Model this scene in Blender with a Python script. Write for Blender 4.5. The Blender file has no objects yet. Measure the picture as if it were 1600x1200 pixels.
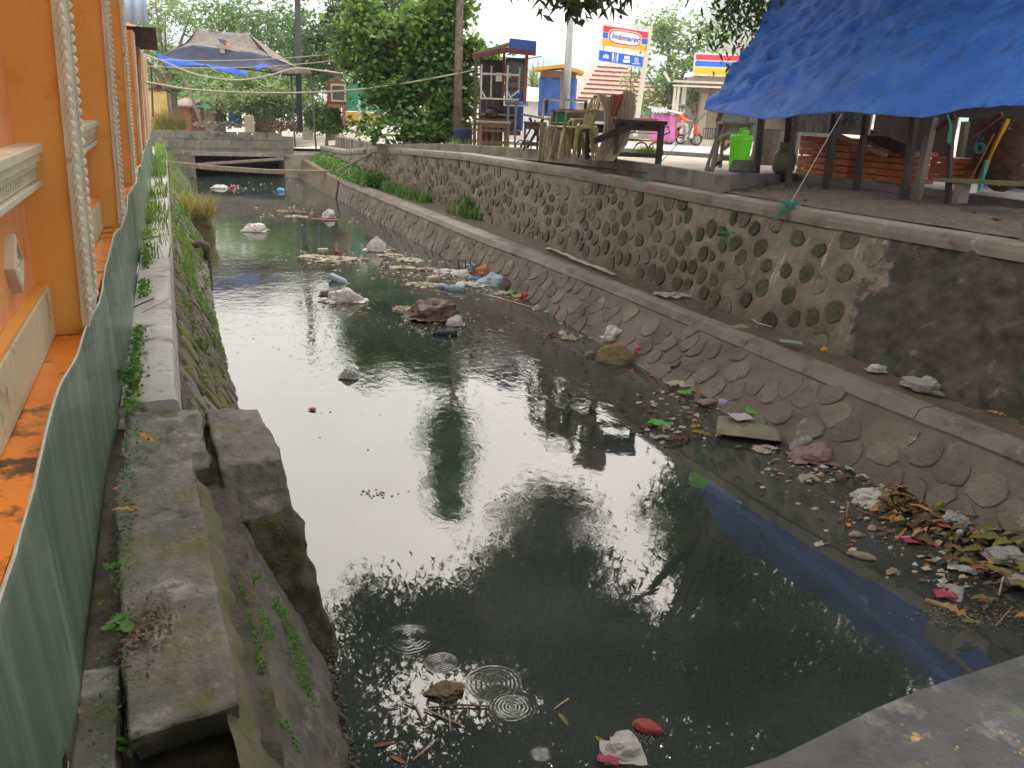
import bpy, bmesh, math, random
import numpy as np
from mathutils import Vector, Matrix
rnd = random.Random(11); rng = np.random.default_rng(11)
C = bpy.context.scene.collection
PI = math.pi
# ------------------------------------------------------------------ camera
CF, CP, CY, CR, ZC = 1270.0, math.radians(18.7), math.radians(22.8), math.radians(2.4), 2.6
_F = np.array([math.sin(CY)*math.cos(CP), math.cos(CY)*math.cos(CP), -math.sin(CP)])
_R0 = np.array([math.cos(CY), -math.sin(CY), 0.0]); _U0 = np.cross(_R0, _F)
_R = math.cos(CR)*_R0 + math.sin(CR)*_U0; _U = -math.sin(CR)*_R0 + math.cos(CR)*_U0
_O = np.array([0, 0, ZC])
cd = bpy.data.cameras.new('camera'); cam = bpy.data.objects.new('camera', cd); C.objects.link(cam)
cd.sensor_width = 36; cd.lens = CF/1600*36; cd.clip_start = .05; cd.clip_end = 6000
cam.matrix_world = Matrix(((_R[0], _U[0], -_F[0], 0), (_R[1], _U[1], -_F[1], 0), (_R[2], _U[2], -_F[2], ZC), (0, 0, 0, 1)))
bpy.context.scene.camera = cam
# ------------------------------------------------------------------ light: bright overcast
sc = bpy.context.scene
w = bpy.data.worlds.new('World'); sc.world = w; w.use_nodes = True
nt = w.node_tree; nt.nodes.clear()
def wn(t, **k):
    n = nt.nodes.new(t)
    for a, b in k.items(): setattr(n, a, b)
    return n
SUN_EL, SUN_AZ = math.radians(48), math.radians(35)
sky = wn('ShaderNodeTexSky', sky_type='NISHITA', sun_disc=False, sun_elevation=SUN_EL, sun_rotation=SUN_AZ, air_density=1.5, dust_density=4)
cl = wn('ShaderNodeTexNoise'); cl.inputs['Scale'].default_value = 2.2; cl.inputs['Detail'].default_value = 5
tc = wn('ShaderNodeTexCoord'); nt.links.new(tc.outputs['Generated'], cl.inputs['Vector'])
rp = wn('ShaderNodeValToRGB'); rp.color_ramp.elements[0].position = .3; rp.color_ramp.elements[1].position = .7
rp.color_ramp.elements[0].color = (8.3, 8.25, 8.3, 1); rp.color_ramp.elements[1].color = (12.0, 11.4, 10.6, 1)
nt.links.new(cl.outputs['Fac'], rp.inputs['Fac'])
mx = wn('ShaderNodeMix', data_type='RGBA'); mx.inputs[0].default_value = .88
nt.links.new(sky.outputs[0], mx.inputs[6]); nt.links.new(rp.outputs[0], mx.inputs[7])
bg = wn('ShaderNodeBackground'); bg.inputs[1].default_value = .15
wo = wn('ShaderNodeOutputWorld'); sp_ = wn('ShaderNodeSeparateXYZ'); nt.links.new(tc.outputs['Generated'], sp_.inputs[0])
gr = wn('ShaderNodeMapRange'); gr.inputs['From Min'].default_value = 0; gr.inputs['From Max'].default_value = 1; gr.inputs['To Min'].default_value = .72; gr.inputs['To Max'].default_value = 1.25
nt.links.new(sp_.outputs[2], gr.inputs[0]); sm_ = wn('ShaderNodeVectorMath', operation='SCALE'); nt.links.new(mx.outputs[2], sm_.inputs[0]); nt.links.new(gr.outputs[0], sm_.inputs['Scale'])
nt.links.new(sm_.outputs[0], bg.inputs[0]); nt.links.new(bg.outputs[0], wo.inputs[0])
sl = bpy.data.lights.new('sun', 'SUN'); sl.energy = 1.3; sl.angle = math.radians(14); sl.color = (1, .95, .86)
so = bpy.data.objects.new('sun', sl); C.objects.link(so)
so.rotation_euler = (PI/2-SUN_EL, 0, PI-SUN_AZ)
sc.view_settings.view_transform = 'Standard'; sc.view_settings.look = 'None'
sc.view_settings.exposure = 0.98; sc.view_settings.gamma = 1; sc.view_settings.use_curve_mapping = False

# ------------------------------------------------------------------ placing helpers (a point of the place from where it shows)
def ray(x, y): return _F + _R*(x-800)/CF - _U*(y-600)/CF
def at(x, y, z=0.0):
    d = ray(x, y); return _O + d*((z-ZC)/d[2])
def atD(x, y, D): return _O + ray(x, y)*D
def atX(x, y, X):
    d = ray(x, y); return _O + d*(X/d[0])
def atY(x, y, Y):
    d = ray(x, y); return _O + d*(Y/d[1])
def gz(X, Y):
    s = min(1, max(0, (9-X)/5))*min(1, max(0, (Y-21)/8))
    return float(np.clip(1.85-.025*(Y-10), .95, 1.85))-.42*s
def pg(x, y):
    z = 1.5
    for _ in range(30):
        p = at(x, y, z); z = .5*z+.5*gz(p[0], p[1])
    return at(x, y, z)
def line(pts, z):
    P = np.array([at(x, y, z) for x, y in pts]); i = np.argsort(P[:, 1]); return P[i, 1], P[i, 0]
RZ = -CY      # rotation of things that face the camera's side of the canal

# ------------------------------------------------------------------ numpy value noise
def vnoise(P, s=1.0, seed=0, oct=1):
    P = np.asarray(P, float)*s+100+seed*17.3; out = 0; amp = 1; tot = 0
    for o in range(oct):
        I = np.floor(P).astype(np.int64); f = P-I; f = f*f*(3-2*f); r = 0
        for dx in (0, 1):
            for dy in (0, 1):
                for dz in (0, 1):
                    h = (I[..., 0]+dx)*374761393 + (I[..., 1]+dy)*668265263 + (I[..., 2]+dz)*2147483647 + seed*144665
                    h = (h ^ (h >> 13))*1274126177; h = (h ^ (h >> 16)) & 0xffff
                    wgt = (f[..., 0] if dx else 1-f[..., 0])*(f[..., 1] if dy else 1-f[..., 1])*(f[..., 2] if dz else 1-f[..., 2])
                    r = r + wgt*(h/65535.0*2-1)
        out = out+amp*r; tot += amp; amp *= .5; P = P*2.03+7.1
    return out/tot

# ------------------------------------------------------------------ materials
MATS = {}
def nodes(name):
    m = bpy.data.materials.new(name); m.use_nodes = True; t = m.node_tree; t.nodes.clear(); MATS[name] = m
    def N(ty, ins=None, **k):
        n = t.nodes.new(ty)
        for a, b in k.items(): setattr(n, a, b)
        for a, b in (ins or {}).items():
            if isinstance(b, bpy.types.NodeSocket): t.links.new(b, n.inputs[a])
            else: n.inputs[a].default_value = b
        return n
    return m, t, N
def c4(c): return (c[0], c[1], c[2], 1)
def srgb(r, g, b):
    f = lambda v: ((v/255+.055)/1.055)**2.4 if v > 10 else v/255/12.92
    return (f(r), f(g), f(b))
def mat(name, c1, c2=None, scale=4, rough=.8, bump=.25, bscale=45, stains=(), stretch=(1, 1, 1), metal=0, spec=.4,
        rnd_isl=0, rnd_obj=0, translucent=0, coat=0, detail=6, alpha=1, bdist=.01):
    """stains: list of (colour, scale, low, high, stretch) laid over by thresholded noise"""
    m, t, N = nodes(name)
    co = N('ShaderNodeTexCoord').outputs['Object']
    mp = N('ShaderNodeMapping', {'Vector': co, 'Scale': stretch}).outputs[0]
    n1 = N('ShaderNodeTexNoise', {'Vector': mp, 'Scale': scale, 'Detail': detail, 'Roughness': .62}).outputs['Fac']
    r1 = N('ShaderNodeMapRange', {'Value': n1, 'From Min': .32, 'From Max': .68}).outputs[0]
    col = N('ShaderNodeMix', {0: r1, 6: c4(c1), 7: c4(c2 or c1)}, data_type='RGBA').outputs[2]
    for i, s in enumerate(stains):
        sc_, ss, lo, hi = s[:4]; st = s[4] if len(s) > 4 else (1, 1, 1)
        mp2 = N('ShaderNodeMapping', {'Vector': co, 'Scale': st, 'Location': (3.1*i+1, 7.7*i, 1.3*i)}).outputs[0]
        n2 = N('ShaderNodeTexNoise', {'Vector': mp2, 'Scale': ss, 'Detail': 8, 'Roughness': .68}).outputs['Fac']
        r2 = N('ShaderNodeMapRange', {'Value': n2, 'From Min': lo, 'From Max': hi}).outputs[0]
        col = N('ShaderNodeMix', {0: r2, 6: col, 7: c4(sc_)}, data_type='RGBA').outputs[2]
    if rnd_isl or rnd_obj:
        rv = N('ShaderNodeNewGeometry').outputs['Random Per Island'] if rnd_isl else N('ShaderNodeObjectInfo').outputs['Random']
        a = rnd_isl or rnd_obj
        v = N('ShaderNodeMapRange', {'Value': rv, 'To Min': 1-a, 'To Max': 1+a}).outputs[0]
        hh = N('ShaderNodeMapRange', {'Value': rv, 'To Min': .5-.03*a, 'To Max': .5+.03*a}).outputs[0]
        col = N('ShaderNodeHueSaturation', {'Color': col, 'Value': v, 'Hue': hh}).outputs[0]
    n3 = N('ShaderNodeTexNoise', {'Vector': mp, 'Scale': bscale, 'Detail': 5, 'Roughness': .65}).outputs['Fac']
    bm = N('ShaderNodeBump', {'Height': n3, 'Strength': bump, 'Distance': bdist}).outputs[0]
    rr = N('ShaderNodeMapRange', {'Value': n1, 'From Min': .3, 'From Max': .7, 'To Min': max(.05, rough-.12), 'To Max': min(1, rough+.1)}).outputs[0]
    p = N('ShaderNodeBsdfPrincipled', {'Base Color': col, 'Roughness': rr, 'Metallic': metal, 'Normal': bm, 'Specular IOR Level': spec, 'Coat Weight': coat, 'Alpha': alpha})
    sh = p.outputs[0]
    if translucent:
        tr = N('ShaderNodeBsdfTranslucent', {'Color': col, 'Normal': bm})
        sh = N('ShaderNodeMixShader', {0: translucent, 1: sh, 2: tr.outputs[0]}).outputs[0]
    N('ShaderNodeOutputMaterial', {'Surface': sh})
    return m
MOSS = (.075, .085, .018); DARK = (.035, .03, .024)
M = {}
def dm(k, *a, **kw): M[k] = mat(k, *a, **kw)
dm('concrete_pale', (.47, .45, .41), (.34, .325, .29), 3, .6, .35, 60, [((.13, .12, .1), 5, .54, .66), ((.46, .43, .38), 9, .58, .7), (MOSS, 2.2, .62, .74)], coat=.1)
dm('concrete_old', (.21, .192, .158), (.105, .098, .08), 5, .62, .9, 45, [((.36, .34, .30), 4, .54, .68), ((.07, .065, .05), 7, .55, .66), ((.13, .125, .04), 3.2, .52, .66)], bdist=.012)
dm('concrete_moss', (.17, .155, .07), (.10, .09, .045), 6, .85, .8, 50, [((.13, .15, .02), 6, .5, .6), ((.05, .045, .03), 4, .55, .68), ((.2, .19, .17), 9, .6, .7)], bdist=.015)
dm('bank', (.13, .115, .085), (.075, .066, .05), 6, .8, .9, 40, [(MOSS, 3.5, .52, .66), ((.04, .037, .03), 9, .5, .66)], stretch=(1, .6, 1.6), bdist=.02)
dm('hollow_shade', (.03, .028, .02), (.018, .018, .012), 5, .9, .8, 30, [((.07, .085, .015), 4, .52, .66)])
dm('slope_mortar', (.165, .138, .108), (.11, .092, .072), 3, .75, .8, 45, [((.1, .085, .065), 4, .56, .7), ((.28, .26, .22), 2, .6, .72)], bdist=.012)
dm('slope_stone', (.185, .16, .128), (.115, .1, .08), 3, .78, .9, 38, [((.11, .095, .075), 6, .56, .7), ((.33, .31, .25), 5, .6, .74)], rnd_obj=.2, bdist=.015)
dm('curb', (.205, .18, .148), (.14, .122, .098), 3, .7, .8, 40, [((.09, .078, .062), 3, .52, .66), ((.3, .27, .23), 6, .6, .72), ((.09, .09, .1), 1.1, .62, .68)], stretch=(1, .5, 1))
dm('berm_mud', (.14, .11, .078), (.09, .07, .048), 3, .45, .5, 40, [((.24, .22, .18), 7, .62, .7)], coat=.25)
dm('wall_mortar', (.33, .285, .22), (.22, .19, .15), 3.5, .85, .7, 45, [((.12, .1, .08), 2.4, .52, .68), ((.42, .37, .29), 3, .6, .72), ((.07, .075, .035), 2, .62, .72)], stretch=(1, 1, .55), bdist=.015)
dm('wall_mud', (.085, .072, .057), (.05, .044, .036), 4, .85, 1.0, 28, [((.035, .045, .022), 2.6, .5, .64), ((.19, .16, .12), 3.5, .62, .72)], bdist=.03)
dm('wall_stone', (.19, .165, .13), (.115, .1, .08), 7, .9, 1.0, 40, [((.055, .065, .022), 5, .5, .64)], rnd_obj=.3, bdist=.02)
dm('moss_stone', (.10, .10, .05), (.06, .058, .035), 12, .95, 1.0, 60, [((.12, .14, .04), 9, .54, .66)], rnd_obj=.25, bdist=.02)
dm('coping', (.28, .25, .205), (.19, .168, .14), 4, .7, .5, 45, [((.13, .11, .09), 2.5, .55, .68), ((.5, .47, .42), 3, .6, .72)], stretch=(1, .5, 1))
dm('kerb', (.2, .18, .155), (.14, .125, .105), 3, .8, .5, 45, [((.09, .075, .06), 3, .55, .68)])
dm('ground', (.50, .42, .34), (.38, .32, .26), 1.2, .9, .5, 20, [((.2, .165, .125), .6, .58, .7), ((.27, .23, .18), 3, .6, .7)])
dm('road', (.42, .40, .38), (.35, .335, .32), .8, .85, .3, 40, [((.25, .24, .22), .4, .56, .7)])
dm('dirt', (.2, .15, .1), (.115, .085, .06), 6, .9, 1.0, 25, [((.22, .185, .14), 3, .58, .7)], bdist=.03)
dm('orange', (.74, .345, .075), (.66, .28, .05), 2, .55, .12, 60, [((.56, .19, .03), 5, .58, .74), (srgb(120, 75, 35), 2.3, .66, .76), (srgb(70, 55, 35), 9, .7, .76)])
dm('orange_ledge', (.86, .27, .03), (.74, .2, .02), 5, .35, .15, 60, [(srgb(130, 80, 22), 3.1, .5, .58), (srgb(75, 52, 25), 3.1, .535, .6)], coat=.3)
dm('peach', srgb(222, 150, 100), srgb(208, 132, 78), 2.5, .6, .12, 60, [(srgb(190, 110, 60), 4, .58, .72)])
dm('beige_plinth', srgb(200, 185, 155), srgb(180, 160, 125), 4, .7, .3, 60, [(srgb(100, 95, 60), 5, .58, .7)])
dm('white_trim', srgb(205, 195, 172), srgb(185, 172, 148), 6, .6, .2, 80, [(srgb(120, 105, 70), 7, .62, .74)])
dm('green_sheet', srgb(106, 122, 102), srgb(80, 99, 80), 3, .5, .3, 30, [(srgb(142, 158, 144), 5, .54, .66, (1, 1.2, .12)), (srgb(55, 80, 62), 3, .56, .7, (1, .8, .15)), (srgb(60, 85, 62), .9, .5, .62, (1, 1, .5))], stretch=(1, 3, .25), coat=.15)
dm('edge_white', (.6, .58, .5), (.45, .38, .3), 20, .6, .1, 60)
dm('corrugated_blue', srgb(170, 200, 225), srgb(150, 185, 215), 3, .4, .1, 60, metal=.2)
dm('dark_wood', (.065, .05, .04), (.035, .028, .022), 6, .8, .6, 40, stretch=(3, 3, .5), rnd_obj=.25)
dm('wood_grey', (.26, .215, .17), (.16, .13, .10), 5, .8, .6, 40, [((.09, .07, .055), 6, .58, .7, (4, 4, .5))], stretch=(4, 4, .5), rnd_obj=.2)
dm('wood_brown', (.2, .13, .085), (.12, .08, .05), 6, .75, .5, 40, stretch=(4, 4, .6), rnd_obj=.25)
dm('wood_pale', (.42, .33, .22), (.3, .23, .15), 6, .75, .4, 40, stretch=(4, 4, .6), rnd_obj=.15)
dm('slab_wood', (.6, .47, .36), (.42, .32, .24), 9, .8, .9, 60, [((.05, .035, .025), 7, .6, .7, (6, 1, .25)), ((.45, .3, .17), 2.2, .66, .74)], stretch=(8, 3, .35), bdist=.02)
dm('board_stained', (.62, .52, .36), (.42, .35, .24), 6, .8, .4, 40, [((.07, .06, .05), 3, .52, .68, (1, 1, .5))])
dm('plywood', (.3, .19, .115), (.22, .14, .085), 3, .7, .2, 40)
dm('plank_green', (.22, .24, .11), (.16, .17, .08), 6, .75, .4, 40)
dm('red_wood', (.18, .05, .04), (.1, .03, .03), 6, .7, .3, 40)
dm('red_brown', (.3, .09, .06), (.2, .06, .045), 6, .6, .3, 40)
dm('white_metal', (.55, .57, .52), (.38, .4, .37), 8, .5, .1, 60)
dm('galv', (.42, .43, .42), (.33, .34, .33), 3, .45, .1, 60, metal=.3)
dm('cream', (.62, .56, .46), (.52, .46, .37), 2, .6, .15, 50)
dm('yellow_wall', srgb(205, 175, 115), srgb(185, 152, 92), 3, .8, .2, 50, [(srgb(120, 105, 65), 2.4, .55, .7)])
dm('blue_paint', srgb(60, 95, 165), srgb(45, 75, 140), 3, .6, .2, 50)
dm('blue_pale', srgb(105, 150, 195), srgb(85, 130, 180), 3, .6, .2, 50)
dm('yellow_paint', srgb(205, 160, 50), srgb(180, 135, 40), 3, .6, .2, 50)
dm('green_paint', srgb(40, 130, 100), srgb(30, 110, 85), 3, .6, .2, 50)
dm('pink_cloth', srgb(205, 120, 175), srgb(180, 95, 150), 3, .8, .4, 12, bdist=.05)
dm('plastic_cream', srgb(165, 152, 115), srgb(130, 114, 76), 6, .5, .15, 40, [(srgb(110, 95, 60), 6, .58, .72)])
dm('plastic_olive', srgb(150, 140, 98), srgb(120, 106, 64), 6, .5, .15, 40)
dm('lime', srgb(110, 215, 45), srgb(95, 195, 35), 3, .35, .05, 40)
dm('rubber', (.035, .035, .036), (.02, .02, .02), 5, .6, .2, 40)
dm('black_tub', (.07, .068, .068), (.04, .04, .04), 5, .55, .2, 40)
dm('gas_green', (.09, .10, .025), (.06, .065, .02), 5, .5, .2, 40)
dm('orange_plastic', srgb(184, 104, 58), srgb(160, 86, 46), 5, .5, .15, 40, rnd_obj=.12)
dm('teal', srgb(70, 165, 165), srgb(50, 140, 140), 5, .5, .1, 40)
dm('batik', (.14, .055, .02), (.03, .02, .015), 9, .7, .3, 30, [((.4, .3, .16), 10, .6, .66)])
dm('bark', (.2, .155, .115), (.1, .078, .058), 7, .9, 1.0, 22, [((.27, .22, .17), 4, .6, .72)], stretch=(2, 2, .6), bdist=.04)
dm('navy', (.028, .036, .075), (.02, .025, .05), 3, .8, .4, 30, translucent=.2)
dm('canvas_grey', (.27, .235, .205), (.17, .14, .12), 4, .85, .4, 30, [((.09, .06, .05), 5, .55, .68, (2, 2, .4))], translucent=.25)
dm('tarp_small', srgb(65, 120, 225), srgb(45, 95, 200), 3, .5, .4, 20, translucent=.3)
dm('red_cloth', (.34, .07, .045), (.22, .04, .03), 6, .85, .5, 30)
dm('rope', (.42, .38, .28), (.3, .27, .2), 20, .8, .3, 90)
dm('string_green', (.05, .33, .2), (.03, .22, .14), 20, .7, .3, 90)
dm('string_pale', (.5, .44, .5), (.4, .36, .36), 20, .7, .3, 90)
dm('leaf_bush', (.105, .21, .035), (.05, .12, .02), 1.0, .5, 0, 10, rnd_isl=.4, translucent=.35, spec=.4)
dm('leaf_vine', (.17, .29, .05), (.1, .19, .03), .8, .5, 0, 10, rnd_isl=.35, translucent=.45, spec=.4)
dm('leaf_far', (.15, .25, .07), (.085, .16, .045), .35, .6, 0, 10, rnd_isl=.35, translucent=.35)
dm('leaf_pale', (.26, .35, .13), (.16, .25, .08), .35, .6, 0, 10, rnd_isl=.35, translucent=.4)
dm('leaf_dark', (.075, .13, .035), (.04, .08, .022), .5, .55, 0, 10, rnd_isl=.4, translucent=.3)
dm('leaf_mango', (.12, .13, .065), (.07, .09, .04), .5, .5, 0, 10, rnd_isl=.4, translucent=.3)
dm('grass', (.2, .3, .05), (.11, .19, .03), 2, .6, 0, 10, rnd_isl=.3, translucent=.4)
dm('grass_dry', (.4, .33, .1), (.24, .23, .06), 2, .7, 0, 10, rnd_isl=.3, translucent=.3)
dm('weed', (.13, .27, .04), (.07, .17, .025), 2, .5, 0, 10, rnd_isl=.35, translucent=.35)
dm('clover', (.10, .25, .04), (.06, .16, .025), 4, .45, 0, 10, rnd_isl=.25, translucent=.3)
dm('cordyline', (.35, .06, .08), (.2, .04, .05), 4, .5, 0, 10, rnd_isl=.3, translucent=.3)
dm('roof_tile', srgb(190, 160, 145), srgb(165, 135, 122), 4, .8, .3, 20)
dm('wall_white', (.6, .58, .54), (.5, .48, .45), 1, .8, .2, 20)
dm('store_wall', srgb(175, 160, 140), srgb(150, 138, 120), 1, .7, .2, 20)
dm('glass_dark', (.06, .08, .075), (.04, .05, .05), 2, .15, .0, 20, spec=.6)
dm('bridge_stained', (.2, .185, .15), (.11, .1, .08), 3, .8, .5, 40, [((.22, .13, .03), 1.1, .6, .7), ((.05, .05, .035), 2.5, .55, .68), ((.3, .29, .25), 3, .6, .7)])
dm('parapet', (.085, .085, .088), (.05, .05, .053), 6, .75, .9, 40, [((.17, .17, .155), 9, .54, .62), ((.035, .035, .035), 5, .54, .66), ((.5, .34, .08), 9, .61, .65), ((.14, .17, .03), 3, .58, .68)])
dm('sign_red', srgb(215, 55, 60), None, 2, .4, 0, 20); dm('sign_blue', srgb(45, 100, 200), None, 2, .4, 0, 20)
dm('sign_yellow', srgb(240, 175, 30), None, 2, .4, 0, 20); dm('sign_white', (.78, .76, .72), None, 2, .4, 0, 20)
dm('hill', (.05, .08, .07), (.07, .1, .08), .01, 1, 0, 1)
dm('jacket', srgb(235, 95, 30), None, 2, .7, .2, 20); dm('trousers', (.45, .42, .35), None, 2, .8, .2, 20)
dm('skin', (.28, .15, .09), None, 2, .6, .1, 20); dm('helmet', (.06, .06, .065), None, 2, .25, 0, 20)
dm('bike_red', srgb(205, 40, 35), srgb(190, 30, 30), 2, .25, 0, 20, coat=.5); dm('bike_dark', (.03, .03, .032), None, 2, .4, .1, 20)
dm('pebble', (.13, .115, .095), (.06, .052, .045), 20, .7, .6, 60, rnd_isl=.4)
dm('rubble', (.3, .27, .23), (.16, .14, .11), 6, .9, .6, 30, rnd_isl=.4)
dm('straw_litter', (.28, .2, .12), (.16, .11, .07), 6, .9, .4, 30, rnd_isl=.4)
# litter colours
def plastic(k, c, c2=None, tr=.25, rough=.35): dm(k, c, c2 or tuple(v*.75 for v in c), 14, rough, 1.0, 30, [(tuple(v*.5+.03 for v in c), 11, .6, .72)], translucent=tr, spec=.6, bdist=.014)
plastic('p_white', (.72, .7, .67), (.52, .5, .48)); plastic('p_clear', (.5, .5, .48), (.33, .31, .3), .35, .25)
plastic('p_pink', (.42, .28, .27), (.3, .19, .19), .3, .3); plastic('p_red', (.45, .06, .05)); plastic('p_orange', (.62, .2, .05))
plastic('p_blue', (.1, .3, .62)); plastic('p_lblue', (.38, .5, .62)); plastic('p_green', (.13, .5, .08)); plastic('p_yellow', (.7, .45, .06))
plastic('p_brown', (.2, .12, .085), (.12, .075, .055)); plastic('p_cream', (.6, .5, .34)); plastic('p_black', (.02, .02, .022)); plastic('p_lilac', (.42, .34, .58))
plastic('p_mint', (.35, .55, .42)); plastic('p_magenta', (.55, .06, .14)); plastic('p_sky', (.12, .42, .8)); plastic('p_foam', (.55, .5, .4), (.38, .33, .25), .1, .8)
dm('leaf_brown', (.17, .09, .045), (.09, .05, .028), 14, .6, .4, 50, rnd_obj=.3); dm('leaf_yellow', (.5, .27, .03), (.34, .15, .02), 14, .5, .3, 50, rnd_obj=.2)
dm('leaf_olive', (.22, .2, .04), (.13, .12, .025), 14, .5, .3, 50, rnd_obj=.2); dm('leaf_orange', (.42, .2, .08), (.28, .11, .04), 14, .6, .3, 50, rnd_obj=.2)
dm('sponge', (.24, .19, .1), (.14, .11, .06), 20, .95, 1, 70, bdist=.02); dm('coconut', (.17, .12, .085), (.09, .065, .045), 14, .9, .8, 60, stretch=(1, 4, 1))
dm('slab_pale', (.24, .21, .145), (.16, .14, .1), 5, .7, .3, 50, [((.1, .085, .06), 6, .54, .6)]); dm('scum', (.4, .36, .28), (.22, .19, .14), 30, .8, .3, 60, rnd_isl=.4)

def wall_mat():
    m, t, N = nodes('wall_face'); co = N('ShaderNodeTexCoord').outputs['Object']
    def tn(s, **k): return N('ShaderNodeTexNoise', {'Vector': N('ShaderNodeMapping', {'Vector': co, 'Scale': k.get('st', (1, 1, 1)), 'Location': k.get('lo', (0, 0, 0))}).outputs[0], 'Scale': s, 'Detail': 8, 'Roughness': .65}).outputs['Fac']
    def mr(v, a, b, c=0, d=1): return N('ShaderNodeMapRange', {'Value': v, 'From Min': a, 'From Max': b, 'To Min': c, 'To Max': d}).outputs[0]
    def mix(f, a, b): return N('ShaderNodeMix', {0: f, 6: a if not isinstance(a, tuple) else c4(a), 7: b if not isinstance(b, tuple) else c4(b)}, data_type='RGBA').outputs[2]
    c = mix(mr(tn(3.5), .35, .65), (.26, .22, .165), (.155, .13, .1))
    c = mix(mr(tn(2.2, st=(1, 1, .5), lo=(3, 1, 0)), .5, .66), c, (.15, .13, .105)); c = mix(mr(tn(9, lo=(1, 5, 0)), .58, .7), c, (.17, .145, .115)); c = mix(mr(tn(5, st=(1, 2.5, .3), lo=(7, 0, 0)), .56, .7), c, (.46, .41, .33))
    sep = N('ShaderNodeSeparateXYZ', {0: co})
    dmp = mr(sep.outputs[2], ZB-.02, ZB+.42, 1, 0); dmp = N('ShaderNodeMath', {0: dmp, 1: mr(tn(2.5, lo=(9, 2, 0)), .3, .62, .2, 1.3)}, operation='MULTIPLY', use_clamp=True).outputs[0]; c = mix(dmp, c, (.12, .105, .08))
    mo = N('ShaderNodeMath', {0: mr(tn(2.4, lo=(6, 3, 8)), .52, .62), 1: mr(sep.outputs[2], 1.5, .6, .15, 1)}, operation='MULTIPLY').outputs[0]; c = mix(mo, c, (.085, .09, .035))
    far = mr(sep.outputs[1], 7, 12); far = N('ShaderNodeMath', {0: far, 1: .45}, operation='MULTIPLY').outputs[0]; c = mix(far, c, (.21, .175, .135))
    mud = mix(mr(tn(4, lo=(2, 2, 2)), .36, .64), (.095, .077, .058), (.045, .038, .03)); mud = mix(mr(tn(2.6, lo=(5, 5, 5)), .5, .64), mud, (.045, .06, .03)); mud = mix(mr(tn(3.5, lo=(8, 1, 3)), .6, .72), mud, (.22, .185, .145))
    e = N('ShaderNodeMath', {0: sep.outputs[1], 1: N('ShaderNodeMath', {0: mr(tn(1.8, lo=(4, 4, 1)), .2, .8, -1.1, 1.1), 1: mr(sep.outputs[2], .5, 1.7, .35, -.35)}, operation='ADD').outputs[0]}, operation='ADD').outputs[0]
    c = mix(mr(e, 5.75, 5.6, 0, 1), c, mud)
    b = N('ShaderNodeBump', {'Height': tn(38), 'Strength': .9, 'Distance': .018}).outputs[0]
    p = N('ShaderNodeBsdfPrincipled', {'Base Color': c, 'Roughness': .85, 'Normal': b}); N('ShaderNodeOutputMaterial', {'Surface': p.outputs[0]}); return m
ZB = .56
M['wall_face'] = wall_mat()
def bank_mat():
    m, t, N = nodes('bank_mossy'); co = N('ShaderNodeTexCoord').outputs['Object']
    def tn(s, lo=(0, 0, 0), st=(1, 1, 1)): return N('ShaderNodeTexNoise', {'Vector': N('ShaderNodeMapping', {'Vector': co, 'Location': lo, 'Scale': st}).outputs[0], 'Scale': s, 'Detail': 8, 'Roughness': .66}).outputs['Fac']
    def mr(v, a, b, c=0, d=1): return N('ShaderNodeMapRange', {'Value': v, 'From Min': a, 'From Max': b, 'To Min': c, 'To Max': d}).outputs[0]
    def mix(f, a, b): return N('ShaderNodeMix', {0: f, 6: a if not isinstance(a, tuple) else c4(a), 7: b if not isinstance(b, tuple) else c4(b)}, data_type='RGBA').outputs[2]
    c = mix(mr(tn(5), .36, .64), (.17, .15, .115), (.085, .075, .06)); c = mix(mr(tn(11, (2, 0, 0)), .56, .68), c, (.24, .22, .18)); c = mix(mr(tn(8, (0, 4, 0), (1, .4, 1)), .54, .68), c, (.05, .045, .036))
    z = N('ShaderNodeSeparateXYZ', {0: co}).outputs[2]
    k = N('ShaderNodeMath', {0: z, 1: mr(tn(4, (7, 1, 2)), .2, .8, -.42, .42)}, operation='ADD').outputs[0]
    ms = mix(mr(tn(9, (5, 5, 5)), .4, .62), (.17, .145, .075), (.10, .115, .03)); c = mix(mr(k, .68, .92, 0, .9), c, ms)
    b = N('ShaderNodeBump', {'Height': tn(34), 'Strength': .9, 'Distance': .018}).outputs[0]
    N('ShaderNodeOutputMaterial', {'Surface': N('ShaderNodeBsdfPrincipled', {'Base Color': c, 'Roughness': .8, 'Normal': b}).outputs[0]}); return m
M['bank_mossy'] = bank_mat()
# blue tarpaulin: woven sheen, scuffs
dm('tarp', srgb(84, 142, 234), srgb(60, 116, 216), 2.2, .5, .9, 22, [(srgb(64, 116, 214), 3, .56, .7, (1, .5, 1)), (srgb(74, 90, 140), 3.6, .55, .7, (.6, 1.6, .6)), (srgb(45, 50, 75), 7, .64, .74, (.5, 1.8, .5))], spec=.3, bdist=.02, translucent=.15)
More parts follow.
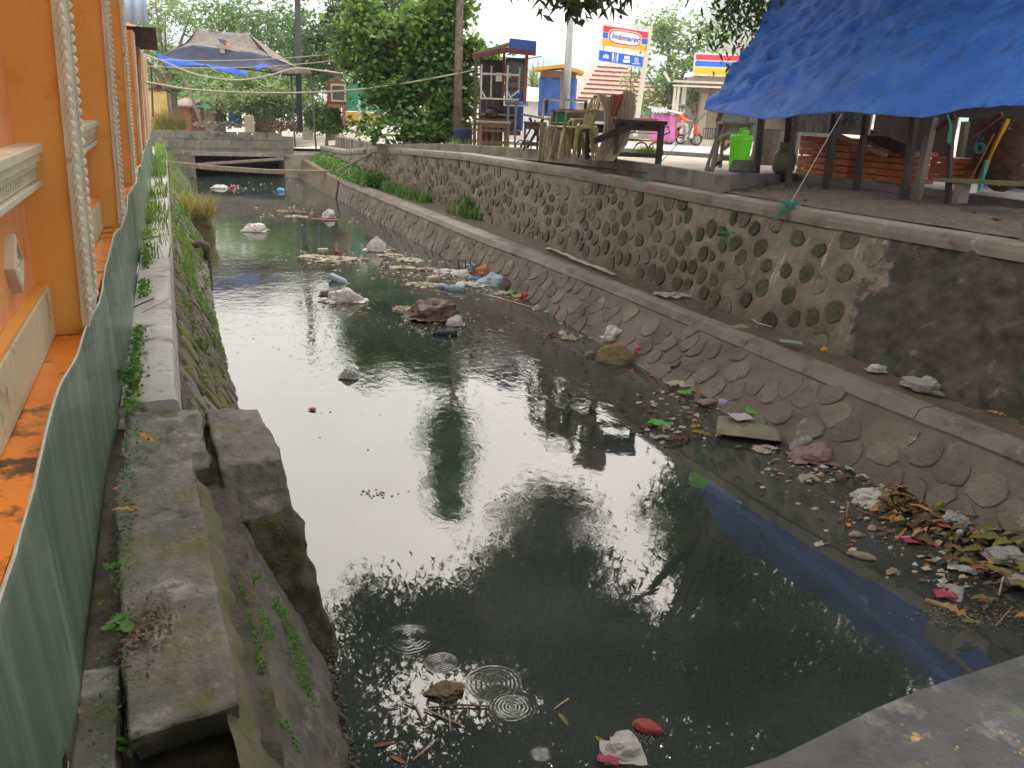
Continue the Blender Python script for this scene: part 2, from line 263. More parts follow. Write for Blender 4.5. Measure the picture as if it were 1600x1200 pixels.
# water
def water_mat():
    m, t, N = nodes('water')
    co = N('ShaderNodeTexCoord').outputs['Object']
    a = N('ShaderNodeTexNoise', {'Vector': co, 'Scale': .9, 'Detail': 4}).outputs['Fac']
    fa = N('ShaderNodeMapRange', {'Value': a, 'From Min': .35, 'From Max': .68}).outputs[0]
    col = N('ShaderNodeMix', {0: fa, 6: (.024, .034, .03, 1), 7: (.055, .064, .058, 1)}, data_type='RGBA').outputs[2]
    # ripples, stronger away from the still near reach
    sep = N('ShaderNodeSeparateXYZ', {0: co})
    far = N('ShaderNodeMapRange', {'Value': sep.outputs[1], 'From Min': 3.5, 'From Max': 9, 'To Min': .1, 'To Max': 1}).outputs[0]
    patch = N('ShaderNodeMapRange', {'Value': N('ShaderNodeTexNoise', {'Vector': co, 'Scale': .7, 'Detail': 2}).outputs['Fac'], 'From Min': .42, 'From Max': .62, 'To Min': .25, 'To Max': 1}).outputs[0]
    n1 = N('ShaderNodeTexNoise', {'Vector': N('ShaderNodeMapping', {'Vector': co, 'Scale': (1, .8, 1)}).outputs[0], 'Scale': 9, 'Detail': 4, 'Distortion': .6}).outputs['Fac']
    k = N('ShaderNodeMath', {0: far, 1: patch}, operation='MULTIPLY').outputs[0]
    h = N('ShaderNodeMath', {0: n1, 1: k}, operation='MULTIPLY').outputs[0]
    n2 = N('ShaderNodeTexNoise', {'Vector': co, 'Scale': 2.0, 'Detail': 2}).outputs['Fac']
    h = N('ShaderNodeMath', {0: n2, 1: .25, 2: h}, operation='MULTIPLY_ADD').outputs[0]
    for px, py, amp, rad in RINGS:
        p = at(px, py)
        d = N('ShaderNodeVectorMath', {0: co, 1: (p[0], p[1], 0)}, operation='DISTANCE').outputs['Value']
        d2 = N('ShaderNodeMath', {0: n1, 1: rad*.35, 2: d}, operation='MULTIPLY_ADD').outputs[0]
        s = N('ShaderNodeMath', {0: N('ShaderNodeMath', {0: d2, 1: 2*PI/(.16*rad)}, operation='MULTIPLY').outputs[0]}, operation='SINE').outputs[0]
        f = N('ShaderNodeMapRange', {'Value': d, 'From Min': rad*.55, 'From Max': rad*1.1, 'To Min': amp, 'To Max': 0}, interpolation_type='SMOOTHSTEP').outputs[0]
        h = N('ShaderNodeMath', {0: s, 1: f, 2: h}, operation='MULTIPLY_ADD').outputs[0]
    bmp = N('ShaderNodeBump', {'Height': h, 'Strength': 1.0, 'Distance': .0045}).outputs[0]
    df = N('ShaderNodeBsdfDiffuse', {'Color': col})
    gl = N('ShaderNodeBsdfGlossy', {'Color': (.97, .93, .87, 1), 'Roughness': .012, 'Normal': bmp})
    fr = N('ShaderNodeFresnel', {'IOR': 1.6, 'Normal': bmp}).outputs[0]
    fac = N('ShaderNodeMapRange', {'Value': fr, 'From Min': .055, 'From Max': .4, 'To Min': WREF, 'To Max': .55}).outputs[0]
    N('ShaderNodeOutputMaterial', {'Surface': N('ShaderNodeMixShader', {0: fac, 1: df.outputs[0], 2: gl.outputs[0]}).outputs[0]})
    return m
WREF = .155
RINGS = [(800, 1105, .22, .11), (772, 1068, .07, .14), (690, 1035, .08, .08), (545, 810, .035, .15), (845, 1178, .12, .05),
         (640, 995, .04, .15)]
M['water'] = water_mat()

# ------------------------------------------------------------------ mesh collector
class G:
    def __init__(s): s.v = []; s.f = []
    def add(s, vs, fs):
        n = len(s.v); s.v += [tuple(float(c) for c in v) for v in vs]; s.f += [tuple(n+i for i in f) for f in fs]; return s
    def box(s, x0, x1, y0, y1, z0, z1):
        return s.add([(x0, y0, z0), (x1, y0, z0), (x1, y1, z0), (x0, y1, z0), (x0, y0, z1), (x1, y0, z1), (x1, y1, z1), (x0, y1, z1)],
                     [(0, 3, 2, 1), (4, 5, 6, 7), (0, 1, 5, 4), (1, 2, 6, 5), (2, 3, 7, 6), (3, 0, 4, 7)])
    def hexa(s, p): return s.add(p, [(0, 3, 2, 1), (4, 5, 6, 7), (0, 1, 5, 4), (1, 2, 6, 5), (2, 3, 7, 6), (3, 0, 4, 7)])
    def bar(s, p, q, w=.05, t=None, up=(0, 0, 1)):
        t = t or w; p = Vector(p); q = Vector(q); d = (q-p).normalized(); u = Vector(up)
        if abs(d.dot(u)) > .95: u = Vector((0, 1, 0))
        a = d.cross(u).normalized()*w/2; b = a.cross(d).normalized()*t/2
        return s.hexa([p-a-b, p+a-b, p+a+b, p-a+b, q-a-b, q+a-b, q+a+b, q-a+b])
    def tube(s, pts, r, n=6, cap=True):
        pts = [Vector(p) for p in pts]; k = len(s.v); m = len(pts)
        rr = r if isinstance(r, (list, tuple)) else [r]*m
        for i, p in enumerate(pts):
            d = (pts[min(i+1, m-1)]-pts[max(i-1, 0)]).normalized()
            u = Vector((0, 0, 1)) if abs(d.z) < .9 else Vector((1, 0, 0))
            a = d.cross(u).normalized(); b = a.cross(d)
            for j in range(n):
                th = 2*PI*j/n; s.v.append(tuple(p+(a*math.cos(th)+b*math.sin(th))*rr[i]))
        for i in range(m-1):
            for j in range(n):
                s.f.append((k+i*n+j, k+i*n+(j+1) % n, k+(i+1)*n+(j+1) % n, k+(i+1)*n+j))
        if cap: s.f.append(tuple(k+j for j in range(n))[::-1]); s.f.append(tuple(k+(m-1)*n+j for j in range(n)))
        return s
    def lathe(s, prof, n=16, c=(0, 0, 0), axis='z'):
        k = len(s.v)
        for r, z in prof:
            for j in range(n):
                a = 2*PI*j/n; x, y = r*math.cos(a), r*math.sin(a)
                s.v.append((c[0]+x, c[1]+y, c[2]+z) if axis == 'z' else ((c[0]+z, c[1]+x, c[2]+y) if axis == 'x' else (c[0]+x, c[1]+z, c[2]+y)))
        for i in range(len(prof)-1):
            for j in range(n): s.f.append((k+i*n+j, k+i*n+(j+1) % n, k+(i+1)*n+(j+1) % n, k+(i+1)*n+j))
        s.f.append(tuple(k+j for j in range(n))[::-1]); s.f.append(tuple(k+(len(prof)-1)*n+j for j in range(n)))
        return s
    def grid(s, P):      # P: array (a, b, 3)
        P = np.asarray(P, float); a, b = P.shape[:2]; k = len(s.v); s.v += [tuple(p) for p in P.reshape(-1, 3)]
        for i in range(a-1):
            for j in range(b-1): s.f.append((k+i*b+j, k+i*b+j+1, k+(i+1)*b+j+1, k+(i+1)*b+j))
        return s
    def build(s, name, m, parent=None, label=None, cat=None, group=None, kind=None, smooth=False, loc=None, rz=0, bevel=0, solid=0):
        me = bpy.data.meshes.new(name); V = np.array(s.v, float)
        me.from_pydata(V.tolist(), [], s.f); me.update()
        return finish(me, name, m, parent, label, cat, group, kind, smooth, loc, rz, bevel, solid)
def finish(me, name, m, parent=None, label=None, cat=None, group=None, kind=None, smooth=False, loc=None, rz=0, bevel=0, solid=0):
    me.materials.append(M[m] if isinstance(m, str) else m)
    if smooth: me.polygons.foreach_set('use_smooth', [True]*len(me.polygons))
    o = bpy.data.objects.new(name, me); C.objects.link(o)
    if parent is not None: o.parent = parent
    if loc is not None: o.location = Vector([float(c) for c in loc])
    o.rotation_euler.z = rz
    if label: o['label'] = label
    if cat: o['category'] = cat
    if group: o['group'] = group
    if kind: o['kind'] = kind
    if solid:
        d = o.modifiers.new('solid', 'SOLIDIFY'); d.thickness = solid
    if bevel:
        b = o.modifiers.new('bevel', 'BEVEL'); b.width = bevel; b.segments = 2; b.limit_method = 'ANGLE'
    return o
def thing(name, label, cat, loc=(0, 0, 0), rz=0, group=None):
    o = bpy.data.objects.new(name, None); C.objects.link(o); o.empty_display_size = .1
    o.location = Vector([float(c) for c in loc]); o.rotation_euler.z = rz
    o['label'] = label; o['category'] = cat
    if group: o['group'] = group
    return o
def copy_tree(o, parent=None):
    c = o.copy(); C.objects.link(c); c.parent = parent
    for ch in [x for x in C.objects if x.parent == o]: copy_tree(ch, c)
    return c
def npmesh(name, V, F, nf=4):
    me = bpy.data.meshes.new(name); V = np.asarray(V, np.float32); F = np.asarray(F, np.int32)
    me.vertices.add(len(V)); me.vertices.foreach_set('co', V.ravel())
    me.loops.add(F.size); me.loops.foreach_set('vertex_index', F.ravel())
    me.polygons.add(len(F)); me.polygons.foreach_set('loop_start', np.arange(len(F), dtype=np.int32)*nf)
    me.update(calc_edges=True); return me
def gridmesh(name, P):
    a, b = P.shape[:2]; i = np.arange(a-1)[:, None]*b+np.arange(b-1)[None, :]
    F = np.stack([i, i+1, i+b+1, i+b], -1).reshape(-1, 4); return npmesh(name, P.reshape(-1, 3), F)
def leaves(P, size, aspect=.5, droop=.3, fold=.25, out=None):
    """one folded four-cornered leaf at each point, world coordinates"""
    n = len(P); S = size*(.65+.7*rng.random(n))[:, None]
    d = rng.normal(size=(n, 3)); d[:, 2] = d[:, 2]*.5-droop
    if out is not None: d += out
    d /= np.linalg.norm(d, axis=1, keepdims=True)
    u = rng.normal(size=(n, 3)); u[:, 2] = abs(u[:, 2])+.6
    sd = np.cross(d, u); sd /= np.linalg.norm(sd, axis=1, keepdims=True); nn = np.cross(sd, d)
    V = np.stack([P-d*S*.5, P+sd*S*aspect*.5+nn*S*fold*.3-d*S*.08, P+d*S*.5, P-sd*S*aspect*.5+nn*S*fold*.3-d*S*.08], 1).reshape(-1, 3)
    b = np.arange(n)[:, None]*4
    F = np.concatenate([b+np.array([[0, 1, 2]]), b+np.array([[0, 2, 3]])], 1).reshape(-1, 3)
    return V, F
def clumps(blobs, n, cl=.35, per=70):
    """blobs: (x, y, z, rx, ry, rz, weight); leaf points in clumps through the volume, more on the shell"""
    B = np.array(blobs, float); wgt = B[:, 6]/B[:, 6].sum(); k = max(1, n//per)
    i = rng.choice(len(B), k, p=wgt); d = rng.normal(size=(k, 3)); d /= np.linalg.norm(d, axis=1, keepdims=True)
    r = rng.random(k)**.45; c = B[i, :3]+d*r[:, None]*B[i, 3:6]
    csz = cl*(.5+1.0*rng.random(k))
    P = np.repeat(c, per, 0)+rng.normal(size=(k*per, 3))*np.repeat(csz, per)[:, None]*np.array([1, 1, .55])
    O = np.repeat(d, per, 0)*.5
    return P, O
def foliage(name, blobs, n, size, m, parent, cl=.35, per=70, aspect=.5, droop=.3, kind=None, keep=None):
    P, O = clumps(blobs, n, cl, per)
    if keep is not None:
        k = keep(P); P, O = P[k], O[k]
    V, F = leaves(P, size, aspect, droop, out=O)
    return finish(npmesh(name, V, F, 3), name, m, parent, kind=kind)
def blades(P, h, lean=.35, wd=.008):
    n = len(P); H = h*(.5+.9*rng.random(n))[:, None]; a = rng.random(n)*2*PI
    dr = np.stack([np.cos(a), np.sin(a), 0*a], 1); sd = np.stack([-np.sin(a), np.cos(a), 0*a], 1)*wd
    L = lean*(.3+rng.random(n))[:, None]*H; up = np.array([[0, 0, 1.0]])
    V = np.stack([P-sd, P+sd, P+dr*L*.35+up*H*.6+sd*.7, P+dr*L*.35+up*H*.6-sd*.7, P+dr*L+up*H*.95], 1).reshape(-1, 3)
    b = np.arange(n)[:, None]*5
    F = np.concatenate([b+np.array([[0, 1, 2]]), b+np.array([[0, 2, 3]]), b+np.array([[3, 2, 4]])], 1).reshape(-1, 3)
    return V, F

# ------------------------------------------------------------------ lines of the canal (Y -> X)
ZB, ZK = .56, 1.74                      # berm and coping heights
def _i(*t):
    ys, xs = t[0::2], t[1::2]
    return lambda y: np.interp(np.asarray(y, float), ys, xs)
xw = _i(-5, 4.86, 3, 4.84, 3.9, 4.8, 4.6, 4.72, 5.3, 4.6, 6.5, 4.55, 7.4, 4.54, 10.5, 4.6, 13.9, 4.48, 18.4, 4.38, 27, 4.22, 34, 4.2)     # water edge, right
xg = _i(-5, 5.22, 3.3, 5.2, 5, 5.09, 8.2, 5.03, 10.7, 4.91, 13.1, 4.72, 21, 4.42, 34, 4.3)                            # foot of the capping
xc = _i(-5, 5.38, 3.5, 5.36, 5.2, 5.31, 7.2, 5.25, 11.1, 5.12, 15.4, 4.95, 21, 4.7, 34, 4.5)                         # inner edge of the capping
xf = _i(-5, 5.7, 9, 5.69, 12.2, 5.6, 17.2, 5.45, 22, 5.0, 34, 4.8)                                                   # foot of the retaining wall
xk = _i(-5, 6.35, 4.5, 6.25, 6.3, 6.03, 8.4, 5.94, 11.7, 5.86, 16, 5.5, 21.5, 5.08, 34, 4.9)                         # face of its coping
zk = _i(-5, 1.74, 12, 1.74, 16, 1.72, 21.5, 1.55, 26, 1.2, 34, 1.0)
xlw = _i(-5, .47, 2.7, .47, 4.5, .52, 5, .42, 7.4, .37, 10.3, .36, 14.8, .44, 27, .57, 34, .6)                       # water edge, left
xl = _i(-5, .07, 2, .06, 2.7, .04, 3.7, -.02, 4.9, -.085, 34, -.075)                                                 # edge of the left coping
Y1 = 30.0                                # the far bridge
# ================================================================== SETTING
# water
X0, X1 = -1.0, 7.0
G().grid([[(X0, -3, 0), (X1, -3, 0)], [(X0, Y1+3, 0), (X1, Y1+3, 0)]]).build('water', 'water', kind='structure')
# ground: one sheet round the canal, out to the horizon
def strip_ground():
    g = G()
    ys = sorted(set([-300, -60, -10, -3, 0, 2, 4, 6, 8, 9, 9.9, 10, 12, 14, 16, 18, 20, 22, 24, 26, 28, Y1, 32, 35, 40, 50, 70, 120, 300, 900, 2300]))
    yc = [y for y in ys if -3 <= y <= Y1]
    right = [lambda y: float(xk(y))+.2, lambda y: 7.2, lambda y: 8.5, lambda y: 8.6, lambda y: 12, lambda y: 18, lambda y: 30, lambda y: 60, lambda y: 200, lambda y: 2300]
    def zr(x, y):
        if x < 8.55 and y < 9.95: return ZK-.12
        if x < 7.1: return min(gz(x, y), float(zk(y))+(.1 if y < 20 else 0))
        return gz(x, y)
    g.grid([[(f(y), y, zr(f(y), y)) for f in right] for y in yc])
    g.add([(6.15, 8.34, 1.9), (8.6, 9.87, 1.86), (8.6, 10.1, 1.852), (6.15, 10.1, 1.9)], [(0, 1, 2, 3)])
    g.add([(6.15, 10.1, 1.9), (8.6, 10.1, 1.852), (8.6, 12, 1.81), (6.15, 12, 1.85)], [(0, 1, 2, 3)])
    left = [-2300, -200, -40, -8, -2, -.4]
    g.grid([[(x, y, .96 if x > -1 else 1.0) for x in left] for y in yc])
    mid = left+[0, 1, 2, 3, 4, 5.1, 7.2, 8.7, 12, 18, 30, 60, 200, 2300]
    g.grid([[(x, y, gz(max(x, 0), y)-.0) for x in mid] for y in ys if y >= Y1+.7])
    g.grid([[(x, y, .9) for x in mid] for y in ys if y <= -3])
    return g
strip_ground().build('ground', 'ground', kind='structure')
# canal bed
G().grid([[(-1, -3, -.5), (7, -3, -.5)], [(-1, Y1+3, -.5), (7, Y1+3, -.5)]]).build('canal_bed', 'wall_mud', kind='structure')
# dirt verge behind the near coping
a = np.linspace(-2, 9.85, 170); b = np.linspace(0, 1, 42)
P = np.zeros((170, 42, 3)); P[..., 1] = a[:, None]; xx0 = xk(a)+.19
P[..., 0] = xx0[:, None]+(8.6-xx0)[:, None]*b[None]
P[..., 2] = ZK+.015+.05*vnoise(P*[1, 1, 0], 2.2, 3, 3)*np.minimum(1, b*4)[None]+.03*np.minimum(1, b*3)[None]+.012*vnoise(P*[1, 1, 0], 14, 5, 2)
finish(gridmesh('dirt_verge', P), 'dirt_verge', 'dirt', kind='structure', smooth=True)
# road beyond the stalls, with its kerb
ra, rb = pg(1000, 239.5), pg(1110, 247); rd = (rb-ra)[:2]/np.linalg.norm((rb-ra)[:2]); rn = np.array([-rd[1], rd[0]]); rn = rn if rn[0] > 0 else -rn
def rp_(s, t, dz=0): p = ra[:2]+rd*s+rn*t; return (p[0], p[1], gz(*p)+dz)
G().grid([[rp_(s, t, .02) for t in np.linspace(.2, 11, 12)] for s in np.linspace(-60, 30, 90)]).build('road', 'road', kind='structure')
g = G()
for s in np.arange(-30, 24, 1.0): g.hexa([rp_(s, 0, -.05), rp_(s+.97, 0, -.05), rp_(s+.97, .16, -.05), rp_(s, .16, -.05), rp_(s, 0, .1), rp_(s+.97, 0, .1), rp_(s+.97, .16, .1), rp_(s, .16, .1)])
g.build('road_kerb', 'kerb', kind='structure')
# distant hills
def hills():
    n = 90; D = 1600; g = []
    prof = [(600, 175), (700, 140), (780, 110), (818, 88), (845, 86), (870, 92), (893, 98), (905, 100), (922, 95), (940, 99), (965, 112), (1010, 122), (1080, 130), (1200, 125), (1400, 120), (1700, 110)]
    px = np.linspace(500, 1800, n); py = np.interp(px, [p[0] for p in prof], [p[1] for p in prof])
    rows = []
    for k, t in enumerate(np.linspace(0, 1, 14)):
        r = []
        for x, y in zip(px, py):
            top = atD(x, y, D); q = top.copy(); q[:2] += (top[:2]/np.linalg.norm(top[:2]))*(-500*(1-t)); h = top[2]+4
            q[2] = -4+h*t**1.25; q[2] += 14*float(vnoise(np.array([q[0], q[1], 0]), .012, 2, 3))*t*(1-t)*3; r.append(q)
        rows.append(r)
    back = [p+np.array([p[0], p[1], 0])*.25 for p in rows[-1]]
    for p in back: p[2] = -5
    rows.append(back)
    finish(gridmesh('hills', np.array(rows)), 'hills', 'hill', kind='structure', smooth=True)
hills()

# ------------------------------------------------------------------ stones set in walls
def cell(p, pts, R):
    poly = [(R*math.cos(a), R*math.sin(a)) for a in np.linspace(0, 2*PI, 11)[:-1]]
    poly = [(p[0]+x, p[1]+y) for x, y in poly]
    for q in pts:
        if q is p: continue
        mx_, my_ = (p[0]+q[0])/2, (p[1]+q[1])/2; nx, ny = q[0]-p[0], q[1]-p[1]; out = []
        for i in range(len(poly)):
            a, b = poly[i], poly[(i+1) % len(poly)]
            da = (a[0]-mx_)*nx+(a[1]-my_)*ny; db = (b[0]-mx_)*nx+(b[1]-my_)*ny
            if da <= 0: out.append(a)
            if (da < 0) != (db < 0): t = da/(da-db); out.append((a[0]+(b[0]-a[0])*t, a[1]+(b[1]-a[1])*t))
        poly = out
        if len(poly) < 3: return None
    return poly
def round_poly(poly, k=10, gap=.02, sm=.5):
    c = np.mean(poly, 0); P = np.array(poly)-c; ang = np.arctan2(P[:, 1], P[:, 0]); o = np.argsort(ang); P = P[o]
    # resample by rays, then smooth
    out = []
    for i in range(k):
        th = 2*PI*i/k; d = np.array([math.cos(th), math.sin(th)]); best = 0
        for j in range(len(P)):
            a, b = P[j], P[(j+1) % len(P)]; e = b-a; den = d[0]*e[1]-d[1]*e[0]
            if abs(den) < 1e-9: continue
            t = (a[0]*e[1]-a[1]*e[0])/den; u = (a[0]*d[1]-a[1]*d[0])/den
            if t > 0 and -1e-6 <= u <= 1+1e-6: best = max(best, t)
        out.append(best)
    r = np.array(out); r = r*(1-sm)+sm*(np.roll(r, 1)+np.roll(r, -1))/2
    r = np.maximum(r-gap, .02)
    return c, [(c[0]+r[i]*math.cos(2*PI*i/k), c[1]+r[i]*math.sin(2*PI*i/k)) for i in range(k)], r.mean()
def stone_geo(S, ring, c, h, tilt, dip=.03):
    """S(u, v, n) -> point; ring in (u, v)"""
    k = len(ring); vs = []; 
    for lvl, (s, n) in enumerate(((1.0, -dip), (.975, h*.5), (.88, h))):
        for (u, v) in ring:
            uu, vv = c[0]+(u-c[0])*s, c[1]+(v-c[1])*s
            vs.append(S(uu+(rnd.uniform(-.006, .006) if lvl else 0), vv+(rnd.uniform(-.006, .006) if lvl else 0), n+(tilt[0]*(uu-c[0])+tilt[1]*(vv-c[1]) if lvl else 0)+(rnd.uniform(-.006, .006) if lvl else 0)))
    vs.append(S(c[0], c[1], h*1.05+rnd.uniform(-.004, .006)))
    fs = []
    for l in range(2):
        for j in range(k): fs.append((l*k+j, l*k+(j+1) % k, (l+1)*k+(j+1) % k, (l+1)*k+j))
    for j in range(k): fs.append((2*k+j, 2*k+(j+1) % k, 3*k))
    return vs, fs
def scatter(u0, u1, v0, v1, d, grow=0):
    pts = []; nu = int((u1-u0)/d); nv = max(1, int((v1-v0)/d))
    for i in range(nu):
        for j in range(nv):
            pts.append((u0+(i+.5+rnd.uniform(-.3, .3)+(.5 if j % 2 else 0))*(u1-u0)/nu, v0+(j+.5+rnd.uniform(-.22, .22))*(v1-v0)/nv))
    return pts
def set_stones(S, pts, parent, m, h, gap, R, names='stone', keep=None, limit=300, sm=.5, order=None, shrink=None):
    cells = []
    for p in pts:
        if keep and not keep(p): continue
        near = [q for q in pts if q is not p and abs(q[0]-p[0]) < 2.4*R and abs(q[1]-p[1]) < 2.4*R]
        c = cell(p, near, R)
        if c is None: continue
        c0, ring, r = round_poly(c, 10, gap if shrink is None else gap+shrink(p), sm)
        if r > .03: cells.append((c0, ring, p))
    cells.sort(key=order or (lambda c: c[0][0]))
    far = G()
    for i, (c0, ring, p) in enumerate(cells):
        vs, fs = stone_geo(S, ring, c0, h*rnd.uniform(.6, 1.3), (rnd.uniform(-.06, .06), rnd.uniform(-.06, .06)))
        mm = m(c0) if callable(m) else m
        if i < limit: G().add(vs, fs).build(names, mm, parent, smooth=False)
        else: far.add(vs, fs)
    if far.v: far.build('far_'+names+'s', m(cells[-1][0]) if callable(m) else m, parent, kind='stuff')
    return cells
def surf(lo, zlo, hi, zhi):
    """sloping wall: u = Y, v = 0 at the foot .. 1 at the head in metres along the slope"""
    def S(u, v, n=0.0):
        x0, x1 = float(lo(u)), float(hi(u)); z0 = float(zlo(u)) if callable(zlo) else zlo; z1 = float(zhi(u)) if callable(zhi) else zhi
        L = math.hypot(x1-x0, z1-z0); t = v/L; nx, nz = -(z1-z0)/L, (x1-x0)/L
        if nz < 0 and lo is xlw: nx, nz = -nx, -nz
        return (x0+(x1-x0)*t+nx*n, u, z0+(z1-z0)*t+nz*n)
    return S
def wallgrid(name, S, u0, u1, v0, v1, du, dv, disp, m, parent):
    us = np.arange(u0, u1+du, du); vs = np.linspace(v0, v1, int((v1-v0)/dv)+1)
    P = np.array([[S(u, v, 0) for v in vs] for u in us]); Q = np.array([[S(u, v, 1) for v in vs] for u in us])
    N = Q-P; UV = np.stack(np.meshgrid(us, vs, indexing='ij'), -1)
    P = P+N*disp(UV, P)[..., None]
    return finish(gridmesh(name, P), name, m, parent, smooth=True)

# ---- right: sloping stone revetment with its capping beam
rev = thing('stone_revetment', 'sloping grey stone revetment with a smooth capping beam along the right edge', 'embankment')
SR = surf(xw, -.0, xg, ZB-.07)
def SR2(u, v, n=0.0): return SR(u, v, n)
def len_r(u): return math.hypot(float(xg(u)-xw(u)), ZB-.07)
def disp_r(UV, P):
    return .008*vnoise(P, 9, 1, 3)-.004
us = np.arange(.8, Y1, .05); P = np.array([[SR(u, t_*len_r(u), 0) for t_ in np.linspace(-.3, 1.03, 26)] for u in us]); P[..., 2] += .014*vnoise(P, 9, 1, 3)-.004; P[..., 0] -= .008*vnoise(P, 14, 3, 2)
finish(gridmesh('mortar_face', P), 'mortar_face', 'slope_mortar', rev, smooth=True)
# the face must end at the capping: clip by building stones only inside it
pts = []
for _ in range(9000):
    q = (rnd.uniform(1.6, 24), rnd.uniform(.0, 1.0)); dd = .15+.07*abs(math.sin(q[0]*2.3+q[1]*7))
    if all((q[0]-r_[0])**2+(q[1]-r_[1])**2 > dd*dd for r_ in pts): pts.append(q)
set_stones(SR, pts, rev, 'slope_stone', .012, .006, .16, keep=lambda p: .02 < p[1] < len_r(p[0])-.07 and not (rnd.random() < .08), limit=295, sm=.15)
# capping beam: rounded kerb of several castings
yb = [0.0, 2.3, 4.2, 6.2, 8.4, 10.6, 13, 15.5, 18, 21, 24, 27, Y1]
for i in range(len(yb)-1):
    g = G(); ys = np.linspace(yb[i]+.004, yb[i+1]-.004, 9); P = []
    for y in ys:
        a, b = float(xg(y))-.035, float(xc(y)); j = rnd.uniform(-.004, .004)
        P.append([(a+.02, y, ZB-.16), (a, y, ZB-.085+j), (a+.05, y, ZB-.012+j), (a+.1, y, ZB+j), (b-.03, y, ZB+j), (b, y, ZB-.02), (b, y, ZB-.12)])
    g.grid(P); g.f.append(tuple(range(7))); g.f.append(tuple(len(ys)*7-7+k for k in range(7)))
    g.build('capping', 'curb', rev, smooth=False)
# berm channel
a = np.linspace(0, Y1, 300); b = np.linspace(0, 1, 9); P = np.zeros((300, 9, 3)); P[..., 1] = a[:, None]
P[..., 0] = (xc(a)-.03)[:, None]+(xf(a)+.1-xc(a))[:, None]*b[None]
P[..., 2] = ZB-.05+.02*vnoise(P, 3, 4, 3)+.05*(np.clip(b-.6, 0, 1))[None]
finish(gridmesh('berm', P), 'berm', 'berm_mud', kind='structure', smooth=True)

# ---- right: tall retaining wall
rw = thing('retaining_wall', 'tall rubble-stone retaining wall with a pale coping along the right bank below the stalls', 'wall')
SW = surf(xf, ZB-.06, xk, lambda u: float(zk(u))-.13)
def hw(u): return math.hypot(float(xk(u)-xf(u)), float(zk(u))-.13-ZB+.06)
wpts = []
for _ in range(9000):
    q = (rnd.uniform(5.75, Y1-2), rnd.uniform(.05, 1.12)); dd = .135+.09*abs(math.sin(q[0]*3.7+q[1]*9))+(.07 if q[0] < 7.6 else 0)
    if all((q[0]-r_[0])**2+(q[1]-r_[1])**2 > dd*dd for r_ in wpts): wpts.append(q)
def wkeep(p): return p[1] < hw(p[0])-.06
WP = np.array([p for p in wpts if wkeep(p)]); WR = {}
for p in wpts: WR[p] = rnd.uniform(.045, .085)
def disp_w(UV, P):
    d = .022*vnoise(P, 3, 2, 3)+.01*vnoise(P, 12, 3, 3)
    muddy = np.clip((5.9-UV[..., 0])/.8+.5*vnoise(P, 2.5, 8, 2), 0, 1)
    d = d+muddy*(.09*vnoise(P, 4, 5, 4)+.06*vnoise(P, 13, 6, 3))
    if len(WP):
        for (pu, pv) in WP:
            m_ = (abs(UV[..., 0]-pu) < .2); 
            if not m_.any(): continue
            i = np.where(m_.any(1))[0]; sl_ = slice(i[0], i[-1]+1)
            rr = np.hypot(UV[sl_, :, 0]-pu, UV[sl_, :, 1]-pv); rr = rr*(1+.35*vnoise(P[sl_], 9, 4, 2)); d[sl_] -= .03*np.clip(1-(rr/(.085+.04*abs(math.sin(pu*13))))**3, 0, 1)
    return d
us0 = 0.3
def wall_piece(nm, u0, u1, du, dv, m):
    us = np.arange(u0, u1+du*.5, du); nv = int(1.25/dv)+1; P = np.zeros((len(us), nv, 3)); N = np.zeros_like(P); UV = np.zeros((len(us), nv, 2))
    for i, u in enumerate(us):
        L = hw(u); q0 = np.array(SW(u, 0)); q1 = np.array(SW(u, L)); n = np.array(SW(u, 0, 1))-q0; t = np.linspace(0, 1, nv)
        P[i] = q0+(q1-q0)*t[:, None]; N[i] = n; UV[i, :, 0] = u; UV[i, :, 1] = t*L
    P += N*disp_w(UV, P)[..., None]
    return finish(gridmesh(nm, P), nm, m, rw, smooth=True)
wall_piece('mortar_face', .3, 12.0, .022, .025, 'wall_face'); wall_piece('mortar_face', 12.0, Y1, .06, .05, 'wall_face')
def wm(c): return 'moss_stone' if c[0] < 8.6 and rnd.random() < .75 else ('moss_stone' if c[0] < 10.5 and rnd.random() < .3 else 'wall_stone')
cells = set_stones(SW, wpts, rw, wm, .004, .018, .15, keep=wkeep, limit=290, sm=.12, shrink=lambda p: rnd.uniform(0, .04)+(.012 if p[0] < 8 else 0))
# coping of the wall, in castings
yb = [0.2, 2.0, 3.9, 5.45, 7.4, 9.3, 11.2, 13.2, 15.4, 17.6, 19.6, 21.4, 24, 27, Y1]
for i in range(len(yb)-1):
    ys = np.linspace(yb[i]+.002, yb[i+1]-.002, 12); P = []
    for y in ys:
        x, z = float(xk(y)), float(zk(y)); j = .012*float(vnoise(np.array([x, y, z]), 3, 9, 3)); e = .02*float(vnoise(np.array([x, y, z]), 7, 2, 3))
        P.append([(x+.1, y, z-.16), (x-.035+j, y, z-.135+e*.4), (x-.045+j, y, z-.07), (x-.04+j, y, z-.015), (x-.02+j, y, z), (x+.2, y, z+.004+j*.3), (x+.22, y, z-.2)])
    g = G().grid(P); g.f.append(tuple(range(7))); g.f.append(tuple(len(ys)*7-7+k for k in range(7)))
    g.build('coping', 'coping' if yb[i] > 5 else 'wall_mud' if yb[i] > 1.9 and i != 2 else 'coping', rw, smooth=False)

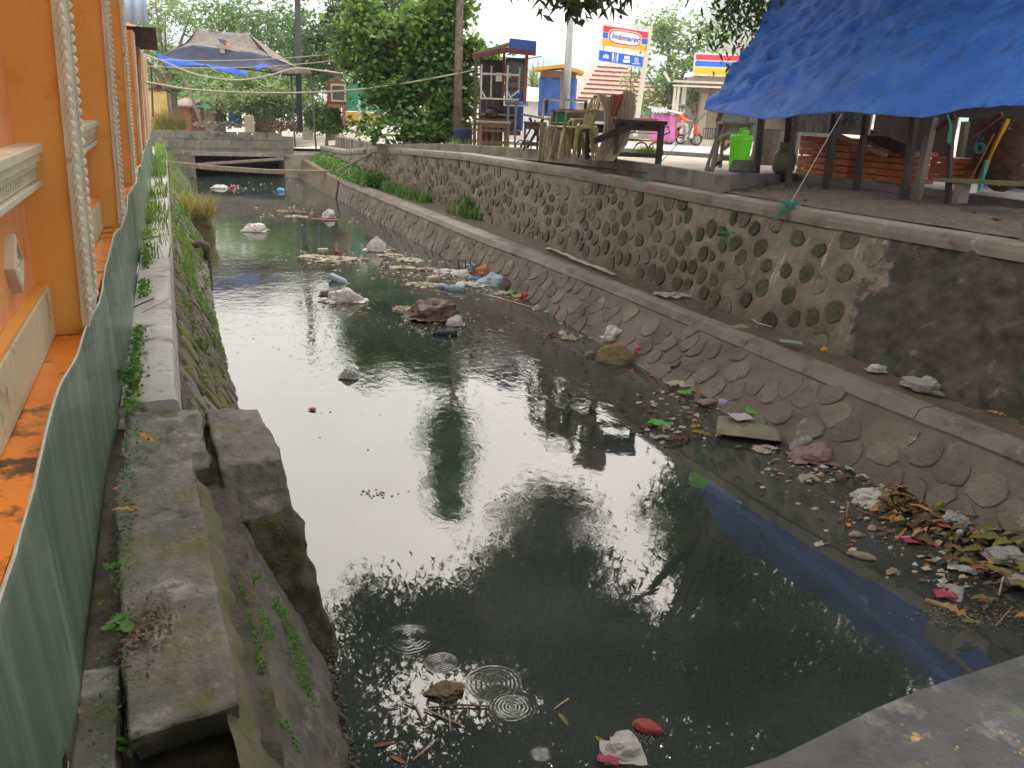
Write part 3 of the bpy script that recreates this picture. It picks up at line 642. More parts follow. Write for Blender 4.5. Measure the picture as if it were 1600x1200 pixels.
# ---- kerb of the terrace
tk = thing('terrace_kerb', 'low grey concrete kerb under the stalls, turning a corner by the green drum', 'kerb')
kl = [(4.98, 21.5, 1.60), (5.55, 17.5, 1.83), (5.98, 14.2, 1.93), (6.12, 11.5, 1.955), (6.12, 8.3, 1.955), (8.5, 9.8, 1.87), (8.52, 7.9, 1.88), (8.5, 0, 1.86)]
for i in range(len(kl)-1):
    p, q = np.array(kl[i]), np.array(kl[i+1]); L = np.linalg.norm(q-p); n = max(1, int(round(L/.62))) if i < 4 else 2
    d = (q-p)/L; nn = np.array([-d[1], d[0], 0]); nn = nn/np.linalg.norm(nn)*(.11)
    if i < 4 or i > 4: nn = nn if nn[0] > 0 else -nn
    else: nn = nn if nn[1] > 0 else -nn
    for k in range(n):
        a, b = p+d*(L*k/n+.003), p+d*(L*(k+1)/n-.003); lo = np.array([0, 0, 1])
        A = [a*[1, 1, 0]+lo*1.4, b*[1, 1, 0]+lo*1.4, (b+nn)*[1, 1, 0]+lo*1.4, (a+nn)*[1, 1, 0]+lo*1.4, a, b, b+nn, a+nn]
        G().hexa(A).build('kerb_block', 'kerb', tk, bevel=.008)

# ---- left: coping ledge and bank
lb = thing('canal_bank_wall', 'left canal wall with a smooth pale concrete ledge and a weedy stone slope below it', 'wall')
yb = [4.62, 6.3, 8.4, 10.9, 13.6, 16.5, 20, 24, Y1]
for i in range(len(yb)-1):
    ys = np.linspace(yb[i], yb[i+1]-.006, 14); P = []
    for y in ys:
        x = float(xl(y)); q = np.array([x, y, 1.]); j = .006*float(vnoise(q, 4, 1, 3)); k = .03*float(vnoise(q, 9, 3, 3)) if (y == ys[0] and i == 0) else 0
        P.append([(-.42, y+k, .86), (-.36, y-k, .985+j), (-.2, y+k, 1.0+j*2), (x-.02, y-k*.5, 1.0+j), (x, y+k, .985), (x+.02+j, y, .86), (x+.03, y, .78)])
    g = G().grid(P); g.f.append(tuple(range(7))); g.f.append(tuple(len(ys)*7-7+k for k in range(7)))
    g.build('ledge', 'concrete_pale', lb)
SL = surf(xlw, -.02, lambda y: xl(y)+.03, .82)
wallgrid('mortar_face', SL, 4.6, Y1, -.2, .955, .05, .05, lambda UV, P: .012*vnoise(P, 6, 7, 3)-.006, 'bank', lb)
pts = scatter(4.75, 22, .0, .9, .2)
set_stones(SL, pts, lb, lambda c: 'slope_stone' if rnd.random() < .6 else 'concrete_moss', .024, .012, .16, keep=lambda p: .02 < p[1] < .84, limit=260, sm=.6)

# near bank slope, under the broken blocks
def near_bank():
    ys = np.linspace(.7, 4.75, 130); ts = np.linspace(-.25, 1, 46); P = np.zeros((130, 46, 3))
    for i, y in enumerate(ys):
        x0, x1 = float(xlw(y)), (.055-.078*(y-1.98)/1.8)-.035 if y < 3.72 else .03; zt__ = .975 if y < 3.72 else .7
        tt_ = ts+.10*np.sin(PI*np.clip(ts, 0, 1)); P[i, :, 0] = x0+(x1-x0)*ts; P[i, :, 1] = y; P[i, :, 2] = tt_*zt__
    d = .035*vnoise(P, 4, 3, 3)+.03*vnoise(P, 13, 4, 3)
    P[..., 0] += d*np.clip(1.25-ts, 0, 1)[None]; P[..., 2] += d*.35
    finish(gridmesh('bank_face', P), 'bank_face', 'bank_mossy', nb, smooth=True)
nb = thing('near_bank', 'rough mossy bank sloping from the broken concrete blocks into the near water', 'embankment')
near_bank()
# rubble bottom behind and between the blocks
a = np.linspace(.6, 4.8, 120); b = np.linspace(-.45, .16, 26); P = np.zeros((120, 26, 3)); P[..., 1] = a[:, None]; P[..., 0] = b[None]
P[..., 2] = .84+.035*vnoise(P, 5, 6, 3)+.02*vnoise(P, 18, 6, 3)-.45*np.clip((2.0-P[..., 1])*5, 0, 1)*np.clip((P[..., 0]+.22)*12, 0, 1)
finish(gridmesh('bank_rubble', P), 'bank_rubble', 'bank', kind='structure', smooth=True)

def rough_block(name, top, bot, m, noise=.012, n=18, seed=1, parent=None, **kw):
    """eight corners (top: 4 going round, bot: 4) as one weathered block"""
    T, B = np.array(top, float), np.array(bot, float); g = []
    def face(c0, c1, c2, c3, nu, nv):
        u = np.linspace(0, 1, nu)[:, None, None]; v = np.linspace(0, 1, nv)[None, :, None]
        return (c0*(1-u)+c1*u)*(1-v)+(c3*(1-u)+c2*u)*v
    cen = (T.mean(0)+B.mean(0))/2; bm = bmesh.new()
    for F in (face(T[0], T[1], T[2], T[3], n, n), face(B[3], B[2], B[1], B[0], n, n), *[face(B[i], B[(i+1) % 4], T[(i+1) % 4], T[i], n, n) for i in range(4)]):
        vs = [[bm.verts.new(F[i, j]) for j in range(n)] for i in range(n)]
        for i in range(n-1):
            for j in range(n-1): bm.faces.new((vs[i][j], vs[i+1][j], vs[i+1][j+1], vs[i][j+1]))
    bmesh.ops.remove_doubles(bm, verts=bm.verts, dist=1e-4)
    # round the edges: pull in vertices close to two faces
    bm.normal_update()
    V = np.array([v.co[:] for v in bm.verts]); Nn = np.array([v.normal[:] for v in bm.verts])
    d = noise*vnoise(V, 7, seed, 4)+noise*.6*vnoise(V, 25, seed+1, 3)
    edge = np.clip(1-np.abs(Nn).max(1), 0, 1)
    d = d-edge*noise*1.6*(1+.9*vnoise(V, 16, seed+5, 2))
    V = V+Nn*d[:, None]
    for v, c in zip(bm.verts, V): v.co = c
    me = bpy.data.meshes.new(name); bm.to_mesh(me); bm.free()
    return finish(me, name, m, parent, smooth=True, **kw)
rough_block('concrete_block', [(-.235, 1.93, 1.0), (.055, 1.98, 1.0), (-.02, 3.78, 1.0), (-.345, 3.66, .99)], [(-.2, 2.32, .45), (.04, 2.34, .45), (.03, 3.8, .5), (-.34, 3.68, .5)], 'concrete_old', .012, 40, 3,
            label='long weathered grey slab nearest the camera, mossy along its right edge', cat='concrete block', group='broken concrete blocks of the left bank')
rough_block('concrete_block', [(-.33, 3.76, .93), (.06, 3.82, .93), (.04, 4.6, .945), (-.33, 4.6, .96)], [(-.33, 3.76, .6), (.08, 3.84, .6), (.05, 4.6, .6), (-.33, 4.6, .6)], 'concrete_old', .03, 26, 8,
            label='dark crumbling lower slab between the long near slab and the pale ledge', cat='concrete block', group='broken concrete blocks of the left bank')
rough_block('concrete_block', [(.095, 3.74, .955), (.385, 3.76, .95), (.345, 4.5, .95), (.06, 4.55, .955)], [(.12, 3.66, .68), (.42, 3.7, .66), (.37, 4.5, .6), (.06, 4.55, .6)], 'concrete_old', .016, 28, 12,
            label='square grey concrete block standing out over the water beside the lower slab', cat='concrete block', group='broken concrete blocks of the left bank')
rough_block('rock_footing', [(.02, 3.7, .7), (.43, 3.62, .67), (.39, 4.5, .65), (.02, 4.5, .7)], [(.1, 3.3, -.2), (.62, 3.35, -.2), (.5, 4.6, -.2), (.1, 4.6, -.2)], 'bank', .05, 26, 15, label='lumpy dark footing rising out of the water under the square block', cat='rock')
rough_block('stone_strip', [(-.375, 1.2, .92), (-.255, 1.2, .93), (-.27, 2.38, .93), (-.385, 2.38, .94)], [(-.375, 1.2, .6), (-.25, 1.2, .6), (-.265, 2.4, .6), (-.385, 2.4, .6)], 'concrete_old', .022, 26, 21, label='narrow rough stone strip squeezed between the green sheet and the long near slab', cat='stone')
# dark pebbles and snails along the near waterline
n = 1500; y = .8+rng.random(n)*4.2; P = np.stack([np.array(xlw(y))+.012+rng.normal(size=n)*.014, y, rng.random(n)*.05-.012], 1)
def pebbles(P, r0, r1):
    T = np.array([[1, 0, 0], [-1, 0, 0], [0, 1, 0], [0, -1, 0], [0, 0, 1], [0, 0, -1]], float); F = np.array([[0, 2, 4], [2, 1, 4], [1, 3, 4], [3, 0, 4], [2, 0, 5], [1, 2, 5], [3, 1, 5], [0, 3, 5]])
    r = (r0+(r1-r0)*rng.random(len(P)))[:, None, None]; J = 1+.5*(rng.random((len(P), 6, 1))-.5)
    V = (P[:, None, :]+T[None]*r*J*[1, 1, .7]).reshape(-1, 3); return V, (np.arange(len(P))[:, None, None]*6+F[None]).reshape(-1, 3)
V, F = pebbles(P, .006, .016); finish(npmesh('pebbles', V, F, 3), 'pebbles', 'pebble', kind='stuff')

# ---- near parapet of the bridge the picture is taken from
rough_block('bridge_parapet', [(-.6, .1, 1.9), (6.5, .7, 1.9), (6.5, 1.06, 1.9), (-.6, .485, 1.9)], [(-.6, .1, 1.2), (6.5, .7, 1.2), (6.5, 1.04, 1.2), (-.6, .46, 1.2)], 'parapet', .016, 90, 31,
            label='grey stone parapet top with yellow lichen spots in the bottom right corner', cat='parapet')
G().box(-.6, 7, -3, .6, .9, 1.15).build('bridge_deck', 'concrete_old', kind='structure')

# ---- far bridge
fb = thing('road_bridge', 'low stained concrete bridge closing the far end of the canal over a dark opening', 'bridge')
def yb_(px, py): return atY(px, py, Y1)
zt = float(yb_(350, 207)[2]); zt2 = float(yb_(457, 214)[2])
xr_ = float(yb_(458, 214)[0]); xl_ = -.5
op = [yb_(304, 240), yb_(444, 246)]; zb_ = float(op[0][2])-.02; xo0, xo1 = float(op[0][0]), float(op[1][0])
G().hexa([(xl_, Y1, zb_+.1), (xr_, Y1, zb_+.05), (xr_, Y1+.25, zb_+.05), (xl_, Y1+.25, zb_+.1), (xl_, Y1, zt), (xr_, Y1, zt2), (xr_, Y1+.25, zt2), (xl_, Y1+.25, zt)]).build('parapet', 'bridge_stained', fb)
G().box(-.5, xo0, Y1-.12, Y1+4, -.5, zb_+.1).build('abutment', 'concrete_old', fb)
G().box(xo1, 6.5, Y1-.12, Y1+4, -.5, zb_+.05).build('abutment', 'wall_mortar', fb)
G().box(xo0-.1, xo1+.1, Y1-.2, Y1+4, zb_-.03, zb_+.09).build('deck_beam', 'coping', fb)
G().box(xo0, xo1, Y1+1.8, Y1+1.9, -.4, zb_).build('back_wall', 'hollow_shade', fb)  # near-black sheet standing in for the shade inside the bridge opening
for k in range(9):   # faint blocks of the parapet face
    for r in range(2):
        x = xl_+.1+(xr_-xl_-.2)*(k+.5*(r % 2)*.9)/9; ww = (xr_-xl_)/9-.06
        if x+ww < xr_: G().box(x, x+ww, Y1-.018, Y1+.02, zb_+.2+.29*r, zb_+.2+.29*r+.26).build('block', 'bridge_stained', fb, bevel=.01)
tp = np.linspace(0, 1, 24); 
def wood(name, pts, w_, t_, m, label, cat, **k):
    g = G(); 
    for p, q in zip(pts[:-1], pts[1:]): g.bar(p, q, w_, t_)
    return g.build(name, m, label=label, cat=cat, **k)
Yp = 25.5
pl = [atY(245, 253, Yp), atY(330, 262, Yp), atY(420, 268, Yp), atY(588, 271, Yp)]
wood('plank', pl, .14, .12, 'wood_grey', 'long sagging grey timber spanning the whole canal in front of the far bridge', 'plank')
wood('plank', [atY(308, 257, Y1-1), atY(443, 248, Y1-1)], .12, .08, 'wood_grey', 'shorter pale plank leaning across the dark bridge opening', 'plank')
wood('bamboo_pole', [atY(526, 268, 24.5), atY(594, 231, 22)], .055, .055, 'wood_grey', 'thin grey pole slanting up from the long timber to the top of the right wall', 'pole')
# ================================================================== LEFT: orange wall and green sheet
ob = thing('orange_wall', 'bright orange wall with a row of white-edged pillars above the green sheet on the left', 'wall')
XS = -.39
ys = np.linspace(.4, 24, 420); zs = np.linspace(0, 1, 16); P = np.zeros((420, 16, 3))
for i, y in enumerate(ys):
    top = 1.645+.014*math.sin(y*2.3)+.012*math.sin(y*5.1+1)+(.03*math.exp(-((y-2.9)/.3)**2)); bot = .93+.02*math.sin(y*3.7)+(.16*math.exp(-((y-1.82)/.09)**2))
    P[i, :, 0] = XS+.012*math.sin(y*1.9)*zs+.02*(1-zs)*math.sin(y*1.2+.6)+.02*(1-zs); P[i, :, 1] = y; P[i, :, 2] = bot+(top-bot)*zs
P[..., 0] += .004*vnoise(P*[1, 1, .3], 6, 3, 2)
gs = thing('green_sheet', 'long green painted metal sheet with a wavy pale top edge below the orange wall', 'sheet')
finish(gridmesh('sheet', P), 'sheet', 'green_sheet', gs, smooth=True, solid=.004)
G().tube([tuple(P[i, 15]+np.array([.002, 0, .001])) for i in range(0, 420, 2)], .0045, 5).build('rim', 'edge_white', gs)
G().box(-.9, XS-.008, .2, 24, 1.0, 1.628).build('ledge', 'orange_ledge', ob)
G().box(-.9, -.50, .2, 24, 1.629, 1.84).build('plinth', 'beige_plinth', ob, bevel=.006)
G().box(-.9, -.505, .2, 24, 1.841, 1.856).build('plinth_top', 'orange', ob)
G().box(-.9, -.545, .2, 24, 1.857, 4.6).build('panel', 'peach', ob)
G().box(-.95, -.55, .2, 24, 4.6, 4.75).build('wall_top', 'orange', ob)
# carved cap band
for (z0, z1, x) in ((2.235, 2.26, -.475), (2.262, 2.275, -.49), (2.31, 2.33, -.48), (2.332, 2.365, -.468), (2.366, 2.40, -.455)):
    G().box(-.545, x, .2, 24, z0, z1).build('band', 'white_trim', ob, bevel=.004)
g = G()
for k in range(520): y = .4+k*.045; g.box(-.545, -.487, y, y+.026, 2.276, 2.309)
g.build('dentils', 'white_trim', ob, kind='stuff')
py_ = [.75, 3.74, 6.9, 10.1, 13.3, 16.5, 19.7, 22.6]
def bead(r): 
    return G().lathe([(r*.35, -r*1.7), (r*.9, -r), (r, 0), (r*.9, r), (r*.35, r*1.7)], 7)
lean = .03
for i, y0 in enumerate(py_):
    y1 = y0+.36; zt_ = 3.42 if i > 3 else 4.3
    xr0, xr1 = XS+.018, XS+.018+lean*(zt_-1.63)
    pil = G().hexa([(-.56, y0, 1.63), (xr0-.012, y0, 1.63), (xr0-.012, y1, 1.63), (-.56, y1, 1.63), (-.56, y0, zt_), (xr1-.012, y0, zt_), (xr1-.012, y1, zt_), (-.56, y1, zt_)]).build('pillar', 'orange', ob)
    G().hexa([(xr0-.012, y0+.03, 1.66), (xr0, y0+.03, 1.66), (xr0, y1-.03, 1.66), (xr0-.012, y1-.03, 1.66), (xr1-.012, y0+.03, zt_), (xr1, y0+.03, zt_), (xr1, y1-.03, zt_), (xr1-.012, y1-.03, zt_)]).build('facing', 'white_trim', pil)
    for yy in (y0+.0, y1-.0):
        g = G(); nb_ = 62 if i < 5 else 34; 
        for k in range(nb_):
            z = 1.70+(zt_-1.72)*k/nb_; x = xr0+lean*(z-1.63); r = .0125; h2 = (zt_-1.72)/nb_
            c = math.sin(k*2.1)*.002
            # overlapping rope leaf
            g.add([(x-.01, yy-.02, z), (x+.014+c, yy-.012, z+h2*.25), (x+.02, yy+.004, z+h2*.6), (x+.012, yy+.022, z+h2*.9), (x-.01, yy+.026, z+h2), (x-.012, yy, z+h2*.6),
                   (x+.004, yy+.02, z+h2*.1), (x+.004, yy-.022, z+h2*.95)], [(0, 1, 7), (1, 2, 7), (2, 3, 7), (3, 4, 7), (0, 6, 1), (1, 6, 2), (2, 6, 3), (3, 6, 4), (0, 7, 5), (4, 5, 7), (0, 5, 6), (4, 6, 5)])
        g.hexa([(xr0-.025, yy-.016, 1.66), (xr0+.004, yy-.016, 1.66), (xr0+.004, yy+.018, 1.66), (xr0-.025, yy+.018, 1.66), (xr1-.025, yy-.016, zt_), (xr1+.004, yy-.016, zt_), (xr1+.004, yy+.018, zt_), (xr1-.025, yy+.018, zt_)])
        g.build('rope_moulding', 'white_trim', pil)
    G().lathe([(.005, 0), (.02, .012), (.026, .05), (.02, .075), (.012, .085)], 10, (xr0+.004, (y0+y1)/2-.05, 1.70)).build('scroll_foot', 'white_trim', pil)
# square relief tiles on the panels between pillars
for i, yc_ in enumerate([3.25, 5.4, 8.6]):
    zc = 2.02
    c = np.array([-.545, yc_, zc]); R_ = .105
    def tq(r, x): return [(x, yc_-r, zc), (x, yc_, zc-r), (x, yc_+r, zc), (x, yc_, zc+r)]
    g = G(); a, b, d_ = tq(R_, -.545), tq(R_, -.515), tq(R_*.78, -.512); e_ = tq(R_*.74, -.53)
    g.add(a+b+d_+e_, [(k, (k+1) % 4, 4+(k+1) % 4, 4+k) for k in range(4)]+[(4+k, 4+(k+1) % 4, 8+(k+1) % 4, 8+k) for k in range(4)]+[(8+k, 8+(k+1) % 4, 12+(k+1) % 4, 12+k) for k in range(4)]+[(12, 13, 14, 15)])
    fr_ = g.build('relief_tile', 'white_trim', ob)
    g = G()
    for k in range(7):
        a_ = k*2*PI/6; rr = .034 if k < 6 else 0
        g.lathe([(.002, .012), (.012, .009), (.017, 0)], 7, (-.53, yc_+rr*math.cos(a_), zc+rr*math.sin(a_)), 'x')
    g.build('carving', 'white_trim', fr_)
# blue corrugated eave further along the wall
er = thing('corrugated_eave', 'pale blue corrugated roof edge with dark underside jutting past the orange pillars', 'roof')
xs_ = np.linspace(-2.6, -.12, 70)
P = np.array([[(x, 15.0+t*2.4, 3.62+t*1.35+.025*math.sin(x*2*PI/.17)) for t in (0, .5, 1)] for x in xs_]) if False else np.array([[(x, 15.0+t*1.0, 3.62+t*1.35+.02*math.sin(x*2*PI/.15)) for t in (0, .5, 1)] for x in xs_])
finish(gridmesh('roof_sheet', P), 'roof_sheet', 'corrugated_blue', er, smooth=True, solid=.01)
G().box(-2.6, -.02, 15.3, 17.5, 3.36, 3.60).build('fascia', 'dark_wood', er)
G().box(-2.6, -1.0, 15.4, 17.4, 1.0, 3.36).build('gable_wall', 'orange', er)

# ================================================================== FAR LEFT
def part(g, name, m, t, **k): return g.build(name, m, t, **k)
def here(px, py, D, rz=RZ):
    p = atD(px, py, D); return p
def sD(D): return D/CF      # metres in one pixel of the photograph at depth D
# yellow plastered stub wall with a slate cap
p = atD(258, 214, 29); s = sD(29)
t = thing('gate_pillar', 'squat yellow plastered pillar with a dark overhanging cap by the far end of the orange wall', 'pillar', p, RZ)
G().box(-.42, .28, -.2, .4, -.2, 1.55).build('body', 'yellow_wall', t, bevel=.015); G().box(.28, .4, -.15, .4, -.2, 1.5).build('side_pier', 'coping', t)
g = G(); [g.box(-.5+.09*k, -.41+.09*k+.004, -.27+.02*(k % 2), .45, 1.55+.02*math.sin(k), 1.62+.02*math.sin(k)) for k in range(11)]; g.build('cap', 'wall_stone', t)
# red cordyline on it
def tuft(px, py, D, n, L, w_, m, label, cat, name, rz=0, spread=.9, group=None):
    p = atD(px, py, D); g = G()
    for k in range(n):
        a = rnd.uniform(0, 2*PI); el = rnd.uniform(.35, 1.45); l = L*rnd.uniform(.6, 1.1); pts = []
        for j in range(6):
            q = j/5; r = l*q*math.cos(el)*spread; z = l*q*math.sin(el)-l*.35*q*q*math.cos(el); pts.append((r*math.cos(a), r*math.sin(a), z))
        ww = [w_*x for x in (.5, .9, 1, .8, .45, .05)]; sx, sy = -math.sin(a), math.cos(a)
        g.grid([[(x-sx*v, y-sy*v, z), (x, y, z-v*.3), (x+sx*v, y+sy*v, z)] for (x, y, z), v in zip(pts, ww)])
    return g.build(name, m, label=label, cat=cat, group=group, loc=p)
tuft(249, 142, 29, 16, .65, .05, 'cordyline', 'spiky dark red plant growing on top of the yellow pillar', 'plant', 'cordyline_plant')
# brown shed walls, green sheet, blue barrel under the trees
def wall_bit(name, x0, y0, x1, y1, D, m, label, cat='hut', th=1.5, roof=None):
    p = atD((x0+x1)/2, y1, D); s = sD(D); w_ = (x1-x0)*s; h = (y1-y0)*s
    t = thing(name, label, cat, p, RZ)
    G().box(-w_/2, w_/2, 0, th, -.6, h).build('wall', m, t, bevel=.02)
    if roof: G().hexa([(-w_/2-.15, -.3, h), (w_/2+.15, -.3, h), (w_/2+.15, th, h+.3), (-w_/2-.15, th, h+.3), (-w_/2-.15, -.3, h+.06), (w_/2+.15, -.3, h+.06), (w_/2+.15, th, h+.36), (-w_/2-.15, th, h+.36)]).build('roof', roof, t)
    return t, w_, h
wall_bit('brown_hut', 276, 168, 299, 190, 33, 'red_brown', 'small brown shed wall half hidden behind the yellow pillar', roof='wood_grey')
t, w_, h = wall_bit('lean_to', 306, 172, 334, 186, 36, 'wood_grey', 'low grey boarded lean-to with a bright green sheet on its roof', roof='green_paint')
p = atD(369, 197, 34); s = sD(34)
t = thing('blue_barrel', 'dented blue water barrel standing under the trees beyond the bridge', 'barrel', p, RZ)
G().lathe([(.22, 0), (.25, .04), (.25, .3), (.265, .32), (.25, .34), (.25, .6), (.2, .68), (.02, .7)], 16).build('body', 'blue_paint', t, smooth=True)
G().tube([(-.2, 0, .62), (-.12, 0, .85), (.1, 0, .85), (.2, 0, .62)], .03, 6).build('handle', 'blue_paint', t)
# bare leaning pole, fence stakes, debris heaps, white block
wood('leaning_pole', [atD(315, 193, 32), atD(290, 126, 32)], .09, .09, 'wood_grey', 'pale bare pole leaning left among the far trees', 'pole')
for k, (px, top, bt, lab) in enumerate([(339, 150, 194, 'tallest and leftmost dark stake in the shade beyond the bridge'), (346, 158, 194, 'dark stake second from the left beyond the bridge'), (352, 160, 195, 'dark stake third from the left beyond the bridge'), (360, 165, 195, 'shortest dark stake, right next to the blue barrel')]):
    wood('fence_stake', [atD(px, bt, 34), atD(px+rnd.uniform(-3, 3), top, 34)], .12, .1, 'dark_wood', lab, 'stake', group='stakes in the shade beyond the bridge')
def heap(px, py, D, w_, h, n, m, name, label, cat, long=.25):
    p = atD(px, py, D); g = G()
    for k in range(n):
        a = rnd.uniform(0, 2*PI); r = w_*math.sqrt(rnd.random()); q = (r*math.cos(a), r*math.sin(a)*.6, h*(1-(r/w_)**1.5)*rnd.uniform(.2, 1)); th = rnd.uniform(0, PI); l = long*rnd.uniform(.4, 1)
        g.bar((q[0]-l*math.cos(th), q[1]-l*math.sin(th)*.7, q[2]-rnd.uniform(-.1, .12)), (q[0]+l*math.cos(th), q[1]+l*math.sin(th)*.7, q[2]+rnd.uniform(-.05, .1)), rnd.uniform(.02, .06), rnd.uniform(.01, .05))
    return g.build(name, m, label=label, cat=cat, loc=p)
heap(404, 206, 31.5, .45, .45, 120, 'straw_litter', 'brush_heap', 'rounded heap of dry brown twigs behind the bridge parapet', 'heap')
heap(445, 203, 31.5, .7, .35, 150, 'straw_litter', 'debris_heap', 'tan heap of dry leaves and rubbish near the tent legs', 'heap')
heap(345, 196, 32.5, 1.2, .12, 160, 'rubble', 'rubble', 'low spread of pale rubble along the far roadside', 'rubble', .1)
for (px, py, w_, h, lab) in ((390, 200, .35, .45, 'small whitewashed block beside the heap of dry twigs'), (481, 210, .42, .42, 'stout cream block standing between the tent legs')):
    t = thing('stone_block', lab, 'block', atD(px, py, 31), RZ+.3); G().box(-w_/2, w_/2, -.15, .2, -.2, h).build('body', 'cream', t, bevel=.03)
# blade grass on the bridge corner, on the ledge
def grass(name, pts, h, m, label, lean=.5, wd=.008, kind='stuff'):
    V, F = blades(np.array(pts), h, lean, wd); o = finish(npmesh(name, V, F, 3), name, m, kind=kind)
    return o
P = np.array([atD(px, py, 28.5) for px, py in zip(rng.uniform(240, 290, 500), rng.uniform(203, 222, 500))]); P[:, 2] -= .1
grass('dry_grass', P, .75, 'grass_dry', '', .6, .02)
n = 3000; y = 9+rng.random(n)**1.3*20; x = -.34+rng.random(n)**1.6*.26
keep = (rng.random(n) < np.clip((y-9.5)/4, .12, 1)) & (vnoise(np.stack([x*2, y, 0*y], 1), 1.7, 3, 3) > -.12); P = np.stack([x, y, 1+0*x], 1)[keep]; grass('ledge_grass', P, .19, 'grass', '', .7, .007)
n = 2600; y = 4.4+rng.random(n)*8; x = -.345+abs(rng.normal(size=n))*.035; k = (vnoise(np.stack([y*0, y, y*0], 1), 1.6, 3, 2) > -.15); P = np.stack([x, y, 1+0*x], 1)[k]
V, F = leaves(P+rng.random((len(P), 3))*[.03, 0, .06], .03, .7, .0); finish(npmesh('ledge_weeds', V, F, 3), 'ledge_weeds', 'weed', kind='stuff')
# weeds and tufts on the left stone slope
def slope_pts(n, y0, y1, lo=.1, hi=.95, thr=.15, seed=5):
    y = y0+rng.random(n)*(y1-y0); t = lo+rng.random(n)*(hi-lo); x = np.array(xlw(y))*(1-t)+np.array(xl(y)+.03)*t; P = np.stack([x+.02, y, t*.9], 1)
    k = vnoise(P, 2.4, seed, 3) > thr; return P[k]
P = slope_pts(16000, 4.6, 26, thr=.12); V, F = leaves(P+rng.random((len(P), 3))*.03, .034, .45, .1); finish(npmesh('slope_weeds', V, F, 3), 'slope_weeds', 'weed', kind='stuff')
P = slope_pts(2200, 8.5, 28, .2, 1, .1, 9); grass('slope_grass', P, .16, 'grass', '', .8, .007)
P = slope_pts(9000, 2.1, 3.9, .35, .95, .18, 4); V, F = leaves(P+rng.random((len(P), 3))*.015, .014, .6, 0); finish(npmesh('moss_tufts', V, F, 3), 'moss_tufts', 'weed', kind='stuff')
# grassy clump standing out from the bank, root stump
def clump(px, py, z, r, n, lf, m, label, name='weed_clump', cat='weeds', asp=.6, flat=.6, up=.1, group=None, per=14, grass_n=0):
    p = at(px, py, z); Q, O = clumps([(0, 0, r*flat*.6+up, r, r, r*flat, 1)], n, r*.28, per); V, F = leaves(Q, lf, asp, .1, out=O)
    t = thing(name, label, cat, p, 0, group); finish(npmesh('leaves', V, F, 3), 'leaves', m, t)
    g = G()
    for k in range(6): q = Q[rnd.randrange(len(Q))]; g.tube([(0, 0, -.02), tuple(q*.5+np.array([.01, 0, .02])), tuple(q)], [.006, .004, .002], 4)
    g.build('stems', 'grass', t)
    return t
rough_block('bank_boulder', [(.0, 17.0, .5), (.62, 17.0, .42), (.66, 18.2, .4), (0, 18.2, .5)], [(0, 16.9, -.1), (.75, 16.9, -.1), (.8, 18.4, -.1), (0, 18.4, -.1)], 'concrete_moss', .07, 16, 41, label='mossy boulder jutting into the water at the far left bank', cat='boulder')
P = np.stack([rng.uniform(.0, .75, 900), rng.uniform(16.9, 18.3, 900), rng.uniform(.3, .45, 900)], 1); grass('boulder_grass', P, .3, 'grass_dry', '', 1.0, .008)
sp = [at(300, 384, .35), at(313, 380, .42), at(322, 384, .36), at(324, 402, .05)]
g = G().tube([tuple(q) for q in sp], [.05, .06, .065, .055], 8).tube([tuple(sp[0]), tuple(at(303, 392, .1))], [.04, .03], 6); g.build('root_stump', 'bark', label='gnarled stump bending over the water from the left bank', cat='stump', smooth=True)
clump(312, 338, .25, .13, 420, .035, 'clover', 'green weed bunch overhanging the water above the gnarled stump')
clump(205, 615, 1.0, .07, 260, .022, 'clover', 'small green tuft at the near end of the pale ledge', group=None)
clump(315, 560, .45, .10, 300, .025, 'weed', 'leafy weeds on the left slope just before the square block')
clump(398, 765, .62, .13, 500, .022, 'clover', 'fern-like green clump in the gap below the square block', flat=.45)
clump(390, 940, .6, .05, 260, .014, 'weed', 'little fern tuft on the mossy side of the long slab')
# seedling with rounded leaves
def round_plant(px, py, z, n, R_, lf, label, m='clover'):
    t = thing('seedling', label, 'plant', at(px, py, z))
    for k in range(n):
        a = rnd.uniform(0, 2*PI); r = R_*math.sqrt(rnd.random()); h = rnd.uniform(.2, 1)*R_*.9; c = Vector((r*math.cos(a), r*math.sin(a), h)); tx, ty = rnd.uniform(-.5, .5), rnd.uniform(-.5, .5)
        ring = [(c.x+lf*math.cos(b)*(1+.12*math.cos(2*b)), c.y+lf*math.sin(b), c.z+lf*(tx*math.cos(b)+ty*math.sin(b))) for b in np.linspace(0, 2*PI, 10)[:-1]]
        G().add(ring+[(c.x, c.y, c.z-lf*.15)], [(i, (i+1) % 9, 9) for i in range(9)]).build('leaf', m, t)
        G().tube([(0, 0, 0), (c.x*.4, c.y*.4, h*.7), tuple(c)], .0018, 4).build('stem', 'grass', t)
round_plant(188, 985, 1.0, 9, .035, .02, 'bright round-leaved seedling sprouting beside the green sheet on the near slab')
round_plant(210, 1165, .9, 14, .035, .012, 'trailing little round leaves at the near foot of the long slab')
round_plant(180, 890, .98, 10, .03, .010, 'pale sprig of small leaves creeping over the left edge of the slab')
n = 500; P = np.stack([rng.normal(-.29, .025, n), 1.7+rng.random(n)*2.6, 0*rng.random(n)+1.0], 1); V, F = leaves(P+rng.random((n, 3))*[.02, 0, .02], .015, .7, 0); finish(npmesh('gap_weeds', V, F, 3), 'gap_weeds', 'clover', kind='stuff')
n = 300; P = np.stack([rng.normal(-.19, .04, n), rng.normal(2.42, .09, n), 0*rng.random(n)+1.005], 1); V, F = leaves(P, .018, .5, 0); finish(npmesh('moss_litter', V, F, 3), 'moss_litter', 'straw_litter', kind='stuff')
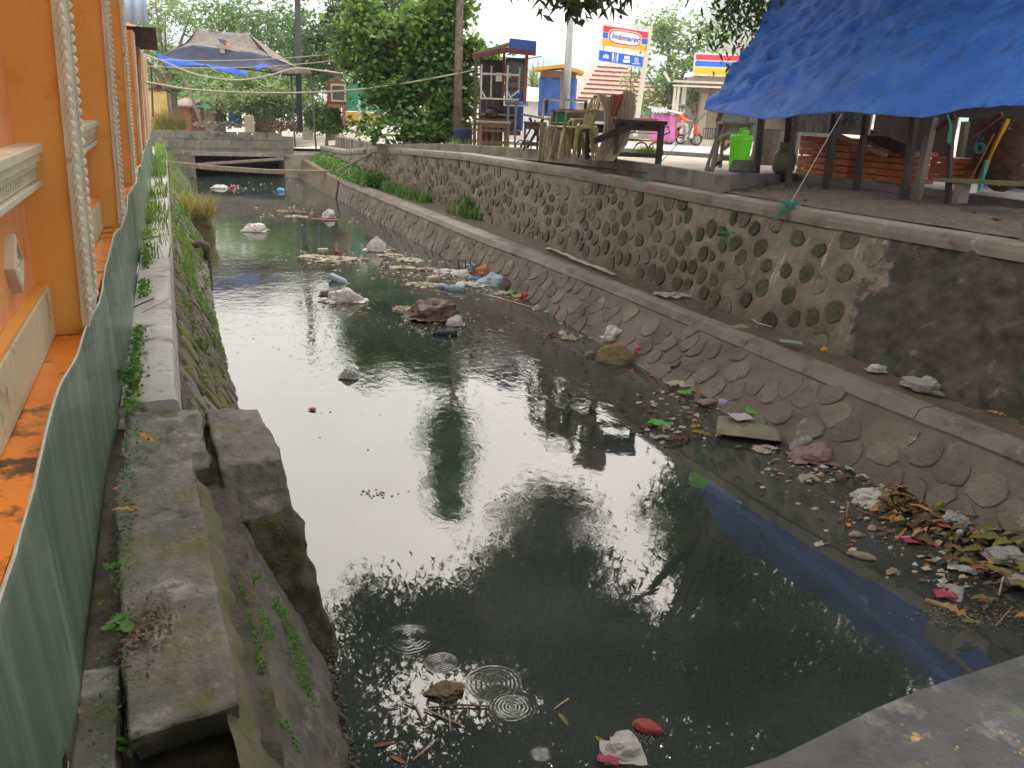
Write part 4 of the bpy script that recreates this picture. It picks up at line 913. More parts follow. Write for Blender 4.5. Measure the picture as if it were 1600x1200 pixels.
# weeds at the foot of the right wall, far reach
n = 2600; y = 14+rng.random(n)*12; x = np.array(xf(y))-rng.random(n)**1.8*.3; k = vnoise(np.stack([x, y, 0*y], 1), 1.3, 2, 2) > .0-.03*(y-14); P = np.stack([x, y, 0*y+.52], 1)[k]
V, F = blades(P, .24, .8, .01); finish(npmesh('berm_weeds', V, F, 3), 'berm_weeds', 'weed', kind='stuff')
clump(740, 335, .56, .22, 500, .06, 'clover', 'leafy weed bush growing on the berm against the retaining wall', flat=.9)
clump(645, 300, .56, .3, 600, .05, 'leaf_pale', 'taller grey-green weed bunch further up the berm', flat=1)
clump(1018, 250, 1.78, .1, 220, .035, 'clover', 'small creeping weed on the face of the terrace kerb') if False else None
n = 9000; P = np.stack([rng.random(n), rng.uniform(21, 29.5, n), 0*rng.random(n)], 1); P[:, 0] = xw(P[:, 1])+.1+P[:, 0]*(xf(P[:, 1])-xw(P[:, 1])); P[:, 2] = np.clip(.55*(P[:, 0]-4.2)/.4, 0, .6); P = P[vnoise(P, 1.4, 3, 2) > -.3+.08*(25-P[:, 1])]; n = len(P); V, F = leaves(P+rng.random((n, 3))*[0, 0, .3], .09, .5, .1); finish(npmesh('bank_weeds', V, F, 3), 'bank_weeds', 'weed', kind='stuff')
G().grid([[(float(xw(y))-.05, y, -.06), (float(xg(y))-.05, y, .5+.02*(y-23)), (float(xf(y))+.1, y, .62+.02*(y-23))] for y in np.linspace(23.5, Y1, 12)]).build('bank_earth', 'dirt', kind='structure')
# end stretch of wall near the bridge with upright ribs of mortar
t = thing('ribbed_wall', 'short rough stone wall with pale vertical streaks between the bridge and the bush', 'wall')
q0, q1 = atD(522, 213, 27), atD(590, 226, 22.5)
for k in range(30):
    a = q0+(q1-q0)*k/30; b = q0+(q1-q0)*(k+.9)/30; j = rnd.uniform(-.04, .04)
    G().hexa([(a[0], a[1]+j, -.2), (b[0], b[1]+j, -.2), (b[0]+.3, b[1]+.3, -.2), (a[0]+.3, a[1]+.3, -.2), (a[0]+.05, a[1]+j, a[2]), (b[0]+.05, b[1]+j, b[2]), (b[0]+.3, b[1]+.3, b[2]), (a[0]+.3, a[1]+.3, a[2])]).build('rib', 'wood_grey' if k % 2 else 'wall_stone', t)

# ================================================================== TREES
def tree(name, label, D, px, base_y, blobs, n, size, m, trunk_r=.25, group=None, cl=.5, per=60, limbs=5, aspect=.5, cat='tree', tm='bark', droop=.3, lean=(0, 0), keep=lambda P: vnoise(P, .9, 4, 2) > -.16):
    """blobs: (px, py, depth offset, rx px, ry px, weight) as seen; turned into volumes at that distance"""
    base = atD(px, base_y, D); base[2] = gz(base[0], base[1])-.1; s = sD(D)
    t = thing(name, label, cat, base, 0, group); B = []
    for (bx, by, dz, rx, ry, wgt) in blobs:
        c = atD(bx, by, D+dz)-base; B.append((c[0], c[1], c[2], rx*s, rx*s*.8, ry*s, wgt))
    foliage('crown', B, n, size, m, t, cl, per, aspect, droop, keep=(lambda P: keep(P+base)) if keep else None)
    ctr = np.average(np.array(B)[:, :3], axis=0, weights=[b[6] for b in B]); top = Vector(ctr); g = G()
    mid = Vector((ctr[0]*.35+lean[0], ctr[1]*.35+lean[1], ctr[2]*.55))
    g.tube([(0, 0, -.3), (0, 0, .3), mid*.6, mid, mid.lerp(top, .55)], [trunk_r*1.3, trunk_r, trunk_r*.85, trunk_r*.65, trunk_r*.35], 9)
    for k in range(limbs):
        b = Vector(B[k % len(B)][:3])+Vector([rnd.uniform(-.4, .4)*B[k % len(B)][3], rnd.uniform(-.4, .4)*B[k % len(B)][3], rnd.uniform(-.2, .5)*B[k % len(B)][5]])
        st = mid*rnd.uniform(.7, 1.0); g.tube([st, st.lerp(b, .5)+Vector((0, 0, .1*b.length*.3)), b], [trunk_r*.45, trunk_r*.25, trunk_r*.08], 6)
    g.build('trunk', tm, t, smooth=True)
    return t
tree('background_tree', 'tall feathery pale green tree at the far left above the corrugated eave', 42, 262, 205, [(250, 30, 0, 60, 60, 3), (300, 90, 2, 60, 50, 2), (215, 70, 0, 50, 90, 2), (330, 30, 0, 60, 40, 2)], 11000, .26, 'leaf_pale', .3, cl=.6, aspect=.28)
tree('background_tree', 'broad dense green tree behind the tent with layered branches', 40, 420, 205, [(400, 20, 0, 80, 45, 3), (440, 70, -1, 80, 50, 3), (380, 140, -2, 80, 30, 3), (470, 130, -2, 60, 35, 2), (330, 120, 0, 50, 50, 2), (500, 40, 2, 60, 60, 2)], 16000, .26, 'leaf_far', .35, cl=.6, aspect=.42)
tree('background_tree', 'dark tree crown filling the gap between the tent and the leafy bush', 36, 520, 210, [(520, 20, 0, 60, 60, 3), (560, 50, 0, 60, 50, 2), (500, 100, 0, 50, 40, 2), (600, 10, 0, 60, 40, 2)], 15000, .2, 'leaf_dark', .3, cl=.5)
tree('background_tree', 'low spreading green branches hanging beneath the tent canopy', 34, 400, 205, [(380, 150, 0, 75, 24, 2), (440, 160, 0, 45, 20, 2), (420, 120, 1, 60, 25, 1)], 8000, .24, 'leaf_pale', .15, cl=.4, aspect=.45)
tree('background_tree', 'soft pale tree crown behind the bush near the bright sky', 46, 640, 200, [(640, 30, 0, 70, 40, 2), (590, 0, 0, 60, 40, 2), (690, 70, 0, 40, 40, 1), (680, 0, 0, 45, 30, 2)], 10000, .26, 'leaf_pale', .25, cl=.6, aspect=.4)
tree('hedge_shrub', 'dark shrub mass in the shade right of the brush heap', 32.5, 440, 205, [(440, 178, 0, 42, 18, 2), (415, 170, 0, 30, 15, 1)], 6500, .14, 'leaf_dark', .06, cl=.25, cat='shrub')
tree('hedge_shrub', 'green shrub in front of the green and yellow kiosk', 30, 510, 208, [(505, 182, 0, 28, 20, 2), (525, 195, 0, 25, 12, 1)], 6000, .11, 'leaf_bush', .06, cl=.2, cat='shrub')
tree('far_forest', 'hazy line of far trees closing the view on the left', 70, 400, 190, [(x, 130+rnd.uniform(-25, 10), rnd.uniform(-5, 10), 60, 50, 1) for x in range(180, 760, 45)], 15000, .5, 'leaf_far', .4, cl=1.1, cat='trees', limbs=9)
# the leafy bush with its climbers
DB = 21.5
tree('leafy_bush', 'big dense broad-leaved bush on the right bank wrapped round a bare trunk', DB, 680, 228,
     [(650, 150, 0, 75, 65, 5), (600, 120, 0, 60, 50, 3), (690, 185, 0, 50, 40, 3), (640, 205, -.5, 65, 20, 2), (700, 120, 0, 40, 55, 2), (560, 80, 0, 45, 30, 1.2), (600, 190, 0, 40, 25, 1.5), (720, 160, -.2, 22, 40, 1)], 27000, .15, 'leaf_bush', .12, cl=.22, per=40, aspect=.75, cat='bush')
tree('climbing_vine', 'bright heart-leaved vine hanging over the top of the bush toward the sky', DB-.4, 655, 228,
     [(650, 60, 0, 50, 50, 2), (600, 60, 0, 50, 35, 1.5), (690, 50, 0, 35, 55, 1.6), (735, 75, 0, 28, 12, .5), (755, 90, 0, 18, 10, .3), (560, 20, 0, 30, 45, 1), (770, 100, 0, 10, 12, .2), (700, 10, 0, 40, 25, 1), (545, 95, 0, 30, 12, .6)], 8500, .15, 'leaf_vine', .05, cl=.18, per=22, aspect=.85, cat='vine', droop=.6)
g = G().tube([tuple(atD(714, 205, 20.6)), tuple(atD(716, 112, 20.6)), tuple(atD(717, 60, 20.6)), tuple(atD(719, -30, 20.6)), tuple(atD(722, -260, 21))], [.11, .105, .1, .095, .08], 10)
tcr = thing('treetop', 'high narrow crown of the bare trunk, seen only as a dark reflection in the water', 'treetop', atD(718, -60, 20.8)); cr0 = atD(718, -60, 20.8)
B_ = [tuple(atD(x, y, 20.8+dz)-cr0)+(rx*sD(20.8), rx*sD(20.8)*.8, ry*sD(20.8), wq) for x, y, dz, rx, ry, wq in ((716, -90, 0, 18, 40, 2), (724, -170, 0, 24, 50, 3), (716, -260, 0, 22, 50, 2.4), (698, -130, 0, 18, 30, 1), (722, -330, 0, 18, 40, 1.2))]
foliage('crown', B_, 6500, .16, 'leaf_bush', tcr, .25, 30, .6)
g.build('bare_trunk', 'bark', label='straight bare tree trunk rising out of the leafy bush', cat='trunk', smooth=True)
# tree by the shop
tree('roadside_tree', 'rounded roadside tree with pale yellow-green leaves beside the shop sign', 44, 1040, 210, [(1040, 60, 0, 45, 40, 2), (1075, 80, 0, 38, 45, 2), (1020, 110, 0, 35, 35, 1.6), (1060, 130, 0, 40, 30, 1.5), (1015, 160, 0, 22, 25, 1), (1100, 50, 0, 25, 35, 1), (1085, 160, 0, 25, 22, .7)], 6500, .24, 'leaf_pale', .35, cl=.55, aspect=.6)
def above_view(W):
    v = W-_O; dd = v@_F; return (dd < .1) | (600-CF*(v@_U)/np.maximum(dd, .1) < -25)
# the big tree over the stalls: trunk under the tarpaulin, crown over the canal above the picture, seen in the water
bt = thing('big_tree', 'big mango tree whose trunk stands under the blue tarpaulin and leaves hang over the canal', 'tree', tuple(atD(1195, 258, 15.6)*[1, 1, 0]+[0, 0, 1.7]))
bb = np.array(bt.location[:])
blobs = [(6.8, 14.0, 6.9, 1.4, 1.5, .8, 3), (5.2, 12.4, 6.7, 1.5, 1.4, .8, 3), (4.0, 12.2, 6.5, 1.0, 1.2, .5, 1.3), (6.9, 11.2, 6.8, 1.1, 1.3, .7, 2.2), (8.4, 9.2, 6.9, 1.3, 1.4, .8, 2.4), (8.3, 7.0, 6.9, 1.5, 1.5, .8, 2.4), (1.6, 9.2, 6.4, .9, 1.2, .5, 1.2), (10.0, 11.0, 7.6, 1.5, 1.6, .8, 2.2), (10.3, 8.6, 7.6, 1.6, 1.6, .8, 2.6), (10.3, 6.4, 7.6, 1.6, 1.6, .8, 2.6), (9.6, 4.6, 7.2, 1.6, 1.4, .8, 2.2), (11.4, 13.6, 7.0, 1.6, 1.6, .8, 2.6), (11.2, 11.2, 7.0, 1.5, 1.5, .7, 2.4), (11.4, 9.2, 7.0, 1.5, 1.5, .7, 2.4), (12.4, 15.8, 7.3, 1.7, 1.7, .8, 2), (10.4, 12.8, 6.8, 1.0, 1.2, .6, 1.5), (7.9, 15.9, 6.8, 1.2, 1.3, .6, 1.6), (3.0, 13.0, 6.7, .9, 1.1, .5, 1), (2.0, 11.0, 6.6, .8, 1.1, .5, .9), (5.6, 9.8, 6.2, 1.7, 1.7, .9, 3), (4.6, 8.0, 6.2, 1.6, 1.4, .9, 3), (4.0, 6.6, 6.4, 1.7, 1.4, .9, 3), (6.8, 8.2, 7.2, 2.2, 2.0, 1.2, 3), (2.4, 7.2, 6.3, 1.1, 1.3, .7, 1.6), (3.4, 9.0, 6.7, 1.3, 1.2, .8, 1.6), (8.6, 10.6, 8.2, 2.6, 2.6, 1.6, 2), (3.2, 5.2, 6.4, 1.7, 1.2, .8, 2), (5.6, 5.4, 7.0, 1.8, 1.6, .9, 1.2)]
foliage('crown', [(b[0]-bb[0], b[1]-bb[1], b[2]-bb[2])+b[3:] for b in blobs], 112000, .2, 'leaf_mango', bt, .28, 34, .28, .55, keep=lambda P: above_view(P+bb))
g = G().tube([(0, 0, -.3), (.02, 0, .5), (.1, .1, 1.6), (.3, .3, 3.4), (-.6, -.6, 5.2), (-3.2, -2.6, 5.6)], [.34, .27, .25, .24, .17, .09], 12)
for q in ((-5, -4.5, 4.6), (-6.2, -5, 4.6), (-2.4, -3.2, 5.6), (-.4, -.6, 6.5), (-5.4, -2.2, 4.9)): g.tube([(.2, .2, 3.9), (q[0]*.4, q[1]*.4, 5.0), q], [.13, .08, .03], 7)
g.build('trunk', 'bark', bt, smooth=True)
G().tube([(.75, .35, -.3), (.72, .3, .6), (.9, .3, 2.2), (1.5, .6, 4.5)], [.26, .22, .2, .12], 10).build('second_trunk', 'bark', bt, smooth=True)
t = thing('added_shade_tree', 'unseen broad tree added behind the viewer to block skylight from the near canal', 'tree', (7.5, -5.0, 1.0))  # unseen tree, added so its crown cuts the skylight on the canal
foliage('crown', [(x-7.5, y+5.0, z-1.0, rx, ry, .9, rx*ry) for x, y, z, rx, ry in ((4, -3, 8.0, 4, 3.5), (0, -5, 8.5, 4, 4), (8, -4, 8.5, 4, 4), (9, 1.5, 9.0, 3, 3), (3.5, -9, 8, 5, 4), (-3, -2, 9, 3, 3), (2.5, 1.5, 8.8, 3, 2.2))], 26000, .34, 'leaf_dark', t, .5, 40, .4)
G().tube([(0, 0, -.3), (0, 0, 1), (-.3, .2, 4), (-1.5, .8, 6.5)], [.4, .32, .28, .15], 10).tube([(-.2, .1, 3.5), (-3, 1, 6), (-5, 2, 7)], [.2, .12, .05], 8).tube([(-.2, .1, 3.8), (1, 3, 6.5), (1.5, 5.5, 7.5)], [.2, .12, .05], 8).build('trunk', 'bark', t, smooth=True)
# its low leaf sprays showing at the top edge of the picture
def spray(pts, m, label, n=60, size=.17, asp=.3, sig=.12, name='hanging_branch'):
    t = thing(name, label, 'branch', pts[0]); o = np.array(pts[0]); g = G().tube([tuple(np.array(p)-o) for p in pts], [.015]+[.008]*(len(pts)-1), 5); g.build('twig', 'bark', t)
    Q = []
    for p, q in zip(pts[:-1], pts[1:]):
        for k in range(n//(len(pts)-1)): Q.append(np.array(p)+(np.array(q)-np.array(p))*rnd.random()-o+rng.normal(size=3)*sig)
    V, F = leaves(np.array(Q), size, asp, 1.0); finish(npmesh('leaves', V, F, 3), 'leaves', m, t)
spray([atD(800, -40, 9), atD(850, -8, 9), atD(905, 4, 9), atD(985, -6, 9)], 'leaf_mango', 'grey-green drooping leaves hanging from above at the top centre', 170, .2, .28, .10)
spray([atD(885, -30, 9), atD(898, 5, 9), atD(908, 26, 9)], 'leaf_mango', 'lowest spray of drooping leaves over the metal lamp pole', 45, .2, .3, .07)
spray([atD(1150, -60, 13), atD(1155, 20, 13), atD(1150, 62, 13)], 'leaf_dark', 'dark green foliage hanging beside the left edge of the blue tarpaulin', 420, .16, .35, .28)
spray([atD(1175, -60, 13), atD(1180, 10, 13), atD(1165, 40, 13)], 'leaf_bush', 'mid green foliage tucked behind the top corner of the blue tarpaulin', 260, .16, .35, .22)
# ================================================================== FURNITURE BUILDERS (local x to the right, y away, z up)
def put(name, label, cat, px, py, D, rz=0, group=None, dz=0):
    p = atD(px, py, D); p[2] += dz
    return thing(name, label, cat, p, RZ+rz, group)
def plastic_stool(t, m='plastic_cream', h=.46, w_=.15):
    G().hexa([(-w_, -w_, h-.03), (w_, -w_, h-.03), (w_, w_, h-.03), (-w_, w_, h-.03), (-w_*.93, -w_*.93, h), (w_*.93, -w_*.93, h), (w_*.93, w_*.93, h), (-w_*.93, w_*.93, h)]).build('seat', m, t, bevel=.012)
    for sx in (-1, 1):
        for sy in (-1, 1):
            g = G(); a = w_*.86; b = w_*1.12
            g.hexa([(sx*b-.02, sy*b-.02, 0), (sx*b+.02, sy*b-.02, 0), (sx*b+.02, sy*b+.02, 0), (sx*b-.02, sy*b+.02, 0), (sx*a-.034, sy*a-.034, h-.03), (sx*a+.034, sy*a-.034, h-.03), (sx*a+.034, sy*a+.034, h-.03), (sx*a-.034, sy*a+.034, h-.03)])
            g.build('leg', m, t, bevel=.006)
    g = G()
    for sx, sy, tx, ty in ((-1, -1, 1, -1), (1, -1, 1, 1), (1, 1, -1, 1), (-1, 1, -1, -1)):
        P = [(w_*(sx+(tx-sx)*q)*.98, w_*(sy+(ty-sy)*q)*.98, h-.035-.11*(abs(2*q-1)**2.2)) for q in np.linspace(.06, .94, 9)]
        for p, q in zip(P[:-1], P[1:]): g.hexa([(p[0], p[1], p[2]), (q[0], q[1], q[2]), (q[0]*.95, q[1]*.95, q[2]), (p[0]*.95, p[1]*.95, p[2]), (p[0], p[1], h-.025), (q[0], q[1], h-.025), (q[0]*.95, q[1]*.95, h-.025), (p[0]*.95, p[1]*.95, h-.025)])
    g.build('apron', m, t)
def plastic_chair(t, m='plastic_cream'):
    G().box(-.22, .22, -.21, .21, .42, .445).build('seat', m, t, bevel=.015)
    g = G()
    for x in (-.21, -.105, 0, .105, .21):
        tp_ = .86-.5*x*x*1.2; g.bar((x*.9, .2, .44), (x, .31, tp_), .035 if abs(x) < .2 else .05, .012)
    g.build('backrest', m, t)
    G().tube([(-.23, .2, .44), (-.22, .29, .74), (-.12, .33, .87), (0, .34, .885), (.12, .33, .87), (.22, .29, .74), (.23, .2, .44)], .022, 7).build('back_frame', m, t, smooth=True)
    for sx in (-1, 1):
        for sy in (-1, 1): G().bar((sx*.24, sy*.26, 0), (sx*.2, sy*.19, .43), .05, .03).build('leg', m, t)
        G().tube([(sx*.24, -.2, .43), (sx*.26, -.19, .64), (sx*.25, .1, .66), (sx*.22, .27, .68)], .02, 6).build('armrest', m, t, smooth=True)
def wood_table(t, w_, d, h, m='dark_wood', mt=None, leg=.05, rail=True, top=.035, rows=1):
    for k in range(rows):
        y0 = -d/2+d*k/rows; G().box(-w_/2, w_/2, y0+.002, y0+d/rows-.002, h-top, h).build('tabletop' if rows == 1 else 'top_board', mt or m, t)
    for sx in (-1, 1):
        for sy in (-1, 1):
            x, y = sx*(w_/2-leg), sy*(d/2-leg); G().box(x-leg/2, x+leg/2, y-leg/2, y+leg/2, 0, h-top).build('leg', m, t)
    for sy in (-1, 1): G().box(-w_/2+leg, w_/2-leg, sy*(d/2-leg)-.012, sy*(d/2-leg)+.012, h-top-.09, h-top).build('apron', m, t)
    if rail:
        for sx in (-1, 1): G().box(sx*(w_/2-leg)-.018, sx*(w_/2-leg)+.018, -d/2+leg, d/2-leg, .09, .13).build('rail', m, t)
        G().box(-w_/2+leg, w_/2-leg, -d/2+leg-.018, -d/2+leg+.018, .1, .16).build('rail', m, t)

# ================================================================== TENT BY THE BRIDGE
DT = 27.5
tt = thing('party_tent', 'torn old tent with a grimy grey top and navy underside beside the far bridge', 'tent', atD(360, 225, DT), 0)
to = np.array(atD(360, 225, DT))
def TL(px, py, D=DT): return tuple(atD(px, py, D)-to)
ridge = [TL(310, 44, DT+1), TL(330, 49, DT+1), TL(350, 51, DT+1), TL(368, 52, DT+1), TL(388, 52, DT+1)]
mid = [TL(272, 77, DT+.1), TL(300, 71, DT), TL(330, 74, DT), TL(358, 79, DT), TL(385, 82, DT), TL(424, 89, DT+.1)]
eave = [TL(236, 92, DT-.6), TL(262, 99, DT-.8), TL(300, 104, DT-.8), TL(345, 107, DT-.8), TL(385, 108, DT-.8), TL(425, 109, DT-.8), TL(455, 117, DT-.6), TL(484, 112, DT-.4)]
def resample(P, n):
    P = np.array(P); L = np.r_[0, np.cumsum(np.linalg.norm(np.diff(P, axis=0), axis=1))]; t = np.linspace(0, L[-1], n); return np.stack([np.interp(t, L, P[:, k]) for k in range(3)], 1)
def loft(A, B, n, m_, wob=.03, seed=1, sag=0):
    A, B = resample(A, n), resample(B, n); t = np.linspace(0, 1, m_)[:, None, None]; P = A[None]*(1-t)+B[None]*t
    P[..., 2] -= sag*np.sin(PI*t[..., 0]); return P+wob*np.stack([vnoise(P, 2.2, seed, 3), vnoise(P, 2.2, seed+1, 3), vnoise(P, 2.2, seed+2, 3)], -1)
finish(gridmesh('roof_panel', loft(ridge, mid, 40, 14, .05, 1, .12)), 'roof_panel', 'canvas_grey', tt, smooth=True, solid=.01)['label'] = 'grimy grey brown upper canvas'
finish(gridmesh('lower_panel', loft(mid, eave, 50, 12, .05, 4, .08)), 'lower_panel', 'navy', tt, smooth=True, solid=.01)['label'] = 'dark navy lower canvas'
back = [TL(250, 96, DT+3.5), TL(330, 100, DT+3.5), TL(400, 104, DT+3.5), TL(470, 110, DT+3.5)]
finish(gridmesh('roof_panel', loft(ridge, back, 30, 10, .05, 7, .1)), 'roof_panel', 'canvas_grey', tt, smooth=True, solid=.01)
for a, b, c in ((ridge[0], mid[0], eave[0]), (ridge[-1], mid[-1], eave[-1])):
    e2 = back[0] if a is ridge[0] else back[-1]
    finish(gridmesh('side_panel', loft([a, tuple((np.array(a)+b)/2), b, c], [a, tuple(np.array(a)*.6+np.array(e2)*.4), e2], 16, 8, .03, 8)), 'side_panel', 'canvas_grey', tt, smooth=True)
finish(gridmesh('valance', loft([TL(425, 104, DT-.8), TL(455, 107, DT-.7), TL(484, 105, DT-.5)], [TL(425, 111, DT-.8), TL(450, 116, DT-.7), TL(486, 115, DT-.5)], 20, 4, .03, 3)), 'valance', 'canvas_grey', tt, smooth=True, solid=.01)
G().add([TL(340, 60, DT+.25), TL(352, 62, DT+.25), TL(360, 69, DT), TL(352, 71, DT), TL(343, 66, DT+.1)], [(0, 1, 2, 3, 4)]).build('torn_hole', 'navy', tt)
G().add([TL(352, 66, DT-.1), TL(361, 68, DT-.1), TL(358, 76, DT-.15), TL(354, 71, DT-.1)], [(0, 1, 2, 3)]).build('torn_flap', 'p_orange', tt, solid=.01)
G().add([TL(342, 78, DT-.1), TL(350, 74, DT-.1), TL(352, 84, DT-.2), TL(345, 83, DT-.2)], [(0, 1, 2, 3)]).build('torn_flap', 'canvas_grey', tt, solid=.01)
for A, B, s_ in (([(242, 85), (270, 92), (300, 96), (320, 101)], [(250, 95), (267, 106), (300, 103), (320, 102)], 3), ([(318, 100), (345, 104), (372, 108), (386, 113)], [(322, 103), (345, 112), (370, 116), (385, 118)], 5), ([(396, 104), (408, 102), (420, 101)], [(400, 110), (405, 112), (412, 106)], 7)):
    finish(gridmesh('blue_strip', loft([TL(x, y, DT-1) for x, y in A], [TL(x, y, DT-1.05) for x, y in B], 24, 6, .05, s_)), 'blue_strip', 'tarp_small', tt, smooth=True, solid=.01)
for (x0, y0, x1, y1, D) in ((236, 104, 239, 182, DT), (455, 116, 461, 229, DT-.4), (485, 112, 494, 233, DT-.4)):
    G().tube([TL(x0, y0, D), TL(x1, y1, D)], .035, 6).build('leg', 'dark_wood', tt)
G().tube([TL(236, 92, DT-.6), TL(300, 100, DT-.7), TL(400, 110, DT-.75), TL(456, 118, DT-.4), TL(486, 113, DT-.4)], .025, 5).build('eave_bar', 'dark_wood', tt)
G().tube([TL(350, 76, DT+.5), TL(350, 92, DT+.5)], .03, 5).build('centre_rod', 'galv', tt)
wood('black_utility_pole', [atD(469, 204, 30), atD(466, 90, 30), atD(464, -70, 30)], .2, .2, 'rubber', 'tall black pole rising through the trees behind the tent', 'pole')
# ropes
def cable(pts, r, m, label, name='rope', sag=0, n=8, group=None):
    P = resample(pts, n*(len(pts)-1)+1) if len(pts) > 2 else np.array([np.array(pts[0])*(1-t)+np.array(pts[1])*t-np.array([0, 0, sag*4*t*(1-t)]) for t in np.linspace(0, 1, 24)])
    return G().tube([tuple(p) for p in P], r, 5).build(name, m, label=label, cat='rope' if name == 'rope' else 'cable', group=group, smooth=True)
def catm(P, n=10):
    P = [np.array(p) for p in P]; P = [2*P[0]-P[1]]+P+[2*P[-1]-P[-2]]; out = []
    for i in range(1, len(P)-2):
        for t in np.linspace(0, 1, n, endpoint=False):
            a, b, c, d = P[i-1:i+3]; out.append(.5*((2*b)+(c-a)*t+(2*a-5*b+4*c-d)*t*t+(3*b-a-3*c+d)*t**3))
    return out+[P[-2]]
cable(catm([atD(226, 128, 17), atD(300, 140, 19), atD(400, 145, 20.5), atD(520, 143, 20.6), atD(620, 132, 20.5), atD(716, 115, 20.4)]), .022, 'rope', 'longest pale rope sagging from the orange wall to the bare trunk')
cable(catm([atD(716, 115, 20.4), atD(780, 100, 20), atD(846, 88, 19.8)]), .014, 'rope', 'thin pale line running on from the bare trunk past the blue stall roof')
cable(catm([atD(222, 84, 24), atD(260, 98, 26), atD(310, 117, 26.3), atD(370, 125, 26.3), atD(420, 118, 26.3), atD(460, 107, 26.5), atD(500, 110, 26.5), atD(552, 117, 23)]), .025, 'rope', 'pale rope looping under the front edge of the torn tent')
cable([atD(226, 92, 24), atD(540, 82, 24)], .012, 'rope', 'upper thin line crossing in front of the torn tent', sag=.12)
cable([atD(228, 103, 24), atD(560, 89, 24)], .012, 'rope', 'lower thin line crossing in front of the torn tent', sag=.16)
cable(catm([atD(400, 124, 26), atD(415, 135, 26), atD(432, 130, 26), atD(440, 113, 26)]), .014, 'rope', 'loose loop of cord hanging below the right side of the torn tent')

# ================================================================== KIOSK BEHIND THE BUSH
t = put('green_kiosk', 'green and yellow kiosk with an orange-framed window half hidden by the bush', 'kiosk', 545, 196, 29.5); s = sD(29.5)
G().box(-.1, 1.5, 0, 1.4, .5, 1.45).build('upper_wall', 'green_paint', t); G().box(-.08, 1.2, -.02, 1.4, 0, .46).build('lower_wall', 'yellow_paint', t)
G().box(-.75, -.15, -.02, 1.4, .6, 1.5).build('side_wall', 'red_wood', t); fr = G().box(-.55, -.12, -.06, 0, .85, 1.35).build('window', 'glass_dark', t)
g = G(); [g.box(*q) for q in ((-.6, -.55, -.08, 0, .8, 1.4), (-.12, -.06, -.08, 0, .8, 1.4), (-.55, -.12, -.08, 0, .8, .86), (-.55, -.12, -.08, 0, 1.34, 1.4))]; g.build('frame', 'wood_pale', fr)
G().box(-.7, -.1, -.12, .1, .6, .7).build('sill', 'red_brown', t); G().box(-.2, -.1, -.1, 0, 0, .6).build('post', 'red_brown', t)
t = put('white_handcart', 'white slatted frame poking out of the left side of the bush', 'cart', 575, 178, 26)
G().box(-.35, .5, 0, .4, .2, .27).build('shelf', 'white_metal', t)
for x in (-.3, -.05, .2, .45): G().box(x, x+.05, 0, .05, -.3, .5).build('upright', 'white_metal', t)

# ================================================================== WOODEN STALL WITH BLUE ROOF
DS = 19.0; s = sD(DS)
o0 = atD(785, 240, DS)
def loc(px, py): return ((px-785)*s, (240-py)*s)
st = thing('wooden_stall', 'ramshackle wooden stall with a blue-edged roof and red post right of the bush', 'stall', o0, RZ)
def pbox(px0, py0, px1, py1, y0, y1, m, name, t=st, **k):
    x0, z1 = loc(px0, py0); x1, z0 = loc(px1, py1); return G().box(x0, x1, y0, y1, z0, z1).build(name, m, t, **k)
x0, z0 = loc(736, 97); x1, z1 = loc(790, 80)
G().hexa([(x0, -.3, z0-.05), (x1, -.3, z1-.05), (x1, 1.6, z1+.05), (x0, 1.6, z0+.05), (x0, -.3, z0), (x1, -.3, z1), (x1, 1.6, z1+.1), (x0, 1.6, z0+.1)]).build('roof', 'wood_grey', st)
x2, z2 = loc(830, 84)
G().hexa([(x1, -.3, z1-.15), (x2, -.3, z2-.1), (x2, 1.6, z2), (x1, 1.6, z1), (x1, -.3, z1+.08), (x2, -.3, z2+.1), (x2, 1.6, z2+.12), (x1, 1.6, z1+.1)]).build('roof', 'blue_paint', st)['label'] = 'blue painted right half of the roof'
G().hexa([(x0, -.34, z0-.12), (x1, -.34, z1-.22), (x1, -.3, z1-.22), (x0, -.3, z0-.12), (x0, -.34, z0-.02), (x1, -.34, z1-.1), (x1, -.3, z1-.1), (x0, -.3, z0-.02)]).build('fascia', 'red_wood', st)
G().hexa([(x1, -.34, z1-.24), (x2, -.34, z2-.2), (x2, -.3, z2-.2), (x1, -.3, z1-.24), (x1, -.34, z1-.14), (x2, -.34, z2-.1), (x2, -.3, z2-.1), (x1, -.3, z1-.14)]).build('fascia', 'red_wood', st)
pbox(814, 92, 819, 165, 0, .08, 'red_brown', 'post'); pbox(780, 90, 784, 230, .2, .27, 'red_wood', 'post'); pbox(737, 100, 742, 236, .3, .38, 'wood_brown', 'post')
pbox(783, 95, 815, 160, 1.35, 1.4, 'glass_dark', 'back_wall'); pbox(742, 100, 780, 235, 1.35, 1.4, 'dark_wood', 'back_wall')
pbox(785, 150, 818, 162, .1, .7, 'blue_paint', 'counter'); pbox(786, 163, 822, 168, 0, .75, 'blue_pale', 'counter_top'); pbox(784, 169, 815, 205, .15, .7, 'blue_paint', 'counter_front')
for y in (128, 141, 148): pbox(784, y, 815, y+2.5, .4, .9, 'red_brown', 'shelf')
pbox(768, 119, 782, 132, 1.28, 1.33, 'sign_white', 'notice'); pbox(786, 118, 793, 127, 1.28, 1.33, 'p_mint', 'notice')
for k, x in enumerate((746, 757, 766, 775)): pbox(x, 158, x+3.5, 236-k, .1+.02*k, .16+.02*k, 'wood_brown', 'upright')
for k, y in enumerate((181, 189, 205)): pbox(742, y, 806, y+3, -.05, .5, 'wood_brown', 'shelf')
for k, x in enumerate((790, 802)): pbox(x, 160, x+3.5, 232, -.08, -.02, 'wood_grey', 'upright')
